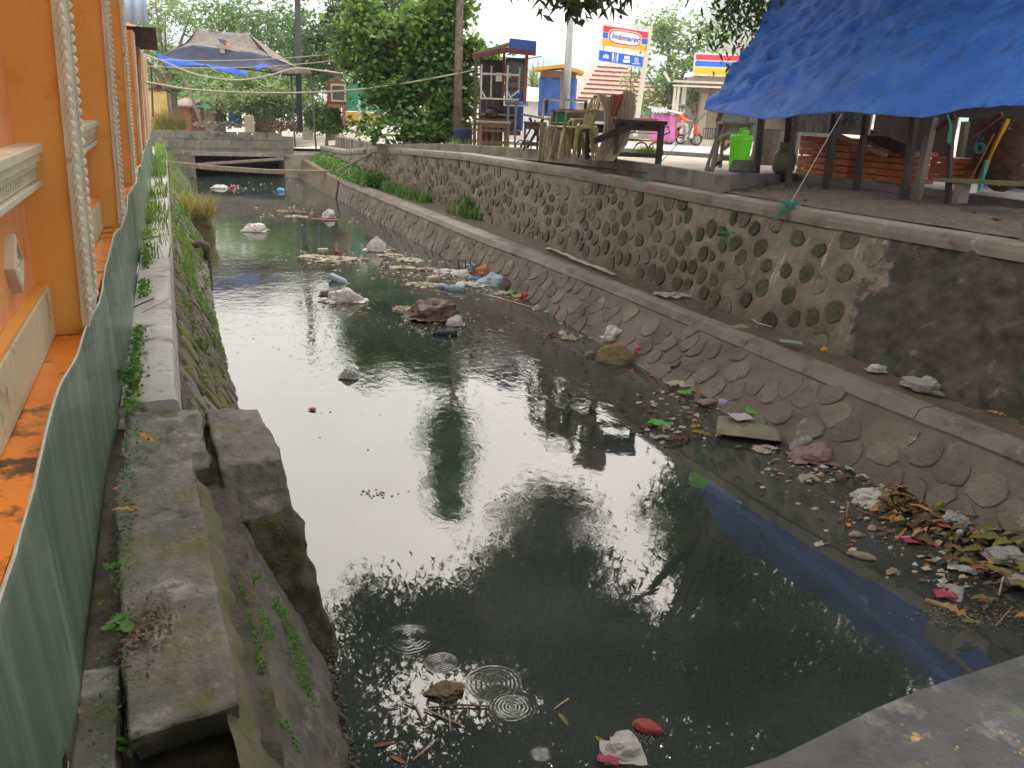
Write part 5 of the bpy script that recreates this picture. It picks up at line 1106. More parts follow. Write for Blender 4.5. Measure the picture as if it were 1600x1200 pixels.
pbox(786, 206, 812, 212, -.05, .6, 'red_wood', 'drawer'); pbox(745, 212, 770, 230, .3, .5, 'red_wood', 'crate')
# black crumpled bundle on shelf
def blob(name, m, t, c, r, n=3, amp=.25, fr=3, seed=1, flat=None, **k):
    bm = bmesh.new(); bmesh.ops.create_icosphere(bm, subdivisions=n, radius=1); V = np.array([v.co[:] for v in bm.verts])
    d = 1+amp*vnoise(V, fr, seed, 3)+amp*.5*np.abs(vnoise(V, fr*2.3, seed+2, 2)); V = V*d[:, None]*np.array(r)
    if flat is not None: V[:, 2] = np.maximum(V[:, 2], flat)
    V = V+np.array(c)
    for v, q in zip(bm.verts, V): v.co = q
    me = bpy.data.meshes.new(name); bm.to_mesh(me); bm.free(); return finish(me, name, m, t, smooth=k.pop('smooth', True), **k)
p_ = loc(767, 180); blob('black_bundle', 'p_black', None, (0, 0, 0), (.16, .14, .13), label='dark tangled bundle sitting on the wooden stall shelf', cat='bundle', loc=o0+_R0*p_[0]+np.array([0, 0, p_[1]]))
# upside-down pale metal table on the stall
t = put('upturned_table', 'pale metal-framed table standing upside down on top of the stall shelves', 'table', 781, 156, DS-.3); s2 = sD(DS-.3)
G().box(-30*s2, 30*s2, -.25, .3, 0, .035).build('tabletop', 'white_metal', t)
for x, y in ((-29, -.24), (-15, .28), (11, -.24), (29, .28)):
    G().box(x*s2-.02, x*s2+.02, y-.02, y+.02, .03, 50*s2).build('leg', 'white_metal', t)
for y in (-.24, .28): G().box(-30*s2, 30*s2, y-.015, y+.015, 36*s2, 38*s2).build('brace', 'white_metal', t)
for a, b in ((-29, -22), (11, 17), (29, 14)): G().bar((a*s2, -.24, 14*s2), (b*s2, -.2, .03), .03).build('brace', 'white_metal', t)
# small brown bench in front of the stall
t = put('wooden_bench', 'low brown wooden bench with a worn seat in front of the stall', 'bench', 770, 232, DS-.8, .25)
wood_table(t, .72, .38, .58, 'wood_brown', 'wood_pale', .05)
t = put('blue_drum', 'dark blue drum at the foot of the bush beside the stall', 'drum', 723, 229, DS-.5); G().lathe([(.2, 0), (.21, .05), (.21, .36), (.19, .4)], 14).build('body', 'navy', t)
# black trestle and folded table
t = put('black_trestle', 'black crossed trestle frame with a grey board on it beside the stall', 'trestle', 836, 238, 16.5); s2 = sD(16.5)
for y in (0, .3):
    G().bar((-.2, y, .0), (.14, y, .66), .05).build('leg', 'rubber', t); G().bar((.2, y, .0), (-.14, y, .66), .05).build('leg', 'rubber', t)
    G().bar((-.32, y, .05), (-.02, y, .62), .03).build('leg', 'rubber', t)
G().hexa([(-.3, -.2, .70), (.45, -.2, .60), (.45, .4, .60), (-.3, .4, .70), (-.3, -.2, .74), (.45, -.2, .64), (.45, .4, .64), (-.3, .4, .74)]).build('board', 'wood_grey', t)
for a in (0, 1): G().tube([(-.3+.1*math.cos(q)+.12*a, -.05, .12+.1*math.sin(q)) for q in np.linspace(0, 2*PI, 15)], .015, 5).build('wheel', 'rubber', t)
t = put('cut_post', 'weathered stub post standing behind the kerb between trestle and stools', 'post', 847, 241, 13.2); G().box(-.06, .05, -.05, .05, -.1, .5).build('shaft', 'wood_grey', t, bevel=.01)
t = put('lattice_frame', 'small brown slatted stand between the trestle and the stub post', 'stand', 829, 236, 14.5)
wood_table(t, .3, .3, .5, 'wood_brown', leg=.035)
# grey cabinet behind the stools
t = put('glass_cabinet', 'old grey cabinet with green glass behind the plastic chair', 'cabinet', 877, 206, 13.6); s2 = sD(13.6)
for q in ((-17, -14, 0, 32), (13, 17, 0, 32), (-17, 17, 29, 32), (-17, 17, 0, 3)): G().box(q[0]*s2, q[1]*s2, 0, .4, q[2]*s2, q[3]*s2).build('frame', 'wood_grey', t)
G().box(-14*s2, 13*s2, .05, .08, 3*s2, 29*s2).build('pane', 'green_paint', t)
G().box(-14*s2, 13*s2, .02, .05, 13*s2, 14*s2).build('shelf', 'sign_white', t)
G().box(-16*s2, 16*s2, 0, .4, -40*s2, 0).build('stand', 'wood_grey', t)
t = put('long_counter', 'long grey weathered counter board behind the stools', 'counter', 905, 243, 14.0); s2 = sD(14)
G().box(-35*s2, 42*s2, -.02, .02, 52*s2, 66*s2).build('front_board', 'wood_grey', t); G().box(-35*s2, 42*s2, -.02, .6, 66*s2, 68*s2).build('top', 'wood_grey', t)
for x in (-34, 0, 40): G().box(x*s2-.03, x*s2+.03, 0, .06, 0, 52*s2).build('leg', 'wood_brown', t)
t = put('raised_table', 'small pale tabletop raised behind the stools in front of the blue kiosk', 'table', 882, 178, 14.6); s2 = sD(14.6)
G().box(-33*s2, 33*s2, -.3, .3, 19*s2, 22*s2).build('tabletop', 'galv', t)
for x in (-29, 31): G().box(x*s2-.025, x*s2+.025, -.2, -.15, 0, 19*s2).build('leg', 'dark_wood', t)
G().box(-5*s2, -2*s2, -.34, -.3, 2*s2, 27*s2).build('upright', 'galv', t)
t = put('white_table', 'white tabletop glimpsed low behind the stools', 'table', 905, 240, 15.6); G().box(-.7, .75, -.3, .3, .62, .65).build('tabletop', 'sign_white', t)
for x in (-.6, .6): G().box(x-.02, x+.02, -.2, -.16, 0, .62).build('leg', 'galv', t)
# the plastic stools and chair
STG = 'worn plastic stools behind the kerb'
for k, (px, py, D, rz, lab, m) in enumerate([(868, 246, 12.3, .1, 'leftmost worn plastic stool behind the kerb, beside the stub post', 'plastic_cream'), (896, 247, 12.6, .4, 'plastic stool in the shade just behind the upright plastic chair', 'plastic_olive'),
        (914, 247.5, 11.9, -.1, 'nearest plastic stool, right beside the split wooden slab', 'plastic_cream'), (905, 233, 12.4, .2, 'plastic stool set on top of the others between chair and slab', 'plastic_olive')]):
    t = put('plastic_stool', lab, 'stool', px, py, D, rz, STG); plastic_stool(t, m, .46 if k < 3 else .44)
t = put('plastic_chair', 'worn beige plastic chair with slatted back among the stools, leaning left', 'chair', 893, 247, 12.0, -1.35); plastic_chair(t)
t = put('yellow_bucket', 'small yellow plastic tub glimpsed between stool legs', 'tub', 907, 232, 12.9); G().lathe([(.06, 0), (.08, .16), (.085, .17)], 12).build('body', 'p_yellow', t)
# split wooden slab with red cloth
t = put('wooden_slab', 'big split curved wooden slab standing on end behind the kerb', 'slab', 955, 251, 11.6); s2 = sD(11.6)
def slab_xy(u, v):   # u across 0..1, v height 0..1
    zl = [0, .25, .5, .75, 1]; xl_ = [-30, -19, -15, -17, -28]; xr_ = [2, 22, 28, 31, 30]
    z = v*(98 if u < .55 else 98+8*math.sin((u-.55)/.45*PI*.75)); a = np.interp(v, zl, xl_); b = np.interp(v, zl, xr_); return (a+(b-a)*u)*s2, z*s2
nst = 9
for k in range(nst):
    u0, u1 = k/nst+.004, (k+1)/nst-.004; P = []
    for j in range(22):
        v = j/21; e = .015*math.sin(v*11+k*1.7); r = []
        top = 1-.05*(k % 3)*.4 if j == 21 else 1
        x0, z0 = slab_xy(min(1, max(0, u0+e*.3)), v*top); x1, z1 = slab_xy(min(1, u1+e*.3), v*top); yb0 = .26*(1-v)**2*(-.6)+.10*math.sin(u0*PI); yb1 = .26*(1-v)**2*(-.6)+.10*math.sin(u1*PI); d = .012*(k % 2)
        r = [(x0, yb0-d, z0), ((x0+x1)/2, (yb0+yb1)/2-.012-d, (z0+z1)/2), (x1, yb1-d, z1), (x1, yb1+.05, z1), (x0, yb0+.05, z0), (x0, yb0-d, z0)]
        P.append(r)
    g = G().grid(P); g.f.append((0, 1, 2, 3, 4)); n6 = 21*6; g.f.append((n6+4, n6+3, n6+2, n6+1, n6)); g.build('strip', 'slab_wood', t)
G().bar((-30*s2, -.2, 29*s2), (27*s2, -.12, 54*s2), .05, .09).build('cross_bar', 'dark_wood', t)
p = atD(965, 170, 11.35); 
g = G(); g.grid([[((-6+12*u+2*math.sin(v*5))*s2*(1.1-.35*v), -.03*math.sin(u*PI)-.02*math.sin(u*9+v*4), (22-30*v-3*math.sin(u*PI*1.0))*s2) for u in np.linspace(0, 1, 9)] for v in np.linspace(0, 1, 9)])
g.build('red_cloth', 'red_cloth', label='faded red cloth draped over the top of the wooden slab', cat='cloth', loc=p+np.array([0, .05, 0]), rz=RZ, smooth=True, solid=.012)
t = put('dark_table', 'dark brown wooden table partly behind the slab, open ground under it', 'table', 994, 256, 11.7, -.08); s2 = sD(11.7); wood_table(t, .74, .5, .60, 'dark_wood', leg=.06, top=.05)
t = put('dark_table', 'second dark table end showing left of the slab behind the stools', 'table', 935, 249, 12.6, 0); wood_table(t, .5, .4, .52, 'dark_wood', leg=.06)
# garden bench and arched racks at the roadside
t = put('garden_bench', 'slatted brown garden bench with curled iron ends near the road', 'bench', 1010, 227, 22); 
for k in range(4): G().box(-.55, .3, -.2+.1*k, -.12+.1*k, .3, .33).build('slat', 'red_brown', t)
for k in range(3): G().box(-.55, .3, .24, .27, .42+.1*k, .49+.1*k).build('slat', 'red_brown', t)
for x in (-.5, .42):
    G().tube([(x-.1, -.2, .02), (x-.16, -.2, .14), (x, -.2, .3), (x+.14, -.2, .36), (x+.1, -.2, .5), (x-.05, -.2, .5)], .025, 6).build('iron_end', 'rubber', t, smooth=True)
for px, lab in ((1001, 'left dark arched bike hoop on the ground by the dark table'), (1023, 'right dark arched bike hoop beside a tuft of grass')):
    t = put('bike_hoop', lab, 'hoop', px, 241, 17); G().tube([(.17*math.cos(a), 0, .26*math.sin(a)-.02) for a in np.linspace(0, PI, 13)], .02, 6).build('arch', 'wood_brown', t, smooth=True)
n = 300; P = atD(1010, 240, 17)+np.stack([rng.normal(0, .14, n), rng.normal(0, .05, n), np.zeros(n)], 1); V, F = blades(P, .16, .5, .006); finish(npmesh('grass_tuft', V, F, 3), 'grass_tuft', 'grass', kind='stuff')
n = 700; P = np.stack([rng.uniform(5.6, 6.1, n), rng.uniform(13, 17.5, n), np.full(n, 1.78)], 1); P = P[vnoise(P, 1.7, 2, 2) > .22]; V, F = blades(P, .17, .8, .006); finish(npmesh('kerb_grass', V, F, 3), 'kerb_grass', 'grass', kind='stuff')

# ================================================================== ACROSS THE ROAD
# metal lamp pole
G().tube([tuple(atD(882, 196, 20)), tuple(atD(887, 110, 20)), tuple(atD(892, 20, 20)), tuple(atD(897, -60, 20))], [.1, .09, .075, .07], 12).build('lamp_pole', 'galv', label='tall plain grey metal pole between the blue kiosk and the shop sign', cat='pole', smooth=True)
# blue tarpaulin kiosk with yellow roof
DK = 27; s = sD(DK); t = put('blue_kiosk', 'small kiosk wrapped in blue tarpaulin under a yellow-edged flat roof', 'kiosk', 871, 186, DK)
P = np.array([[(x, -.02+.05*math.sin(x*9+z)+.03*math.sin(x*23), z) for z in np.linspace(.1, 1.28, 12)] for x in np.linspace(-.66, .55, 44)]); finish(gridmesh('cover', P), 'cover', 'blue_paint', t, smooth=True, solid=.01)
P = np.array([[(.56+.03*math.sin(y*9), y, z) for z in np.linspace(.1, 1.28, 8)] for y in np.linspace(0, 1.2, 20)]); finish(gridmesh('cover', P), 'cover', 'blue_paint', t, smooth=True)
G().box(-.62, .54, .03, 1.2, 0, 1.5).build('body', 'plywood', t)
G().hexa([(-.82, -.25, 1.46), (.05, -.35, 1.58), (.05, 1.3, 1.58), (-.82, 1.3, 1.46), (-.82, -.25, 1.56), (.05, -.35, 1.68), (.05, 1.3, 1.68), (-.82, 1.3, 1.56)]).build('roof', 'yellow_paint', t)
G().hexa([(.05, -.35, 1.58), (.76, -.25, 1.40), (.76, 1.3, 1.40), (.05, 1.3, 1.58), (.05, -.35, 1.68), (.76, -.25, 1.5), (.76, 1.3, 1.5), (.05, 1.3, 1.68)]).build('roof', 'yellow_paint', t)
# houses
def house(px, py, D, w_, h, d, rh, label, m='wall_white', rm='roof_tile', rz=0, tiles=True, ov=.5):
    t = put('house', label, 'house', px, py, D, rz)
    G().box(-w_/2, w_/2, 0, d, -1, h).build('wall', m, t)
    a = [(-w_/2-ov, -ov, h), (w_/2+ov, -ov, h), (w_/2+ov, d+ov, h), (-w_/2-ov, d+ov, h), (-w_*.1, d/2, h+rh), (w_*.1, d/2, h+rh)]
    r = G().add(a, [(0, 1, 5, 4), (1, 2, 5), (2, 3, 4, 5), (3, 0, 4), (0, 3, 2, 1)]).build('roof', rm, t)
    if tiles:
        for k in range(1, 9):
            q = k/9; g = G()
            A = [np.array(a[0])*(1-q)+np.array(a[4])*q, np.array(a[1])*(1-q)+np.array(a[5])*q, np.array(a[2])*(1-q)+np.array(a[5])*q]
            for u, v in ((A[0], A[1]), (A[1], A[2])): g.bar(tuple(u+[0, 0, .03]), tuple(v+[0, 0, .03]), .12, .08)
            g.build('tile_course', 'red_brown', r)
    return t
house(985, 190, 50, 7.0, .95, 7, 2.5, 'house with a hipped pale red tiled roof beyond the split wooden slab', rz=.35)
house(925, 190, 64, 9, .7, 6, .9, 'low grey-roofed building between the blue kiosk and the tiled house', rm='galv', tiles=False, m='cream')
house(828, 190, 40, 2.6, .95, 5, .7, 'small pale-roofed hut between the wooden stall and the blue kiosk', rm='cream', tiles=False)
# radio mast, palm far away
t = put('radio_mast', 'thin pale lattice mast in front of the mountain', 'mast', 843, 140, 60); 
for x in (-.2, .2): G().box(x-.04, x+.04, -.04, .04, -3, 2.0).build('leg', 'galv', t)
tuft(835, 138, 45, 34, 1.3, .09, 'leaf_pale', 'distant palm crown beside the blue kiosk', 'palm', 'palm_tree')
# shop sign on its pole
DG = 30; s = sD(DG); t = put('shop_sign', 'tall shop sign reading Indomaret in red, blue and yellow above a blue services panel', 'sign', 993, 200, DG, 0)
zz = lambda py: (200-py)*s; xx = lambda px: (px-993)*s
G().hexa([(xx(990), 0, -.3), (xx(997), 0, -.3), (xx(997), .16, -.3), (xx(990), .16, -.3), (xx(999), 0, zz(53)), (xx(1006), 0, zz(53)), (xx(1006), .16, zz(53)), (xx(999), .16, zz(53))]).build('pole', 'cream', t)
tilt = .105
def sbox(x0, y0, x1, y1, ya, yb, m, name, par=t):
    # panel leaning with the print: top and bottom run down to the right
    f = lambda px: (px-930)*tilt
    return G().hexa([(xx(x0), ya, zz(y1+f(x0))), (xx(x1), ya, zz(y1+f(x1))), (xx(x1), yb, zz(y1+f(x1))), (xx(x0), yb, zz(y1+f(x0))), (xx(x0), ya, zz(y0+f(x0))), (xx(x1), ya, zz(y0+f(x1))), (xx(x1), yb, zz(y0+f(x1))), (xx(x0), yb, zz(y0+f(x0)))]).build(name, m, par)
bx = sbox(928.5, 53.5, 1001, 82, .02, .3, 'sign_white', 'name_box')
sbox(932, 54.5, 1000.5, 63, .0, .02, 'sign_red', 'red_band', bx); sbox(932, 64.2, 939.5, 71.5, .0, .02, 'sign_blue', 'blue_band', bx); sbox(991.5, 64.2, 1000.5, 71.5, .0, .02, 'sign_blue', 'blue_band', bx); sbox(931.5, 72.8, 1000, 81.5, .0, .02, 'sign_yellow', 'yellow_band', bx)
def octo(x0, y0, x1, y1, c, ya, m, name):
    f = lambda px: (px-930)*tilt; mx_ = (x0+x1)/2; my = (y0+y1)/2; P = []
    for a in np.linspace(0, 2*PI, 40, endpoint=False):
        u, v = math.cos(a), math.sin(a); k = 1/max(abs(u)**4+abs(v)**4, 1e-6)**.25; px = mx_+u*k*(x1-x0)/2; P.append((px, my+v*k*(y1-y0)/2*(1-.0)+f(px)))
    n = len(P); g = G(); g.add([(xx(a), ya, zz(b)) for a, b in P]+[(xx(a), ya+.01, zz(b)) for a, b in P], [tuple(range(n))]+[(i, (i+1) % n, n+(i+1) % n, n+i) for i in range(n)]); return g.build(name, m, bx)
octo(940.2, 57, 990.8, 78.5, 5, -.012, 'sign_white', 'badge'); octo(941.5, 58, 989.5, 77.6, 5, -.024, 'sign_red', 'badge_ring'); octo(943.3, 59.6, 987.7, 76, 5, -.036, 'sign_white', 'badge_face')
def text(txt, size, m, par, loc_, rot=0, shear=0, name='lettering', ext=.004):
    cu = bpy.data.curves.new(name, 'FONT'); cu.body = txt; cu.size = size; cu.shear = shear; cu.extrude = ext; cu.align_x = 'CENTER'; cu.align_y = 'CENTER'; cu.offset = size*.012
    o = bpy.data.objects.new(name, cu); C.objects.link(o); bpy.context.view_layer.update()
    me = bpy.data.meshes.new_from_object(o.evaluated_get(bpy.context.evaluated_depsgraph_get())); bpy.data.objects.remove(o)
    V = np.array([v.co[:] for v in me.vertices]); c, s_ = math.cos(rot), math.sin(rot)
    W = np.stack([V[:, 0]*c+V[:, 1]*s_+loc_[0], -V[:, 2]+loc_[1], -V[:, 0]*s_+V[:, 1]*c+loc_[2]], 1)
    for v, q in zip(me.vertices, W): v.co = q
    me.name = name; return finish(me, name, m, par)
ang = math.atan(tilt); mid_ = (930+1000)/2
text('Ind', .25, 'sign_blue', bx, (xx(951.6), -.05, zz(67.4+21.6*tilt)), ang, .3); text('o', .25, 'sign_red', bx, (xx(960.2), -.05, zz(68.2+30.2*tilt)), ang, .3); text('maret', .25, 'sign_blue', bx, (xx(973.8), -.05, zz(67.8+43.8*tilt)), ang, .3)
b2 = sbox(924.5, 88.5, 996, 105, .03, .26, 'sign_white', 'services_box'); sbox(928.5, 89.6, 995.5, 104, .01, .03, 'sign_blue', 'blue_panel', b2)
def disc(px, py, r, m='sign_white'):
    return [(xx(px)+r*math.cos(a), 0, zz(py+(px-930)*tilt)+r*math.sin(a)) for a in np.linspace(0, 2*PI, 11)[:-1]]
g = G()
for (px, py, r) in ((936.5, 98.5, .045), (941.5, 98.5, .045), (938.5, 95, .035), (949.5, 91.8, .03), (956.5, 91.8, .03)): g.add(disc(px, py, r), [tuple(range(10))])
def ib(x0, y0, x1, y1): f = (x0+x1)/2*tilt-930*tilt; g.add([(xx(x0), 0, zz(y1+f)), (xx(x1), 0, zz(y1+f)), (xx(x1), 0, zz(y0+f)), (xx(x0), 0, zz(y0+f))], [(0, 1, 2, 3)])
ib(935, 95.5, 943, 97.5); ib(948.3, 93, 950.7, 99.5); ib(955.3, 93, 957.7, 99.5); ib(948.6, 99.5, 949.3, 103); ib(949.8, 99.5, 950.5, 103); ib(955.6, 99.5, 956.3, 103); ib(956.8, 99.5, 957.5, 103); ib(952.7, 91.5, 953.3, 103)
ib(967, 92, 975, 96); ib(965.5, 97, 976, 101.5); ib(983, 92.5, 988.5, 93.3); ib(983, 98, 988.5, 98.8); ib(983, 92.5, 983.8, 98.8); ib(987.7, 92.5, 988.5, 98.8); ib(985.2, 94.2, 986.3, 97.2); ib(980, 100.3, 991.5, 101.4)
o = g.build('pictograms', 'sign_white', b2); o.location.y = .004
G().bar((xx(937), .1, zz(50)), (xx(1004), .1, zz(55.5)), .06).build('top_rail', 'cream', t); G().box(xx(937), xx(938.5), .08, .14, zz(54), zz(49.5)).build('hanger', 'cream', t); G().box(xx(934), xx(936), .08, .14, zz(90), zz(82)).build('hanger', 'yellow_paint', t)
G().box(xx(979.5), xx(981), .1, .14, zz(152), zz(111)).build('stay', 'red_brown', t)
# the shop
DM = 44; s = sD(DM); t = put('shop_building', 'convenience shop with a striped red, blue and yellow fascia across the road', 'shop', 1085, 218, DM, -.05)
xm = lambda px: (px-1085)*s; zm = lambda py: (218-py)*s
G().box(xm(1085), xm(1300), 0, 9, -1, zm(122)).build('wall', 'store_wall', t); G().box(xm(1062), xm(1086), .6, 9, -1, zm(136)).build('side_wall', 'wall_white', t)
fz = G().box(xm(1068), xm(1300), -1.2, -.8, zm(126), zm(95)).build('fascia', 'sign_white', t)
for m_, a, b in (('sign_red', 97, 104), ('sign_blue', 106, 113), ('sign_yellow', 115, 124)): G().box(xm(1069), xm(1300), -1.24, -1.2, zm(b), zm(a)).build('stripe', m_, fz)
G().box(xm(1060), xm(1300), -1.0, 0, zm(133), zm(129)).build('lower_band', 'p_pink', t)
for y_, zq in ((-3.4, 137), (-3.4, 143)): G().box(xm(1032), xm(1300), y_, y_+.12, zm(zq+1.5), zm(zq-1)).build('canopy_beam', 'cream', t)
G().hexa([(xm(1030), -3.4, zm(139)), (xm(1300), -3.4, zm(139)), (xm(1300), 0, zm(136)), (xm(1035), 0, zm(136)), (xm(1030), -3.4, zm(138)), (xm(1300), -3.4, zm(138)), (xm(1300), 0, zm(135)), (xm(1035), 0, zm(135))]).build('canopy', 'wall_white', t)
G().bar((xm(1018), -3.3, zm(126)), (xm(1027), -3.3, zm(138)), .25, .12).build('canopy_end', 'cream', t)
for px in (1036, 1041): G().box(xm(px)-.06, xm(px)+.06, -3.3, -3.2, -1, zm(143)).build('column', 'cream', t)
G().box(xm(1060)-.1, xm(1060)+.12, -.5, -.3, -1, zm(140)).build('column', 'sign_white', t)
G().box(xm(1088), xm(1100), -.06, 0, -.5, zm(150)).build('shutter', 'cream', t); G().box(xm(1101), xm(1115), -.08, 0, -.5, zm(150)).build('shutter', 'store_wall', t)
G().box(xm(1100), xm(1110), -.5, -.46, zm(160), zm(143)).build('poster', 'p_pink', t); G().box(xm(1116), xm(1300), -.06, 0, 0, zm(150)).build('window', 'glass_dark', t)
g = G(); [g.box(xm(1093)+k*.12, xm(1093)+k*.12+.03, -.9, -.87, zm(216), zm(200)) for k in range(9)]; g.box(xm(1093), xm(1119), -.9, -.87, zm(201), zm(200)); g.build('railing', 'bike_dark', t)
for k in range(8): G().box(xm(1086)+k*1.0, xm(1086)+k*1.0+.96, -1.6, -1.4, -.4, .06).build('kerb_block', 'p_orange' if k % 2 else 'cream', t)
t = put('tall_building', 'tall pale blue-grey tower block rising behind the shop', 'building', 1140, 150, 90); s = sD(90)
G().box(-20*s, 60*s, 0, 8, -5, 185*s).build('wall', 'galv', t)
for k in range(6): G().box(-18*s, 58*s, -.1, 0, (20+25*k)*s, (21.5+25*k)*s).build('ledge', 'wall_white', t)
# pink cloth booth
DP = 37; s = sD(DP); t = put('pink_booth', 'booth hung with pink cloth under a small white roof by the road', 'booth', 1038, 223, DP)
P = np.array([[(x, .04*math.sin(x*14+z*2)+.02*math.sin(x*31), z) for z in np.linspace(.05, 42*s, 10)] for x in np.linspace(-19*s, 16*s, 60)]); finish(gridmesh('cloth', P), 'cloth', 'pink_cloth', t, smooth=True, solid=.01)
P = np.array([[(16*s+.03*math.sin(y*14), y, z) for z in np.linspace(.05, 42*s, 8)] for y in np.linspace(0, 1.0, 20)]); finish(gridmesh('cloth', P), 'cloth', 'pink_cloth', t, smooth=True)
P = np.array([[(-19*s+.03*math.sin(y*14), y, z) for z in np.linspace(.05, 42*s, 8)] for y in np.linspace(0, 1.0, 20)]); finish(gridmesh('cloth', P), 'cloth', 'pink_cloth', t, smooth=True)
g = G(); xs_ = np.linspace(-26*s, -2*s, 40); g.grid([[(x, -.3, 44*s+.03*math.sin(x*40)), (x, -.25, 52*s+.03*math.sin(x*40))] for x in xs_]); g.build('corrugated_edge', 'white_metal', t, solid=.01)
G().hexa([(-25*s, -.2, 51*s), (21*s, -.3, 43*s), (21*s, 1.2, 43*s), (-25*s, 1.2, 51*s), (-25*s, -.2, 52.5*s), (21*s, -.3, 46*s), (21*s, 1.2, 46*s), (-25*s, 1.2, 52.5*s)]).build('roof', 'sign_white', t)
# scooter and rider
DR = 38.5; s = sD(DR)
t = put('motor_scooter', 'red and white scooter parked at the roadside in front of the shop', 'scooter', 1066, 226, DR, -.25)
def wheel(x): 
    w_ = G().tube([(x+.24*math.cos(a), 0, .26+.24*math.sin(a)) for a in np.linspace(0, 2*PI, 19)], .05, 7, cap=False).build('wheel', 'bike_dark', t, smooth=True)
    G().lathe([(.03, -.05), (.03, .05)], 8, (x, 0, .26), 'y').build('hub', 'galv', w_); g = G()
    for a in np.linspace(0, 2*PI, 6)[:-1]: g.bar((x, 0, .26), (x+.2*math.cos(a), 0, .26+.2*math.sin(a)), .03)
    g.build('spokes', 'galv', w_)
wheel(-.62); wheel(.62)
G().add([(-.85, -.1, .72), (-.35, -.13, .72), (-.15, -.13, .5), (-.3, -.1, .34), (-.7, -.1, .45), (-.85, .1, .72), (-.35, .13, .72), (-.15, .13, .5), (-.3, .1, .34), (-.7, .1, .45)], [(0, 1, 2, 3, 4), (9, 8, 7, 6, 5), (0, 5, 6, 1), (1, 6, 7, 2), (2, 7, 8, 3), (3, 8, 9, 4), (4, 9, 5, 0)]).build('tail_body', 'bike_red', t, bevel=.03)
G().box(-.8, -.12, -.12, .12, .72, .82).build('seat', 'bike_dark', t, bevel=.03); G().box(-.2, .32, -.14, .14, .28, .36).build('footboard', 'bike_dark', t, bevel=.02)
G().hexa([(.3, -.16, .3), (.42, -.12, .3), (.42, .12, .3), (.3, .16, .3), (.42, -.16, .92), (.62, -.1, .85), (.62, .1, .85), (.42, .16, .92)]).build('front_shield', 'sign_white', t, bevel=.03)
G().hexa([(.42, -.14, .5), (.68, -.08, .46), (.68, .08, .46), (.42, .14, .5), (.44, -.16, .98), (.62, -.1, .9), (.62, .1, .9), (.44, .16, .98)]).build('fairing', 'bike_red', t, bevel=.03)
G().add([(.4+.3*math.cos(a)*.9+.22, y, .3+.3*math.sin(a)) for y in (-.07, .07) for a in np.linspace(.2, 2.6, 8)], [(i, i+1, 9+i, 8+i) for i in range(7)]).build('mudguard', 'bike_red', t, solid=.02)
G().tube([(.42, -.33, 1.02), (.48, -.12, .98), (.48, .12, .98), (.42, .33, 1.02)], .022, 6).build('handlebar', 'bike_dark', t); G().lathe([(.06, 0), (.05, .04), (.01, .06)], 10, (.6, 0, .78), 'x').build('headlight', 'p_yellow', t)
for y in (-.3, .3): G().tube([(.42, y, 1.03), (.46, y, 1.2)], .01, 5).lathe([(.05, 0), (.05, .015)], 8, (.46, y, 1.22), 'x').build('mirror', 'bike_dark', t)
G().tube([(-.3, -.14, .3), (-.9, -.14, .42)], .04, 7).build('exhaust', 'galv', t)
def skin_body(name, V, E, Rr, m, parent, sub=2):
    me = bpy.data.meshes.new(name); me.from_pydata(V, E, []); o = finish(me, name, m, parent, smooth=True)
    o.modifiers.new('skin', 'SKIN'); o.modifiers.new('sub', 'SUBSURF').levels = sub; o.modifiers['sub'].render_levels = sub
    if not me.skin_vertices: me.skin_vertices.new()
    for sv, r in zip(me.skin_vertices[0].data, Rr): sv.radius = (r, r)
    me.skin_vertices[0].data[0].use_root = True
    return o
pr = thing('person', 'rider in an orange jacket, dark helmet and pale trousers sitting on the red scooter', 'person', t.location, t.rotation_euler.z)
V = [(-.3, 0, .92), (-.28, 0, 1.12), (-.22, 0, 1.32), (-.18, 0, 1.45), (-.16, 0, 1.52), (-.14, 0, 1.62), (-.13, 0, 1.70),
     (-.2, -.17, 1.38), (-.1, -.27, 1.16), (.16, -.3, 1.08), (.38, -.3, 1.06), (-.2, .17, 1.38), (-.1, .27, 1.16), (.16, .3, 1.08), (.38, .3, 1.06),
     (-.24, -.11, .88), (.12, -.16, .88), (.16, -.2, .48), (.12, -.24, .08), (.26, -.24, .04), (-.24, .11, .88), (.12, .16, .88), (.14, .14, .6), (.12, .12, .4), (.24, .12, .36)]
E_ = [(0, 1), (1, 2), (2, 3), (3, 4), (4, 5), (5, 6), (2, 7), (7, 8), (8, 9), (9, 10), (2, 11), (11, 12), (12, 13), (13, 14), (0, 15), (15, 16), (16, 17), (17, 18), (18, 19), (0, 20), (20, 21), (21, 22), (22, 23), (23, 24)]
Rr = [.15, .14, .15, .08, .055, .09, .09, .075, .055, .045, .035, .075, .055, .045, .035, .1, .08, .06, .045, .035, .1, .08, .06, .045, .035]
skin_body('body', V, E_, Rr, 'skin', pr)
V2 = [V[0], V[1], V[2], V[3], V[7], V[8], V[9], V[11], V[12], V[13]]; skin_body('jacket', V2, [(0, 1), (1, 2), (2, 3), (2, 4), (4, 5), (5, 6), (2, 7), (7, 8), (8, 9)], [.17, .165, .175, .08, .095, .07, .055, .095, .07, .055], 'jacket', pr)
V3 = [V[0], V[15], V[16], V[17], (.12, -.235, .16), V[20], V[21], V[22], V[23]]; skin_body('trousers', V3, [(0, 1), (1, 2), (2, 3), (3, 4), (0, 5), (5, 6), (6, 7), (7, 8)], [.16, .115, .1, .075, .06, .115, .1, .075, .06], 'trousers', pr)
hm = blob('helmet', 'helmet', pr, (-.13, 0, 1.69), (.145, .135, .14), 3, 0, 1, 1, flat=-.06)
G().tube([(-.02, -.1, 1.66), (.02, 0, 1.67), (-.02, .1, 1.66)], .03, 6).build('visor', 'glass_dark', pr)
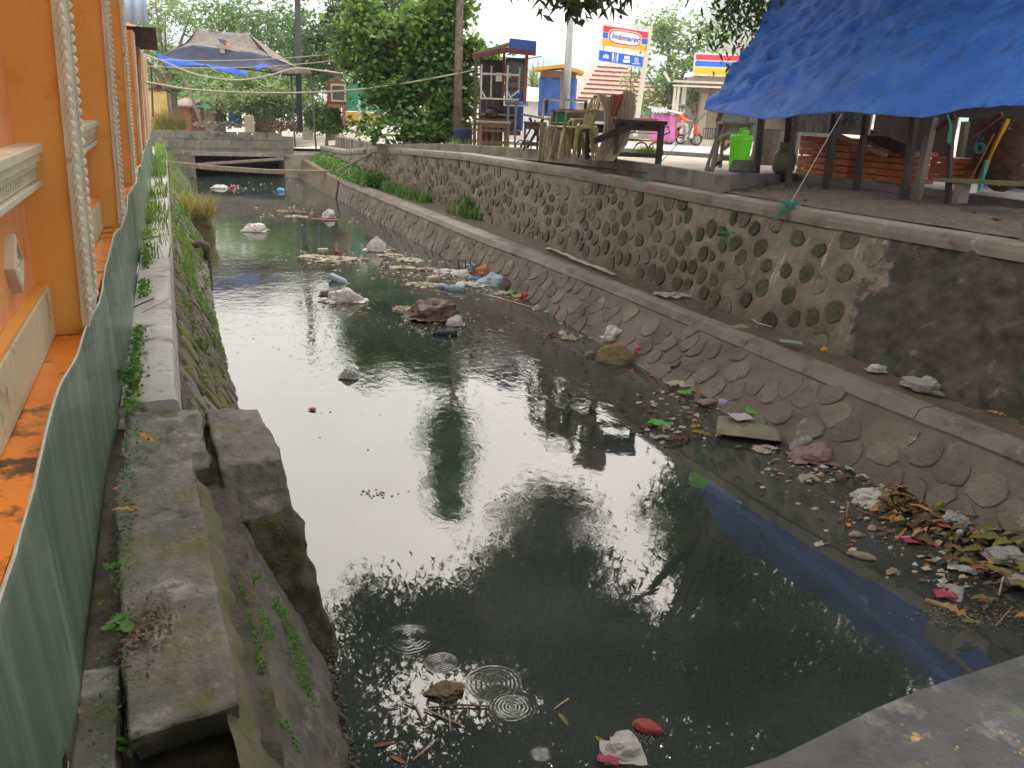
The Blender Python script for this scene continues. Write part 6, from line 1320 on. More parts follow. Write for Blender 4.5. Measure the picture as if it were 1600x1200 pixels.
for (x, y, z) in ((.38, -.3, 1.06), (.38, .3, 1.06)):   # fingers round the grips
    for k in range(4): G().tube([(x-.01, y+(k-1.5)*.02, z+.01), (x+.03, y+(k-1.5)*.02, z+.02), (x+.05, y+(k-1.5)*.02, z-.01), (x+.03, y+(k-1.5)*.02, z-.03)], .009, 5).build('finger', 'skin', pr)
G().tube([(x-.01, y, z), (x+.01, y-.05, z-.01), (x+.03, y-.04, z-.03)], .01, 5).build('thumb', 'skin', pr)
G().hexa([(-.52, -.13, 1.0), (-.36, -.14, .98), (-.36, .14, .98), (-.52, .13, 1.0), (-.5, -.11, 1.38), (-.34, -.13, 1.4), (-.34, .13, 1.4), (-.5, .11, 1.38)]).build('backpack', 'bike_dark', label='small black backpack worn by the rider', cat='backpack', loc=pr.location, rz=pr.rotation_euler.z, bevel=.04)
t = put('parked_scooter', 'dark scooter standing left of the rider by the pink booth', 'scooter', 1046, 225, 39, -.2)
for x in (-.5, .5): G().tube([(x+.2*math.cos(a), 0, .24+.2*math.sin(a)) for a in np.linspace(0, 2*PI, 15)], .05, 6, cap=False).build('wheel', 'bike_dark', t)
G().add([(-.7, -.1, .75), (-.1, -.1, .7), (.1, -.1, .35), (.35, -.1, .4), (.5, -.1, .95), (.4, -.1, 1.0), (.2, -.1, .5), (-.4, -.1, .35)]+[(-.7, .1, .75), (-.1, .1, .7), (.1, .1, .35), (.35, .1, .4), (.5, .1, .95), (.4, .1, 1.0), (.2, .1, .5), (-.4, .1, .35)], [(0, 1, 2, 7), (15, 10, 9, 8), (2, 3, 6), (14, 11, 10), (3, 4, 5, 6), (14, 13, 12, 11)]+[(i, (i+1) % 8, 8+(i+1) % 8, 8+i) for i in range(8)]).build('body', 'bike_dark', t)
# overhead wires in front of the hills
for k, (x0, y0, x1, y1) in enumerate([(815, 101, 1010, 112), (815, 112, 1010, 128), (815, 119, 1005, 104)]):
    cable([atD(x0, y0, 60), atD(x1, y1, 60)], .018, 'galv', ['highest thin wire in front of the mountain', 'lowest thin wire in front of the mountain', 'rising thin wire crossing the other two before the mountain'][k], 'overhead_wire', sag=.4)

# ================================================================== THE BLUE TARPAULIN STALL
XT = 7.2
be = [(1100, 172), (1112, 176), (1140, 180), (1170, 184), (1200, 188), (1225, 186), (1255, 181), (1285, 178), (1315, 176), (1345, 179), (1375, 181), (1410, 184), (1440, 185), (1465, 179), (1500, 174), (1550, 169), (1600, 165), (1700, 158)]
B = [atX(x, y, XT) for x, y in be]; B = resample(B, 150)
ends = (atX(1195, 0, 8.9), None); Tl = B[0]+(ends[0]-B[0])*1.75; Tr = np.array([Tl[0]+.1, B[-1][1]-.2, Tl[2]-.1])
T_ = resample([Tl, Tl*.5+Tr*.5+np.array([0, 0, -.1]), Tr], 150)
nv = 90; t_ = np.linspace(0, 1, nv)[None, :, None]; P = B[:, None]*(1-t_)+T_[:, None]*t_
tie = B[np.argmin(np.linalg.norm(B-atX(1315, 176, XT), axis=1))]; tie2 = B[np.argmin(np.linalg.norm(B-atX(1465, 179, XT), axis=1))]
nrm = np.cross(T_[0]-B[0], B[-1]-B[0]); nrm /= np.linalg.norm(nrm); nrm = nrm if nrm[2] > 0 else -nrm
up_ = (T_[0]-B[0])/np.linalg.norm(T_[0]-B[0]); al = np.array([0, -1.0, 0])
a_ = (P-B[0])@al; u_ = (P-B[0])@up_
d = -.16*np.sin(PI*t_[..., 0])*1.0
d = d+.05*vnoise(np.stack([a_*1.2, u_*.5, 0*a_], -1), 1.3, 3, 3)
for tq_, amp, rr in ((tie, .075, 1.5), (tie2, .05, 1.3), (B[0], .05, 1.2), (B[45], .035, .9)):
    da, du_ = (P-tq_)@al, (P-tq_)@up_; r = np.hypot(da, du_); th = np.arctan2(da, du_+1e-6)
    d = d+amp*np.exp(-r/rr)*np.minimum(r*3, 1)*(1-2*np.abs(np.sin(th*5.5+tq_[1]*3)))
d = d*np.clip(.35+u_*1.2, 0, 1)+.014*np.sin(a_*9+u_*4+3*vnoise(P, 1, 6, 2))*np.clip(1-u_/1.6, 0, 1)*np.clip(u_*5, .2, 1)+(.07*(1-np.abs(vnoise(np.stack([a_+.6*u_, u_*.5-.4*a_, 0*a_], -1), 2.4, 7, 3))*2.2)+.04*(1-np.abs(vnoise(np.stack([a_*.8-.5*u_, u_*.7+.4*a_, 0*a_], -1), 5.5, 9, 2))*2.2))*np.clip(u_*5, .25, 1)+.01*vnoise(P, 9, 8, 3)
P = P+nrm*d[..., None]
tp_ = thing('tarp_stall', 'open market stall under a big sagging blue tarpaulin at the right edge', 'stall', (8.1, 8.5, ZK))
TP = np.array([8.1, 8.5, ZK])
finish(gridmesh('tarpaulin', P-TP), 'tarpaulin', 'tarp', tp_, smooth=True, solid=.004)
Q = np.array([[T_[i]*(1-v)+(T_[i]+np.array([1.3, 0, -.9]))*v+np.array([0, 0, .02*math.sin(i*.4)]) for v in np.linspace(0, 1, 12)] for i in range(0, 150, 4)])
finish(gridmesh('rear_sheet', Q-TP), 'rear_sheet', 'tarp', tp_, smooth=True, solid=.004)
g = G()
for i in (5, 144): G().bar(tuple(B[i]-TP+[.12, 0, -.12]), tuple(T_[i]-TP+[.1, 0, -.2]), .05, .05).build('rafter', 'wood_brown', tp_)
def post(x0, y0, x1, y1, w_, m, z=ZK, lab=None, X=None, d=None, topz=None):
    b = at(x1, y1, z); b[2] -= .06
    u = atY(x0, y0, b[1])
    u[2] = min(max(u[2], topz or 0, 2.66), 2.6+max(0, b[0]-7.35)*.5)
    o = G().bar(tuple(b-TP), tuple(u-TP), w_, d or w_).build('post', m, tp_)
    if lab: o['label'] = lab
    return o
post(1187, 206, 1180, 290, .065, 'dark_wood', topz=2.75); post(1229, 208, 1225, 289, .06, 'dark_wood', topz=2.7); post(1302, 206, 1290, 300, .075, 'dark_wood', topz=2.7); post(1350, 206, 1337, 301, .065, 'dark_wood', topz=2.7)
post(1430, 183, 1412, 317, .075, 'dark_wood'); post(1458, 183, 1430, 317, .085, 'wood_grey', lab='pale weathered leaning post'); post(1487, 190, 1482, 322, .05, 'dark_wood'); post(1240, 208, 1232, 285, .05, 'dark_wood', z=1.86)
post(1165, 188, 1156, 264, .085, 'wood_grey', z=1.83); post(1509, 190, 1494, 282, .08, 'plank_green', z=1.9); post(1640, 170, 1620, 330, .08, 'dark_wood')
def cpix(name, m, x0, y0, x1, y1, X, th, t=tp_, **k):
    """upright board facing the canal at distance X"""
    a, b = atX(x0, y1, X), atX(x1, y1, X); h = atX((x0+x1)/2, y0, X)[2]; zb = atX((x0+x1)/2, y1, X)[2]
    return G().box(0, th, b[1]-TP[1], a[1]-TP[1], zb-TP[2], h-TP[2]).build(name, m, t, **k) if False else G().hexa([(X-TP[0], b[1]-TP[1], zb-TP[2]), (X-TP[0]+th, b[1]-TP[1], zb-TP[2]), (X-TP[0]+th, a[1]-TP[1], zb-TP[2]), (X-TP[0], a[1]-TP[1], zb-TP[2]), (X-TP[0], b[1]-TP[1], h-TP[2]), (X-TP[0]+th, b[1]-TP[1], h-TP[2]), (X-TP[0]+th, a[1]-TP[1], h-TP[2]), (X-TP[0], a[1]-TP[1], h-TP[2])]).build(name, m, t, **k)
cpix('counter_board', 'board_stained', 1187, 170, 1357, 206, 8.25, .03); cpix('counter_shelf', 'dark_wood', 1187, 203, 1357, 207, 8.29, .5)
cpix('plywood_sheet', 'plywood', 1357, 150, 1484, 243, 9.3, .03); cpix('header_board', 'plywood', 1440, 165, 1660, 185, 8.6, .04)
cpix('dark_backing', 'dark_wood', 1490, 150, 1680, 300, 10.6, .04); cpix('side_sheet', 'dark_wood', 1236, 140, 1357, 206, 10.2, .03)
for k, (x0, y0, x1, y1, m) in enumerate([(1443, 218, 1492, 182, 'red_wood'), (1519, 212, 1566, 178, 'red_wood')]):
    G().bar(tuple(atX(x0, y0, 8.15+.1*k)-TP), tuple(atX(x1, y1, 8.15+.1*k)-TP), .04, .045).build('brace', m, tp_)
# furniture below
t = thing('green_bench', 'yellow-green painted plank bench under the right side of the tarpaulin', 'bench', atX(1462, 284, 8.05))
o1 = atX(1462, 284, 8.05); 
a, b = atX(1458, 281, 8.05)-o1, atX(1660, 291, 8.05)-o1
for k in range(2): G().hexa([tuple(q) for q in (a+[.14*k, 0, -.02], b+[.14*k, 0, -.02], b+[.14*k+.13, 0, -.02], a+[.14*k+.13, 0, -.02], a+[.14*k, 0, .02], b+[.14*k, 0, .02], b+[.14*k+.13, 0, .02], a+[.14*k+.13, 0, .02])]).build('plank', 'plank_green', t)
for q in (.2, .8): m_ = a+(b-a)*q; G().box(m_[0]+.05, m_[0]+.2, m_[1]-.04, m_[1]+.04, m_[2]-.24, m_[2]-.02).build('leg', 'wood_grey', t)
def crate_stack(x0, y0, x1, y1, X, n, label, d=.5):
    a, b = atX(x0, y1, X), atX(x1, y1, X); h = atX((x0+x1)/2, y0, X)[2]-a[2]; L = a[1]-b[1]; t = thing('plastic_stack', label, 'stack', b)
    for k in range(n):
        z0, z1 = h*k/n, h*(k+.86)/n; j = rnd.uniform(-.012, .012)
        G().box(j, d+j, .0+j, L+j, z0, z1).build('tray', 'orange_plastic', t, bevel=.008)
        m_ = max(2, int(L/.11))
        for q in range(m_): G().box(j-.008, j+.002, L*(q+.2)/m_, L*(q+.8)/m_, z0+(z1-z0)*.25, z0+(z1-z0)*.7).build('rib', 'orange_plastic', t)
    return t
crate_stack(1241, 223, 1322, 281, 8.75, 6, 'left taller stack of orange plastic trays behind the stall posts'); crate_stack(1335, 242, 1413, 288, 8.7, 5, 'middle stack of orange plastic trays under the plywood sheet'); crate_stack(1448, 247, 1476, 283, 8.75, 4, 'short stack of orange plastic trays right of the pale leaning post')
for (x0, y0, x1, y1, m, w_, lab) in ((1300, 207, 1385, 243, 'wood_pale', .05, 'pale-edged plank sliding down onto the middle orange trays'), (1352, 208, 1425, 240, 'dark_wood', .14, 'wide dark plank leaning above the middle orange trays')):
    o_ = G().bar(tuple(atX(x0, y0, 8.62)), tuple(atX(x1, y1, 8.62)), w_, .04, up=(1, 0, 0)); o_.build('leaning_plank', m, label=lab, cat='plank')
t = thing('teal_chair', 'edge of a teal plastic chair beside the taller orange trays', 'chair', atX(1246, 283, 8.9)); o1 = atX(1246, 283, 8.9)
G().tube([(0, 0, .0), (0, 0, .35), (.0, -.03, .5), (0, -.16, .56)], .025, 6).build('back_frame', 'teal', t); G().box(0, .35, -.3, .02, .25, .28).build('seat', 'teal', t)
for q in (-.28, 0): G().box(.3, .34, q-.02, q+.02, 0, .25).build('leg', 'teal', t)
t = thing('teal_rack', 'teal-wheeled contraption with a pale slanting stick right of the green post', 'rack', atX(1520, 283, 8.9))
G().tube([(0, .055*math.cos(a), .38+.05*math.sin(a)) for a in np.linspace(0, 2*PI, 17)], .02, 6).build('hoop', 'teal', t); G().bar((0, .04, 0), (0, -.14, .55), .018).build('stick', 'p_orange', t); G().box(0, .04, -.12, -.09, -.1, .25).build('upright', 'teal', t); G().box(-.02, .1, .0, .1, -.14, -.02).build('foot_block', 'sign_white', t)
o1 = atX(1530, 285, 9.0)
o_ = G().bar((0, 0, 0), (0, -.22, .85), .06, .03); o_.build('yellow_stick', 'yellow_paint', label='mustard yellow upright board beside the patterned bundle', cat='board', loc=o1)
blob('patterned_bundle', 'batik', None, (0, 0, .42), (.3, .36, .5), 3, .12, 2, 5, label='tall bundle wrapped in dark brown patterned cloth under the tarpaulin', cat='bundle', loc=atX(1562, 286, 9.3))
# green drum, black tub, branches, gas cylinder, low table
t = thing('green_drum', 'lime green plastic water drum with a lidded spout at the kerb corner', 'drum', at(1140, 268, 1.955)+np.array([.12, .0, 0])); s = .0088
G().lathe([(.10, 0), (.115, .02), (.135, .38), (.142, .385), (.142, .42), (.13, .43)], 20).build('body', 'lime', t, smooth=False); G().lathe([(.137, .43), (.13, .445), (.03, .45)], 20).build('lid', 'lime', t)
G().lathe([(.05, .445), (.055, .5), (.045, .505)], 12, (.03, -.02, 0)).tube([(-.05, 0, .45), (-.04, 0, .52), (.06, 0, .53), (.09, 0, .47)], .012, 6).build('handle', 'lime', t)
t = thing('black_tub', 'upturned black rubber tub at the foot of the green drum', 'tub', at(1153, 268, 1.955)+np.array([-.02, -.1, 0])); G().lathe([(.155, 0), (.16, .02), (.15, .035), (.125, .14), (.115, .15), (.02, .15)], 22).build('body', 'black_tub', t)
t = thing('gas_cylinder', 'small olive green gas cylinder in the shade behind the stall posts', 'gas cylinder', at(1200, 270, 1.9)+np.array([.25, .0, 0])); G().lathe([(.12, 0), (.15, .05), (.155, .14), (.15, .25), (.1, .31), (.05, .33)], 18).build('body', 'gas_green', t, smooth=True); G().lathe([(.09, .32), (.095, .4), (.085, .41)], 14).build('collar', 'gas_green', t)
t = thing('low_table', 'grey wooden frame table behind the green drum', 'table', atD(1140, 262, 11.6), RZ); wood_table(t, .44, .4, .62, 'wood_grey', leg=.045)
G().bar((-.16, -.2, .25), (.12, -.2, .55), .04).build('brace', 'wood_grey', t)
for k, (pts, lab) in enumerate([([(1103, 268), (1110, 245), (1118, 222), (1121, 213)], 'left thin forked branch leaning by the green drum'), ([(1112, 268), (1118, 240), (1124, 218), (1139, 211)], 'thicker pale branch bending toward the green drum'), ([(1105, 267), (1118, 258), (1126, 252)], 'short dark branch lying at the foot of the leaning ones')]):
    G().tube(catm([tuple(atD(x, y, 10.3+.1*k)) for x, y in pts], 5), [.03]*100 if False else .024+.006*(k == 1), 7).build('leaning_branch', 'wood_grey' if k < 2 else 'dark_wood', label=lab, cat='branch', smooth=True)
t = thing('stub_pier', 'short square concrete pier at the right edge above the muddy wall', 'pier', at(1590, 378, ZK)+np.array([.12, 0, 0])); G().box(-.06, .1, -.25, .04, -.1, .33).build('body', 'kerb', t, bevel=.01)
# strings and netting tied to the coping
tie_pt = atX(1315, 178, XT); kn = at(1236, 316, ZK+.02)
cable([tie_pt, kn], .005, 'string_pale', 'pale string pulled tight from the tarpaulin hem down to the coping', 'rope')
cable([atX(1103, 176, XT), at(1007, 282, ZK+.02)], .006, 'string_green', 'pale green guy line from the tarpaulin corner down to the coping', 'rope')
def tangle(c, r, n, m, label, drop=None, name='string_tangle'):
    g = G()
    for k in range(n):
        P_ = [c+np.array([rnd.gauss(0, r), rnd.gauss(0, r*1.4), abs(rnd.gauss(0, r*.5))]) for _ in range(4)]
        if drop is not None and k % 2: P_[-1] = c+np.array(drop)*rnd.uniform(.5, 1)+np.array([0, rnd.gauss(0, r*.4), 0])
        g.tube(catm(P_, 6), .003, 4)
    return g.build(name, m, label=label, cat='string')
tangle(at(1232, 322, ZK+.01), .045, 26, 'string_green', 'tangle of green string on the coping where the pale string is tied', (-.1, .1, -.16))
tangle(at(1003, 285, ZK+.01), .03, 10, 'string_green', 'small knot of green twine at the foot of the guy line', (-.08, 0, -.14))
q = [atX(1145, 333, 5.83)+np.array([-.02, 0, 0]), atX(1140, 365, 5.8)+np.array([-.02, 0, 0]), atX(1128, 400, 5.76)+np.array([-.02, 0, 0])]
tangle(q[1], .03, 14, 'string_green', 'frayed green netting hanging down the retaining wall', (0, .05, -.18))
g = G()
for k in range(7): g.tube(catm([tuple(atX(1480, 178, XT)), tuple(atX(1484+k*.4, 195, XT-.02)), tuple(atX(1480+k, 222+k % 3*2, XT-.02))], 5), .006, 4)
g.build('string_tassel', 'string_green', label='frayed pale green tassel dangling from the tarpaulin hem', cat='string')
# ================================================================== LITTER
def wid(p, wpx): return wpx*float((np.array(p)-_O)@_F)/CF
GL = 'litter floating in the canal'
def ridge(V, s, seed): return 1-np.abs(vnoise(V, s, seed, 2))*2.6
def facets(V, k, seed):
    r = np.random.default_rng(seed); S_ = r.normal(size=(k, 3)); S_ /= np.linalg.norm(S_, axis=1, keepdims=True); d = np.linalg.norm(V[:, None]-S_[None], axis=2); return d.min(1)/d.min(1).max()
def raft(px, py, wpx, m, label, z, d, name, cat, group, seed):
    p = at(px, py, z); w_ = wid(p, wpx)/2; r = random.Random(seed); g = G()
    for k in range(60):
        a = r.uniform(0, 2*PI); q = math.sqrt(r.random()); x, y = w_*q*math.cos(a), w_*d*q*math.sin(a); s_ = w_*r.uniform(.1, .42); h = .012+.04*(1-q)*r.random(); th = r.uniform(0, PI)
        ring = [(x+s_*r.uniform(.5, 1)*math.cos(th+b_), y+s_*.55*r.uniform(.5, 1)*math.sin(th+b_), h+r.uniform(-.012, .014)) for b_ in np.linspace(0, 2*PI, 7)[:-1]]
        g.add(ring+[(x, y, h+.008)], [(i, (i+1) % 6, 6) for i in range(6)])
    return g.build(name, m, label=label, cat=cat, group=group, loc=p, rz=RZ)
def bag(px, py, wpx, m, label, z=0, h=.45, d=.7, rz=None, seed=None, name='plastic_bag', cat='plastic bag', group=GL, amp=.3, peak=0, n=4):
    seed = seed or int(px*7+py) % 900
    if h <= .2 and amp >= .4: return raft(px, py, wpx, m, label, z, d, name, cat, group, seed)
    p = at(px, py, z); w_ = wid(p, wpx)/2
    bm = bmesh.new(); bmesh.ops.create_icosphere(bm, subdivisions=n, radius=1); V = np.array([v.co[:] for v in bm.verts])
    k = 1+amp*1.2*vnoise(V, 1.3, seed, 2)+amp*.9*(facets(V, 18, seed)-.5)+amp*.8*(facets(V, 110, seed+1)-.5)+amp*.15*vnoise(V, 12, seed+2, 1); V = V*k[:, None]
    V[:, 2] = np.where(V[:, 2] < -.15, -.15+(V[:, 2]+.15)*.15, V[:, 2]); V[:, 2] *= (1+peak*.35*np.exp(-((V[:, 0]-.1)**2+V[:, 1]**2)*5))
    rr_ = np.hypot(V[:, 0], V[:, 1]); sk = 1+amp*.9*np.clip(.2-V[:, 2], 0, .4)*np.sin(np.arctan2(V[:, 1], V[:, 0])*5+seed); V[:, 0] *= sk; V[:, 1] *= sk
    V = V*np.array([w_, w_*d, w_*2*h])
    for v, q in zip(bm.verts, V): v.co = q
    me = bpy.data.meshes.new(name); bm.to_mesh(me); bm.free()
    o = finish(me, name, m, label=label, cat=cat, group=group, loc=p+np.array([0, 0, .01]), rz=RZ if rz is None else rz, smooth=amp < .2)
    if name == 'plastic_bag' and wpx > 18:
        u, v = np.meshgrid(np.linspace(-1.05, 1.1, 22), np.linspace(-1.1, .7, 16), indexing='ij'); P = np.stack([u*w_, v*w_*d, 0*u], -1); q = np.stack([u, v, 0*u+seed], -1)
        P[..., 0] += w_*.3*vnoise(q, 1.2, seed, 2); P[..., 1] += w_*.3*vnoise(q, 1.2, seed+3, 2); P[..., 2] = .002+w_*h*.45*np.abs(vnoise(q, 3.6, seed+5, 2))
        finish(gridmesh('film', P), 'film', m, o, smooth=False)
    return o
def sheet(px, py, wpx, m, label, z=0, asp=.6, rz=0, seed=None, name='wrapper', cat='wrapper', group=GL, amp=.18, tilt_=0, n=14, dz=.012, solid=.002):
    p = at(px, py, z); w_ = wid(p, wpx); seed = seed or int(px*3+py*5) % 900
    u, v = np.meshgrid(np.linspace(-.5, .5, n+4), np.linspace(-.5, .5, n), indexing='ij'); P = np.stack([u*w_, v*w_*asp, 0*u], -1)
    q = np.stack([u*2, v*2*asp, 0*u], -1)
    P[..., 2] = w_*amp*(vnoise(q, 2.1, seed, 2)+.5*ridge(q, 3.3, seed+1))*.5+tilt_*u*w_
    P[..., 0] += w_*.07*vnoise(q, 3, seed+5, 2); P[..., 1] += w_*.07*vnoise(q, 3, seed+6, 2)
    return finish(gridmesh(name, P), name, m, label=label, cat=cat, group=group, loc=p+np.array([0, 0, dz+w_*amp*.3]), rz=RZ+rz, smooth=False, solid=solid)
def leafmesh(L, W, curl=.3, seed=0):
    r = random.Random(seed); P = []
    for i in range(9):
        t_ = i/8; ww = W*math.sin(PI*min(1, t_*.96+.03))**.75*(1-.25*t_)+.0006; x = L*(t_-.5); z = curl*L*(.35*math.sin(t_*3+r.random()*2)+.25*t_*t_); b = r.uniform(-.1, .1)*W
        P.append([(x, -ww+b, z+ww*.45), (x, -ww*.5+b, z+ww*.12), (x, b, z), (x, ww*.5+b, z+ww*.12), (x, ww+b, z+ww*.45)])
    g = G().grid(P); return g
LEAFM = {}
def leaf(px, py, wpx, m, label, z=0, rz=0, asp=.32, curl=.3, group=None, seed=0, dz=.006, name='fallen_leaf', tx=0, ty=0):
    p = at(px, py, z); L = wid(p, wpx); key = (m, round(asp, 2), round(curl, 2), seed % 4)
    if key not in LEAFM:
        o = leafmesh(1, asp/2, curl, seed % 4).build(name, m, smooth=True, solid=0); g = G().tube([(-.5, 0, 0), (-.62, .02, .02)], .01, 4)
        LEAFM[key] = o.data; bpy.data.objects.remove(o)
    o = bpy.data.objects.new(name, LEAFM[key]); C.objects.link(o); o.scale = (L, L, L); o.location = Vector([float(c) for c in p])+Vector((0, 0, dz)); o.rotation_euler = (tx, ty, RZ+rz)
    o['label'] = label; o['category'] = 'leaf'
    if group: o['group'] = group
    return o
def bottle(px, py, lpx, m, label, rz=0, z=0, capm='p_sky', r=.16, tilt_=0, group=GL, neck=None):
    p = at(px, py, z); L = wid(p, lpx); t = thing('plastic_bottle', label, 'bottle', p+np.array([0, 0, L*r*.45]), RZ+rz, group); t.rotation_euler.y = tilt_
    pr_ = [(r*.75, -.5), (r, -.47), (r, -.3), (r*.9, -.27), (r, -.24), (r, -.06), (r*.9, -.03), (r, 0), (r, .17), (r*.8, .27), (r*.38, .37), (r*.36, .45)]
    G().lathe([(a*L, b*L) for a, b in pr_], 14, (0, 0, 0), 'x').build('body', m, t, smooth=True); G().lathe([(r*.42*L, .44*L), (r*.42*L, .5*L)], 12, (0, 0, 0), 'x').build('cap', capm, t)
    G().lathe([(r*1.02*L, -.22*L), (r*1.02*L, -.05*L)], 14, (0, 0, 0), 'x').build('label_band', neck or 'p_lblue', t)
    return t
def cup(px, py, lpx, m, label, rz=0, z=0, rimm='p_white', tilt_=0, group=GL):
    p = at(px, py, z); L = wid(p, lpx); t = thing('plastic_cup', label, 'cup', p+np.array([0, 0, L*.22]), RZ+rz, group); t.rotation_euler.y = tilt_
    G().lathe([(.26*L, -.5*L), (.27*L, -.48*L), (.36*L, .42*L)], 16, (0, 0, 0), 'x').build('body', m, t, smooth=False); G().lathe([(.40*L, .42*L), (.40*L, .5*L), (.34*L, .5*L)], 16, (0, 0, 0), 'x').build('rim', rimm, t)
    return t
def stick(px0, py0, px1, py1, r, m, label, z0=0, z1=0, name='twig', cat='twig', group=GL, bend=.0):
    a, b = at(px0, py0, z0), at(px1, py1, z1); c = (a+b)/2+np.array([bend, bend, .01]); return G().tube([tuple(a+[0, 0, .008]), tuple(c), tuple(b+[0, 0, .008])], r, 6).build(name, m, label=label, cat=cat, group=group, smooth=True)
# far reach
bag(398, 361, 36, 'p_white', 'domed white plastic bag floating alone in the upper middle of the canal', h=.32)
bag(343, 294, 22, 'p_white', 'small white plastic scrap beside the red ball in the far water', h=.25)
bag(365, 294, 9, 'p_red', 'small round red object floating near the far left bank', h=.5, amp=.08, name='red_ball', cat='ball')
bag(439, 299, 13, 'p_sky', 'small bright blue scrap floating near the far bridge', h=.4, amp=.2)
bag(455, 331, 40, 'straw_litter', 'little raft of brown debris with a green sprig growing on it', h=.14, name='debris_raft', cat='debris', amp=.5); clump(455, 325, .06, .09, 70, .05, 'weed', 'small green sprig growing on the far raft of brown debris', flat=.8)
bag(464, 339, 32, 'p_foam', 'flat pale debris patch just below the raft with the sprig', h=.1, name='debris_patch', cat='debris', amp=.5)
bag(514, 340, 19, 'p_white', 'small white and red bag beside a floating red strip', h=.6, peak=.4); sheet(507, 344, 44, 'p_red', 'thin faded red strip floating under the small white and red bag', asp=.2, amp=.04)
bag(583, 338, 18, 'p_cream', 'cream coloured scrap where the water meets the far stone slope', h=.3)
# middle group
bag(588, 392, 34, 'p_white', 'upright white plastic bag with a pointed top in mid canal', h=.52, peak=.5); leaf(612, 391, 22, 'leaf_orange', 'tan leaf touching the pointed white bag', rz=.1)
for (x, y, w_, m, lab, h, sd) in ((490, 402, 40, 'p_cream', 'left lobe of the pale debris raft, a limp cream bag', .2, 4), (530, 405, 62, 'p_foam', 'wide brown-cream mass in the middle of the debris raft', .16, 5), (515, 409, 40, 'p_cream', 'folded cream sheet at the front of the debris raft', .12, 6)): bag(x, y, w_, m, lab, h=h, seed=sd, amp=.45)
p = at(505, 397); G().box(-.09, .09, -.06, .06, 0, .05).build('foam_tray', 'p_cream', label='cream foam tray tipped on top of the debris raft', cat='tray', loc=p+np.array([0, 0, .05]), rz=RZ+.4, bevel=.01, group=GL)
bag(527, 396, 10, 'p_red', 'small red scrap on the far side of the debris raft', h=.5); wood('floating_board', [at(556, 404, .02), at(576, 405, .02)], .06, .02, 'wood_grey', 'short grey board end at the right of the debris raft', 'board')
bottle(531, 441, 38, 'p_lblue', 'pale blue plastic bottle floating above the big white bag', rz=-.45, tilt_=.25, capm='p_cream')
bag(540, 470, 60, 'p_white', 'big white plastic bag floating in mid canal below the blue bottle', h=.34, d=.6, peak=.25); bag(513, 461, 26, 'p_pink', 'small pink-white bag pressed against the left of the big white bag', h=.35); bag(510, 470, 24, 'p_foam', 'brownish scrap at the left foot of the big white bag', h=.15)
bag(682, 496, 72, 'p_brown', 'large crumpled brown sack floating in mid canal', h=.32, d=.75, amp=.45); bag(636, 484, 44, 'p_cream', 'cream scrap trailing left of the crumpled brown sack', h=.1, amp=.5); bag(712, 508, 26, 'p_white', 'small white bag at the right end of the brown sack', h=.5)
sheet(672, 502, 60, 'p_brown', 'wet brown sheet spread in front of the crumpled sack', asp=.5, amp=.1)
bottle(694, 524, 40, 'p_black', 'dark bottle with a green neck floating below the brown sack', rz=-3.0, capm='p_green', neck='p_black')
bag(545, 590, 28, 'p_clear', 'small clear bag floating alone left of centre', h=.45); bag(488, 641, 12, 'p_magenta', 'tiny dark pink scrap floating left of centre', h=.2)
# line of litter along the right edge, far part
L1 = [(628, 419, 40, 'p_foam', .08), (668, 422, 34, 'p_pink', .14), (640, 407, 44, 'p_foam', .1), (700, 425, 44, 'p_white', .14), (735, 424, 26, 'p_lblue', .4), (722, 431, 30, 'p_white', .3), (757, 431, 36, 'p_orange', .4), (775, 434, 22, 'p_orange', .3), (660, 446, 50, 'p_foam', .07), (738, 446, 48, 'p_white', .16), (745, 439, 16, 'p_blue', .5), (772, 444, 44, 'p_lblue', .32), (790, 437, 14, 'p_yellow', .5), (796, 434, 10, 'p_orange', .6), (795, 452, 22, 'p_brown', .6), (800, 459, 18, 'p_green', .3), (785, 460, 26, 'p_white', .18), (815, 464, 30, 'p_cream', .2), (824, 467, 26, 'p_red', .4), (838, 483, 14, 'p_white', .4), (858, 475, 26, 'p_black', .7), (866, 489, 30, 'p_mint', .2), (878, 525, 12, 'p_white', .6), (868, 524, 26, 'p_brown', .1), (890, 530, 26, 'p_foam', .1), (610, 400, 40, 'p_foam', .06)]
LB = ['flat foamy scrap at the far left tip of the litter line', 'faded pink scrap in the far part of the litter line', 'beige scum patch above the litter line', 'torn white film in the middle of the litter line', 'pale blue cup-shaped scrap beside the upright sticks', 'crumpled white wrapper left of the orange packet', 'orange and yellow snack packet in the litter line', 'orange fold of the snack packet', 'long beige scum streak in front of the cream cup', 'white wet bag between the blue bottle and the blue bag', 'small deep blue scrap beside the blue bag', 'light blue bag resting on the litter line', 'small yellow scrap at the stone slope', 'tiny orange scrap at the stone slope', 'brown clod at the right end of the litter line', 'green scrap below the brown clod', 'white scrap in front of the brown clod', 'cream scrap left of the red packet', 'red and yellow packet at the foot of the slope', 'white knot at the end of the floating reed', 'black rag caught on the foot of the slope', 'mint and yellow packet below the black rag', 'tiny white cup at the slope foot above the white bag', 'brown leaf mush beside the tiny white cup', 'grey foam patch right of the tiny white cup', 'thin beige scum streak nearest the pointed white bag']
for (x, y, w_, m, h), lab in zip(L1, LB): bag(x, y, w_, m, lab, h=h, amp=.42, n=3, name='litter_scrap', cat='litter')
cup(676, 440, 18, 'p_cream', 'cream plastic cup lying at the left of the litter line', rz=.6); bottle(690, 449, 26, 'p_white', 'cloudy white bottle between the cream cup and the blue bottle', rz=.1); bottle(711, 454, 32, 'p_lblue', 'clear blue-banded bottle at the front of the litter line', rz=3.1, r=.2)
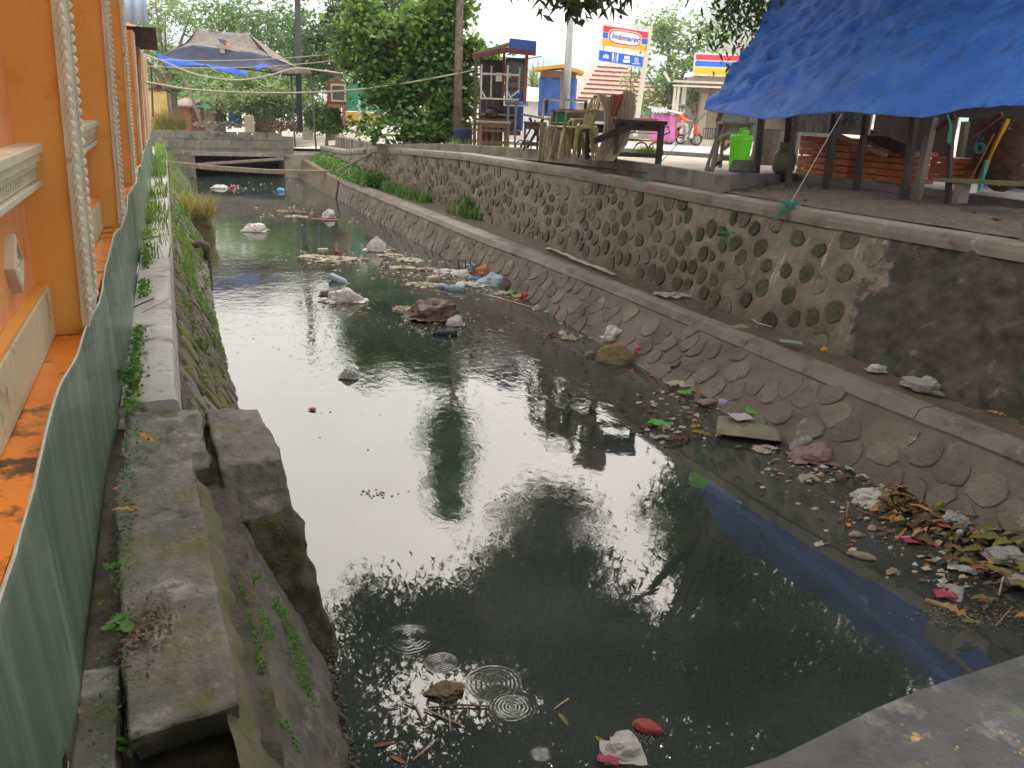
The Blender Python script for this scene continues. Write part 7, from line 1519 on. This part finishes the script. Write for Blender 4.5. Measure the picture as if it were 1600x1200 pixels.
for k, (x, y, dx, dy, lab) in enumerate([(716, 430, -1, -26, 'left upright twig in the litter line'), (724, 430, 3, -24, 'middle upright twig in the litter line'), (742, 432, -8, -22, 'right upright twig leaning in the litter line')]):
    q = atD(x+dx, y+dy, float((at(x, y)-_O)@_F)+.05); G().tube([tuple(at(x, y)), tuple((at(x, y)+q)/2+[.02, 0, 0]), tuple(q)], .012, 5).build('twig', 'dark_wood', label=lab, cat='twig', group=GL)
stick(758, 461, 838, 483, .012, 'wood_pale', 'long pale reed floating along the foot of the slope', name='reed', cat='reed'); 
# near the sack
bag(957, 528, 44, 'p_white', 'white plastic bag caught on the stones above the tan sack', z=.08, h=.42, peak=.2, rz=.3); leaf(951, 532, 9, 'leaf_olive', 'tiny green leaf stuck on the white bag above the tan sack', z=.2)
bag(962, 563, 62, 'sponge', 'bulging tan fibre sack half in the water', h=.36, d=.7, amp=.19, name='fibre_sack', cat='sack'); bag(924, 556, 20, 'rubble', 'pale grey lump beside the tan fibre sack', h=.4, name='stone_lump', cat='stone')
bag(1002, 555, 26, 'p_magenta', 'crumpled magenta wrapper right of the tan fibre sack', z=.06, h=.4, amp=.5, n=3); sheet(978, 547, 40, 'p_red', 'reddish flat wrapper behind the tan fibre sack', z=.05, asp=.4, rz=-.6)
stick(980, 540, 996, 553, .006, 'p_orange', 'thin orange-white straw by the magenta wrapper', .1, .05, 'straw', 'straw'); stick(990, 565, 1008, 578, .005, 'p_white', 'white straw afloat below the magenta wrapper', 0, 0, 'straw', 'straw')
bag(1062, 588, 36, 'p_black', 'glossy black plastic bag at the foot of the slope', z=.03, h=.5, amp=.5)
for (x, y, w_, m, r, lab) in ((1052, 602, 26, 'p_cream', .5, 'cream wrapper below the black bag'), (1078, 606, 34, 'p_foam', -.2, 'tan wrapper right below the black bag'), (1070, 616, 22, 'p_green', .2, 'green and red scrap below the tan wrapper'), (1085, 612, 12, 'p_yellow', .9, 'small yellow scrap below the tan wrapper'), (1105, 622, 26, 'p_brown', -.3, 'brown wrapper left of the lilac cup'), (1102, 630, 30, 'p_pink', .5, 'curled pinkish wrapper left of the lilac cup'), (1132, 610, 18, 'p_mint', .6, 'small mint green card on the stones above the lilac cup'), (1164, 624, 18, 'p_mint', -.7, 'bent mint card with a pale straw across it'), (1178, 632, 30, 'p_foam', .2, 'tan cardboard scrap behind the white paper'), (1030, 665, 34, 'p_green', -.5, 'green shredded wrapper in the brown leaves mid-water')):
    sheet(x, y, w_, m, lab, z=.03 if y < 640 else 0, rz=r, asp=.7)
cup(1136, 638, 28, 'p_lilac', 'lilac plastic cup with a white rim lying in the litter', rz=-.35)
stick(1164, 627, 1182, 642, .006, 'p_cream', 'pale straw stuck beside the bent mint card', .05, 0, 'straw', 'straw')
stick(1160, 622, 1170, 612, .005, 'p_mint', 'short pale green stick above the bent mint card', .06, .1, 'straw', 'straw')
leaf(1010, 669, 38, 'leaf_brown', 'long brown leaf pointing left in the midwater leaves', rz=.7); leaf(1062, 690, 52, 'leaf_brown', 'long dark leaf trailing below the yellow spoon', rz=.5); leaf(1088, 668, 24, 'leaf_yellow', 'bright yellow curled leaf by the flat pale slab', rz=.5); leaf(1097, 681, 34, 'leaf_olive', 'broad olive leaf under the bright yellow one', rz=-.3, asp=.5)
leaf(1060, 695, 14, 'leaf_olive', 'small oval olive leaf below the midwater leaves', rz=1.4, asp=.6); sheet(1040, 686, 26, 'p_clear', 'clear film scrap among the midwater leaves', asp=.4)
rough_block('flat_stone', [tuple(at(1122, 650, .06)), tuple(at(1215, 655, .06)), tuple(at(1222, 690, .06)), tuple(at(1118, 678, .06))][::-1], [tuple(at(1122, 650, -.05)), tuple(at(1215, 655, -.05)), tuple(at(1222, 690, -.05)), tuple(at(1118, 678, -.05))][::-1], 'slab_pale', .008, 16, 51, label='flat pale muddy slab lying at the water edge under the litter', cat='stone')
sheet(1158, 654, 32, 'p_white', 'square of stained white paper on the flat pale slab', z=.07, asp=.9, rz=.3, amp=.08)
sheet(1196, 650, 58, 'p_green', 'bright green packet behind the flat pale slab', z=.07, asp=.45, rz=-.35, amp=.15); sheet(1238, 675, 36, 'p_sky', 'bright blue strip at the right end of the green packet', z=.05, asp=.3, rz=-.45)
bag(1196, 704, 42, 'p_foam', 'crumpled cream foam piece in front of the flat pale slab', h=.2, amp=.4); bag(1270, 717, 70, 'p_pink', 'clear bag with pink contents at the foot of the slope', h=.36, d=.75, amp=.3); bag(1252, 700, 30, 'p_clear', 'clear crumpled neck of the bag with pink contents', z=.02, h=.7, amp=.4)
leaf(1326, 718, 36, 'leaf_yellow', 'bright yellow banana-like peel at the slope foot', z=.03, rz=-.45, asp=.5, name='banana_peel'); sheet(1343, 738, 42, 'p_mint', 'mint printed wrapper below the yellow peel', asp=.5, rz=-.2); sheet(1358, 746, 26, 'p_white', 'white scrap attached below the mint printed wrapper', asp=.6, rz=.5)
bag(1262, 750, 34, 'p_foam', 'ragged tan scrap below the bag with pink contents', h=.16, amp=.5, n=3); bag(1312, 750, 18, 'coconut', 'small dark hollow nutshell right of the tan scrap', h=.5, amp=.1, name='nutshell', cat='nutshell')
bag(1363, 783, 58, 'p_white', 'big white crumpled bag among dead leaves', h=.3, amp=.42); sheet(1388, 771, 34, 'p_white', 'flat white film right behind the big white crumpled bag', asp=.4, rz=-.3); leaf(1400, 781, 18, 'leaf_olive', 'small green leaf beside the big white crumpled bag', rz=.1)
blob('coconut_husk', 'coconut', None, (0, 0, .02), (.10, .075, .055), 3, .12, 3, 4, label='brown fibrous coconut husk in the leaf drift', cat='coconut husk', loc=at(1448, 815), rz=RZ-.5)
bag(1490, 818, 46, 'p_clear', 'clear crumpled film right of the coconut husk', z=.02, h=.3, amp=.45); bag(1503, 804, 22, 'p_cream', 'cream scrap above the clear crumpled film', z=.05, h=.3); bag(1499, 837, 13, 'p_white', 'small white egg-like shell in the leaf drift', z=.03, h=.7, amp=.05, name='shell', cat='shell'); bag(1545, 836, 28, 'p_white', 'white scrap under the olive leaves', z=.05, h=.3)
stick(1398, 841, 1448, 840, .006, 'p_white', 'white drinking straw lying across the leaf drift', .01, .02, 'straw', 'straw'); stick(1400, 846, 1415, 828, .009, 'p_orange', 'short orange-red tube beside the white drinking straw', 0, .05, 'straw', 'straw'); stick(1327, 777, 1378, 763, .004, 'p_white', 'thin white straw over the big white crumpled bag', .03, .1, 'straw', 'straw')
stick(1322, 810, 1325, 785, .006, 'wood_pale', 'thin upright stem rising from a yellow leaf', 0, .12); leaf(1325, 822, 16, 'leaf_yellow', 'small yellow leaf under the thin upright stem', rz=1.2, asp=.6); leaf(1388, 814, 30, 'leaf_orange', 'reddish leaf left of the coconut husk', rz=-.1, asp=.35); leaf(1402, 800, 34, 'leaf_brown', 'pale curled leaf behind the coconut husk', rz=-.9)
bag(1345, 871, 44, 'slab_pale', 'smooth pale elongated stone afloat left of the leaf drift', h=.16, d=.4, rz=RZ-.4, amp=.12, name='pale_stone', cat='stone'); bag(1337, 838, 26, 'rubble', 'small pale lump left of the leaf drift', h=.25, d=.5, amp=.3, n=3, name='pale_lump', cat='stone'); bag(1362, 828, 13, 'p_cream', 'tiny cream shell below the reddish leaf', h=.5, n=3, name='shell', cat='shell')
bag(1395, 898, 22, 'p_foam', 'bubbly grey scrap in front of the leaf drift', h=.2, amp=.5, n=3); sheet(1423, 848, 26, 'p_magenta', 'pink printed scrap under the white drinking straw', asp=.7)
sheet(1502, 893, 40, 'p_white', 'white triangular paper scrap at the edge of the drift', asp=.45, rz=-.4); leaf(1540, 893, 56, 'leaf_orange', 'long orange-brown leaf beside the white triangular scrap', z=.03, rz=.1, asp=.35); leaf(1548, 880, 30, 'leaf_orange', 'upright orange leaf above the long orange-brown one', z=.05, rz=.8, ty=-.4)
bag(1574, 872, 62, 'p_clear', 'large clear plastic sheet heaped at the right edge of the drift', z=.05, h=.25, amp=.4); bag(1592, 910, 40, 'p_clear', 'clear bag at the right edge below the heaped sheet', z=.03, h=.25, amp=.4); stick(1560, 932, 1567, 903, .005, 'p_white', 'white straw standing in the leaf drift near the right edge', 0, .08, 'straw', 'straw')
leaf(1491, 960, 44, 'leaf_orange', 'single pale orange leaf on a dark clump near the parapet', z=.03, rz=-.5, asp=.5, curl=.5); sheet(1476, 933, 32, 'p_magenta', 'dark pink wrapper above the pale orange leaf', asp=.6); sheet(1492, 932, 30, 'p_clear', 'clear pink-edged sachet above the pale orange leaf', asp=.7, rz=1.0, tilt_=.4); stick(1445, 940, 1480, 952, .016, 'straw_litter', 'dark knobbly twig left of the pale orange leaf'); stick(1555, 980, 1582, 950, .004, 'wood_pale', 'thin pale twig in front of the parapet')
# bottom of the picture
bag(698, 1083, 56, 'sponge', 'ragged tan sponge-like lump floating at the bottom centre', h=.22, d=.65, amp=.4, name='tan_lump', cat='debris')
for k, (x0, y0, x1, y1, lab, bd) in enumerate([(668, 1108, 765, 1106, 'longest brown twig below the tan lump', .01), (632, 1098, 660, 1128, 'curved pale twig left of the tan lump', .02), (662, 1110, 720, 1135, 'pale twig slanting under the longest one', 0), (645, 1190, 675, 1165, 'short pale twig at the bottom edge', 0), (866, 1110, 888, 1094, 'thin dark twig right of the ripple rings', 0), (702, 1120, 704, 1145, 'tiny upright twig under the longest one', 0)]): stick(x0, y0, x1, y1, .0045, 'wood_pale' if k else 'wood_brown', lab, bend=bd)
bag(1012, 1140, 48, 'p_red', 'red-brown oval float among bubbles at the bottom', h=.24, d=.55, amp=.12, rz=RZ-.4, name='red_float', cat='litter')
bag(972, 1176, 62, 'p_white', 'white plastic bag with pink print at the bottom edge', h=.4, d=.9, amp=.25); sheet(950, 1192, 34, 'p_magenta', 'bright pink scrap tucked under the white bag at the bottom edge', asp=.4, rz=-.3, z=.01)
p = at(977, 1168); g = G(); 
for dx in (-.012, .004): g.lathe([(.001, 0), (.008, .001), (.011, .004), (.001, .006)], 8, (dx, 0, 0), 'y')
g.build('pink_print', 'p_magenta', label='faint pink round print mark on the white bag at the bottom', cat='print', loc=p+np.array([0, -.035, .058]), rz=RZ)
for x, y, m, r, lab in ((598, 1165, 'leaf_brown', .3, 'sunken orange-brown leaf at the bottom left of the water'), (622, 1188, 'leaf_orange', -.5, 'sunken orange leaf nearest the bottom edge'), (940, 1160, 'leaf_olive', -.9, 'pale olive leaf left of the printed white bag'), (880, 1125, 'leaf_olive', -1.1, 'pale green sunken leaf by the ripple rings')): leaf(x, y, 30, m, lab, rz=r, curl=.05, dz=.002)
# on the berm and slope
bag(1052, 463, 62, 'p_white', 'torn white plastic lying on the wet berm against the wall', z=ZB-.03, h=.14, d=.5, rz=-PI/2+.35, amp=.5); bag(1442, 608, 66, 'p_clear', 'larger clear plastic bag on the muddy berm', z=ZB-.03, h=.28, d=.5, amp=.35, rz=-1.2, peak=.3); bag(1368, 580, 28, 'p_white', 'smaller white scrap on the berm left of the larger bag', z=ZB-.03, h=.3, amp=.5)
sheet(1236, 536, 34, 'p_mint', 'pale card with a green mark lying on the capping beam', z=ZB+.01, asp=.55, rz=-.3, amp=.03); stick(1175, 500, 1184, 506, .005, 'p_white', 'short bent end of the white straw on the berm', ZB, ZB, 'straw', 'straw'); stick(1184, 506, 1206, 512, .005, 'p_white', 'long part of the white straw on the berm', ZB, ZB, 'straw', 'straw')
bag(1157, 513, 20, 'p_cream', 'pale torn tissue hanging over the capping beam', z=ZB+.01, h=.2, amp=.5, n=3); leaf(1557, 649, 30, 'leaf_yellow', 'curved yellow peel on the wet berm near the right edge', z=ZB, rz=-.3, asp=.35, name='banana_peel'); bag(1288, 549, 12, 'p_yellow', 'small yellow crumb on the berm', z=ZB-.02, h=.5, n=3)
bag(1103, 484, 16, 'p_brown', 'small dark brown scrap on the capping beam', z=ZB, h=.3, amp=.5, n=3)
for (x0, x1, y0, y1, lab) in ((855, 905, 388, 409, 'left brown plastic strip lying along the berm'), (905, 960, 409, 430, 'right brown plastic strip lying along the berm')):
    a, b = at(x0, y0, ZB-.02), at(x1, y1, ZB-.02); n_ = 20; P = np.array([[a+(b-a)*u+np.array([-.05+.1*v, 0, 0]) for v in np.linspace(0, 1, 4)] for u in np.linspace(0, 1, n_)]); P[..., 2] += .02+.03*vnoise(P, 6, 4, 3); P[..., 0] += .03*vnoise(P, 3, 6, 2)
    finish(gridmesh('plastic_strip', P), 'plastic_strip', 'p_foam', label=lab, cat='plastic', solid=.003)
for (x, y, m) in ((1210, 440, 'p_mint'),): pass
# on the left bank
leaf(230, 689, 36, 'leaf_yellow', 'curled orange leaf on the dark lower slab', z=.96, rz=-.5, asp=.32, curl=.45, dz=.012); leaf(200, 803, 44, 'leaf_yellow', 'long curled orange leaf on the long near slab', z=1.01, rz=.5, asp=.26, curl=.4, dz=.012); leaf(183, 766, 13, 'leaf_orange', 'tiny pale leaf at the back corner of the long near slab', z=1.01, rz=1.2, asp=.6); leaf(108, 1120, 44, 'leaf_orange', 'red-brown leaf on the rough strip beside the green sheet', z=.95, rz=.2, asp=.5, curl=.5, dz=.015)
stick(268, 1020, 272, 1085, .001, 'straw_litter', 'pale scratch-like stalk lying on the near slab', 1.012, 1.012) if False else None
stick(208, 482, 240, 468, .006, 'dark_wood', 'dark twig lying across the pale ledge', 1.01, 1.01, group=None); stick(222, 490, 262, 470, .003, 'wood_brown', 'thin brown twig just below the dark one on the pale ledge', 1.01, 1.02, group=None); stick(225, 375, 248, 370, .008, 'dark_wood', 'small stick on the far part of the pale ledge', 1.01, 1.01, group=None)
# the drift of leaves in the right corner
GD = 'dead leaves in the drift along the right bank'; LBL = {'leaf_brown': 'dark brown dead leaf in the drift below the stone slope', 'leaf_olive': 'olive green fallen leaf in the drift below the stone slope', 'leaf_orange': 'orange-brown dead leaf in the drift below the stone slope'}
for (x, y, w_, m, r) in ((1538, 812, 60, 'leaf_yellow', -.2), (1560, 832, 70, 'leaf_olive', .25), (1545, 846, 66, 'leaf_olive', .1), (1575, 852, 64, 'leaf_olive', .35), (1522, 862, 52, 'leaf_olive', .4), (1590, 885, 50, 'leaf_olive', 1.3), (1590, 838, 50, 'leaf_olive', .1), (1505, 875, 30, 'leaf_olive', .9), (1520, 975, 40, 'leaf_olive', .1), (1537, 938, 44, 'leaf_olive', .1), (1586, 812, 50, 'leaf_olive', -.4)):
    leaf(x, y, w_, m, 'large yellow-brown leaf at the top of the drift' if m == 'leaf_yellow' else 'large olive green leaf among those at the top right of the drift', z=.05+.03*rnd.random(), rz=r, asp=.3, curl=.25, group=GD, seed=rnd.randrange(4))
for k in range(215):
    u = rnd.random()**.8; x = 1370+u*260; y = 778+u*90+rnd.gauss(0, 1)*(9+u*38)+u*15
    if y > 985 or x > 1625: continue
    m = rnd.choice(['leaf_brown']*4+['leaf_orange', 'leaf_olive', 'leaf_olive']); wh = 'at the left end of the drift, before the coconut husk' if x < 1425 else 'in the drift around the coconut husk' if x < 1495 else 'in the drift between the husk and the heaped clear sheet' if x < 1550 else 'in the drift at the right edge of the picture'; leaf(x, y, rnd.uniform(20, 46), m, {'leaf_brown': 'dark brown dead leaf ', 'leaf_olive': 'olive green fallen leaf ', 'leaf_orange': 'orange-brown dead leaf '}[m]+wh, z=rnd.uniform(.0, .06), rz=rnd.uniform(-1.2, 1.2), asp=rnd.choice([.25, .35, .45]), curl=rnd.choice([.15, .35, .5]), group=GD, seed=rnd.randrange(4), tx=rnd.uniform(-.3, .3), ty=rnd.uniform(-.2, .2))
# fine scum, flakes and mush, too many to count
def flakes(name, boxes, m, r0, r1, dz=.004, curb=None):
    Ps = []
    for (x, y, rx, ry, n) in boxes:
        for k in range(n):
            q = at(x+rnd.gauss(0, rx), y+rnd.gauss(0, ry)); Ps.append(q+np.array([0, 0, dz]))
    P = np.array(Ps); V, F = pebbles(P, r0, r1); V[:, 2] = dz+(V[:, 2]-dz)*.35; finish(npmesh(name, V, F, 3), name, m, kind='stuff')
edge = [(x, float(np.interp(x, [600, 700, 830, 1000, 1230, 1400, 1600], [352, 405, 470, 575, 700, 785, 850])), 12, 7, 16) for x in range(600, 1600, 16)]
flakes('floating_mush', [(1530, 860, 50, 30, 500), (1440, 825, 50, 20, 300), (1500, 960, 40, 10, 200), (1100, 640, 50, 20, 250), (1080, 615, 30, 10, 200), (1380, 790, 40, 16, 300), (1300, 740, 50, 16, 200), (1570, 960, 30, 16, 120)]+edge, 'straw_litter', .003, .011)
flakes('floating_scum', [(512, 408, 45, 8, 220), (690, 505, 60, 14, 260), (640, 425, 50, 10, 220), (740, 445, 60, 8, 260), (455, 335, 30, 6, 120), (530, 475, 36, 8, 120), (600, 400, 40, 8, 100), (780, 510, 40, 10, 120), (480, 400, 150, 60, 140), (600, 560, 120, 60, 90), (590, 772, 16, 3, 30), (760, 520, 160, 40, 100), (440, 300, 60, 20, 90), (520, 520, 80, 20, 90)], 'scum', .003, .014)
def scraps(name, boxes, m, r0, r1):
    g = G()
    for (x, y, rx, ry, n) in boxes:
        for k in range(n):
            q = at(x+rnd.gauss(0, rx), y+rnd.gauss(0, ry)); r = rnd.uniform(r0, r1); th = rnd.uniform(0, 6.3); pts_ = []
            for b_ in range(5): a_ = th+b_*2*PI/5+rnd.uniform(-.35, .35); rr = r*rnd.uniform(.5, 1.1); pts_.append((q[0]+rr*math.cos(a_), q[1]+rr*.6*math.sin(a_), .004+rnd.uniform(0, r*.45)))
            g.add(pts_+[(q[0], q[1], .006+rnd.uniform(0, r*.8))], [(i, (i+1) % 5, 5) for i in range(5)])
    g.build(name, m, kind='stuff')
SB = [(512, 406, 42, 7, 1), (690, 500, 50, 12, 1), (650, 424, 45, 9, 1.3), (740, 444, 55, 8, 1.6), (790, 455, 30, 8, .8), (455, 333, 28, 6, .7), (530, 474, 30, 7, .7), (870, 525, 40, 8, .4), (580, 345, 70, 10, .6), (360, 294, 30, 4, .4), (480, 290, 50, 5, .4), (600, 400, 30, 7, .5), (1110, 625, 55, 18, 1.2), (1060, 675, 40, 12, .5), (1290, 738, 50, 12, .7), (1400, 810, 60, 24, 1.2), (1520, 870, 55, 34, 1.6)]
for nm_, m, k_, r0, r1 in (('pale_scraps', 'p_white', 10, .012, .045), ('cream_scraps', 'p_cream', 22, .012, .05), ('tan_scraps', 'p_foam', 26, .012, .05), ('brown_scraps', 'leaf_brown', 26, .012, .05), ('coloured_scraps', 'p_orange', 4, .012, .035), ('blue_scraps', 'p_lblue', 5, .012, .04), ('red_scraps', 'p_red', 3, .01, .03), ('green_scraps', 'leaf_olive', 12, .012, .04)):
    scraps(nm_, [(x, y, rx, ry, int(k_*f)) for x, y, rx, ry, f in SB], m, r0, r1)
flakes('bubbles', [(1012, 1150, 20, 8, 60), (640, 1170, 30, 10, 50), (700, 1100, 26, 9, 50), (470, 990, 6, 60, 60), (1480, 965, 22, 8, 90)], 'galv', .002, .0045)
# crumbs and litter on the verge
n = 500; P = np.stack([rng.uniform(6.3, 8.3, n), rng.uniform(3.5, 9, n), np.full(n, ZK+.05)], 1); V, F = pebbles(P, .004, .014); finish(npmesh('verge_crumbs', V, F, 3), 'verge_crumbs', 'rubble', kind='stuff')
for (x, y, w_, m, lab) in ((1553, 346, 26, 'leaf_orange', 'dry orange leaf on the dirt near the stub pier'), (1520, 334, 12, 'leaf_brown', 'small brown clod-like leaf on the dirt verge'), (1256, 315, 16, 'leaf_orange', 'dry leaf on the dirt beside the green string'), (1195, 299, 8, 'p_white', 'tiny white scrap on the dirt by the posts')): leaf(x, y, w_, m, lab, z=ZK+.07, rz=.3, asp=.5, curl=.4)
# small plants growing out of the retaining wall
for (x, y, X, r, lab) in ((905, 330, 5.72, .05, 'tiny plant in the retaining wall left of centre'), (1012, 322, 5.9, .06, 'leafy sprig under the coping by the green guy line'), (1130, 370, 5.78, .05, 'green sprig beside the frayed netting'), (700, 283, 5.5, .08, 'far sprig growing from the retaining wall'), (770, 285, 5.5, .07, 'bright sprig near the far half of the retaining wall')):
    q = atX(x, y, X-.03); Q, O = clumps([(0, 0, 0, r, r, r, 1)], 60, r*.4, 10); V, F = leaves(Q, .025, .6, .1, out=O); finish(npmesh('wall_plant', V, F, 3), 'wall_plant', 'weed', label=lab, cat='plant', loc=q)
P = []
for c0, ring, p in cells:
    if c0[0] < 8.8:
        for k in range(60): a = rnd.uniform(0, 2*PI); r = .09*math.sqrt(rnd.random()); P.append(SW(c0[0]+r*math.cos(a), c0[1]+r*math.sin(a), .004))
V, F = leaves(np.array(P), .013, .7, 0); finish(npmesh('wall_moss', V, F, 3), 'wall_moss', mat('wall_moss', (.06, .075, .02), (.035, .04, .015), 6, .95, 0, 10, rnd_isl=.5), kind='stuff')
# ------------------------------------------------------------------ haze
m, t, N = nodes('haze'); M['haze'] = m; N('ShaderNodeOutputMaterial', {'Volume': N('ShaderNodeVolumePrincipled', {'Color': (.82, .92, 1.0, 1), 'Density': .0007, 'Anisotropy': .2}).outputs[0]})
G().box(-2400, 2400, -320, 2400, -6.5, 170).build('haze', 'haze', kind='stuff')
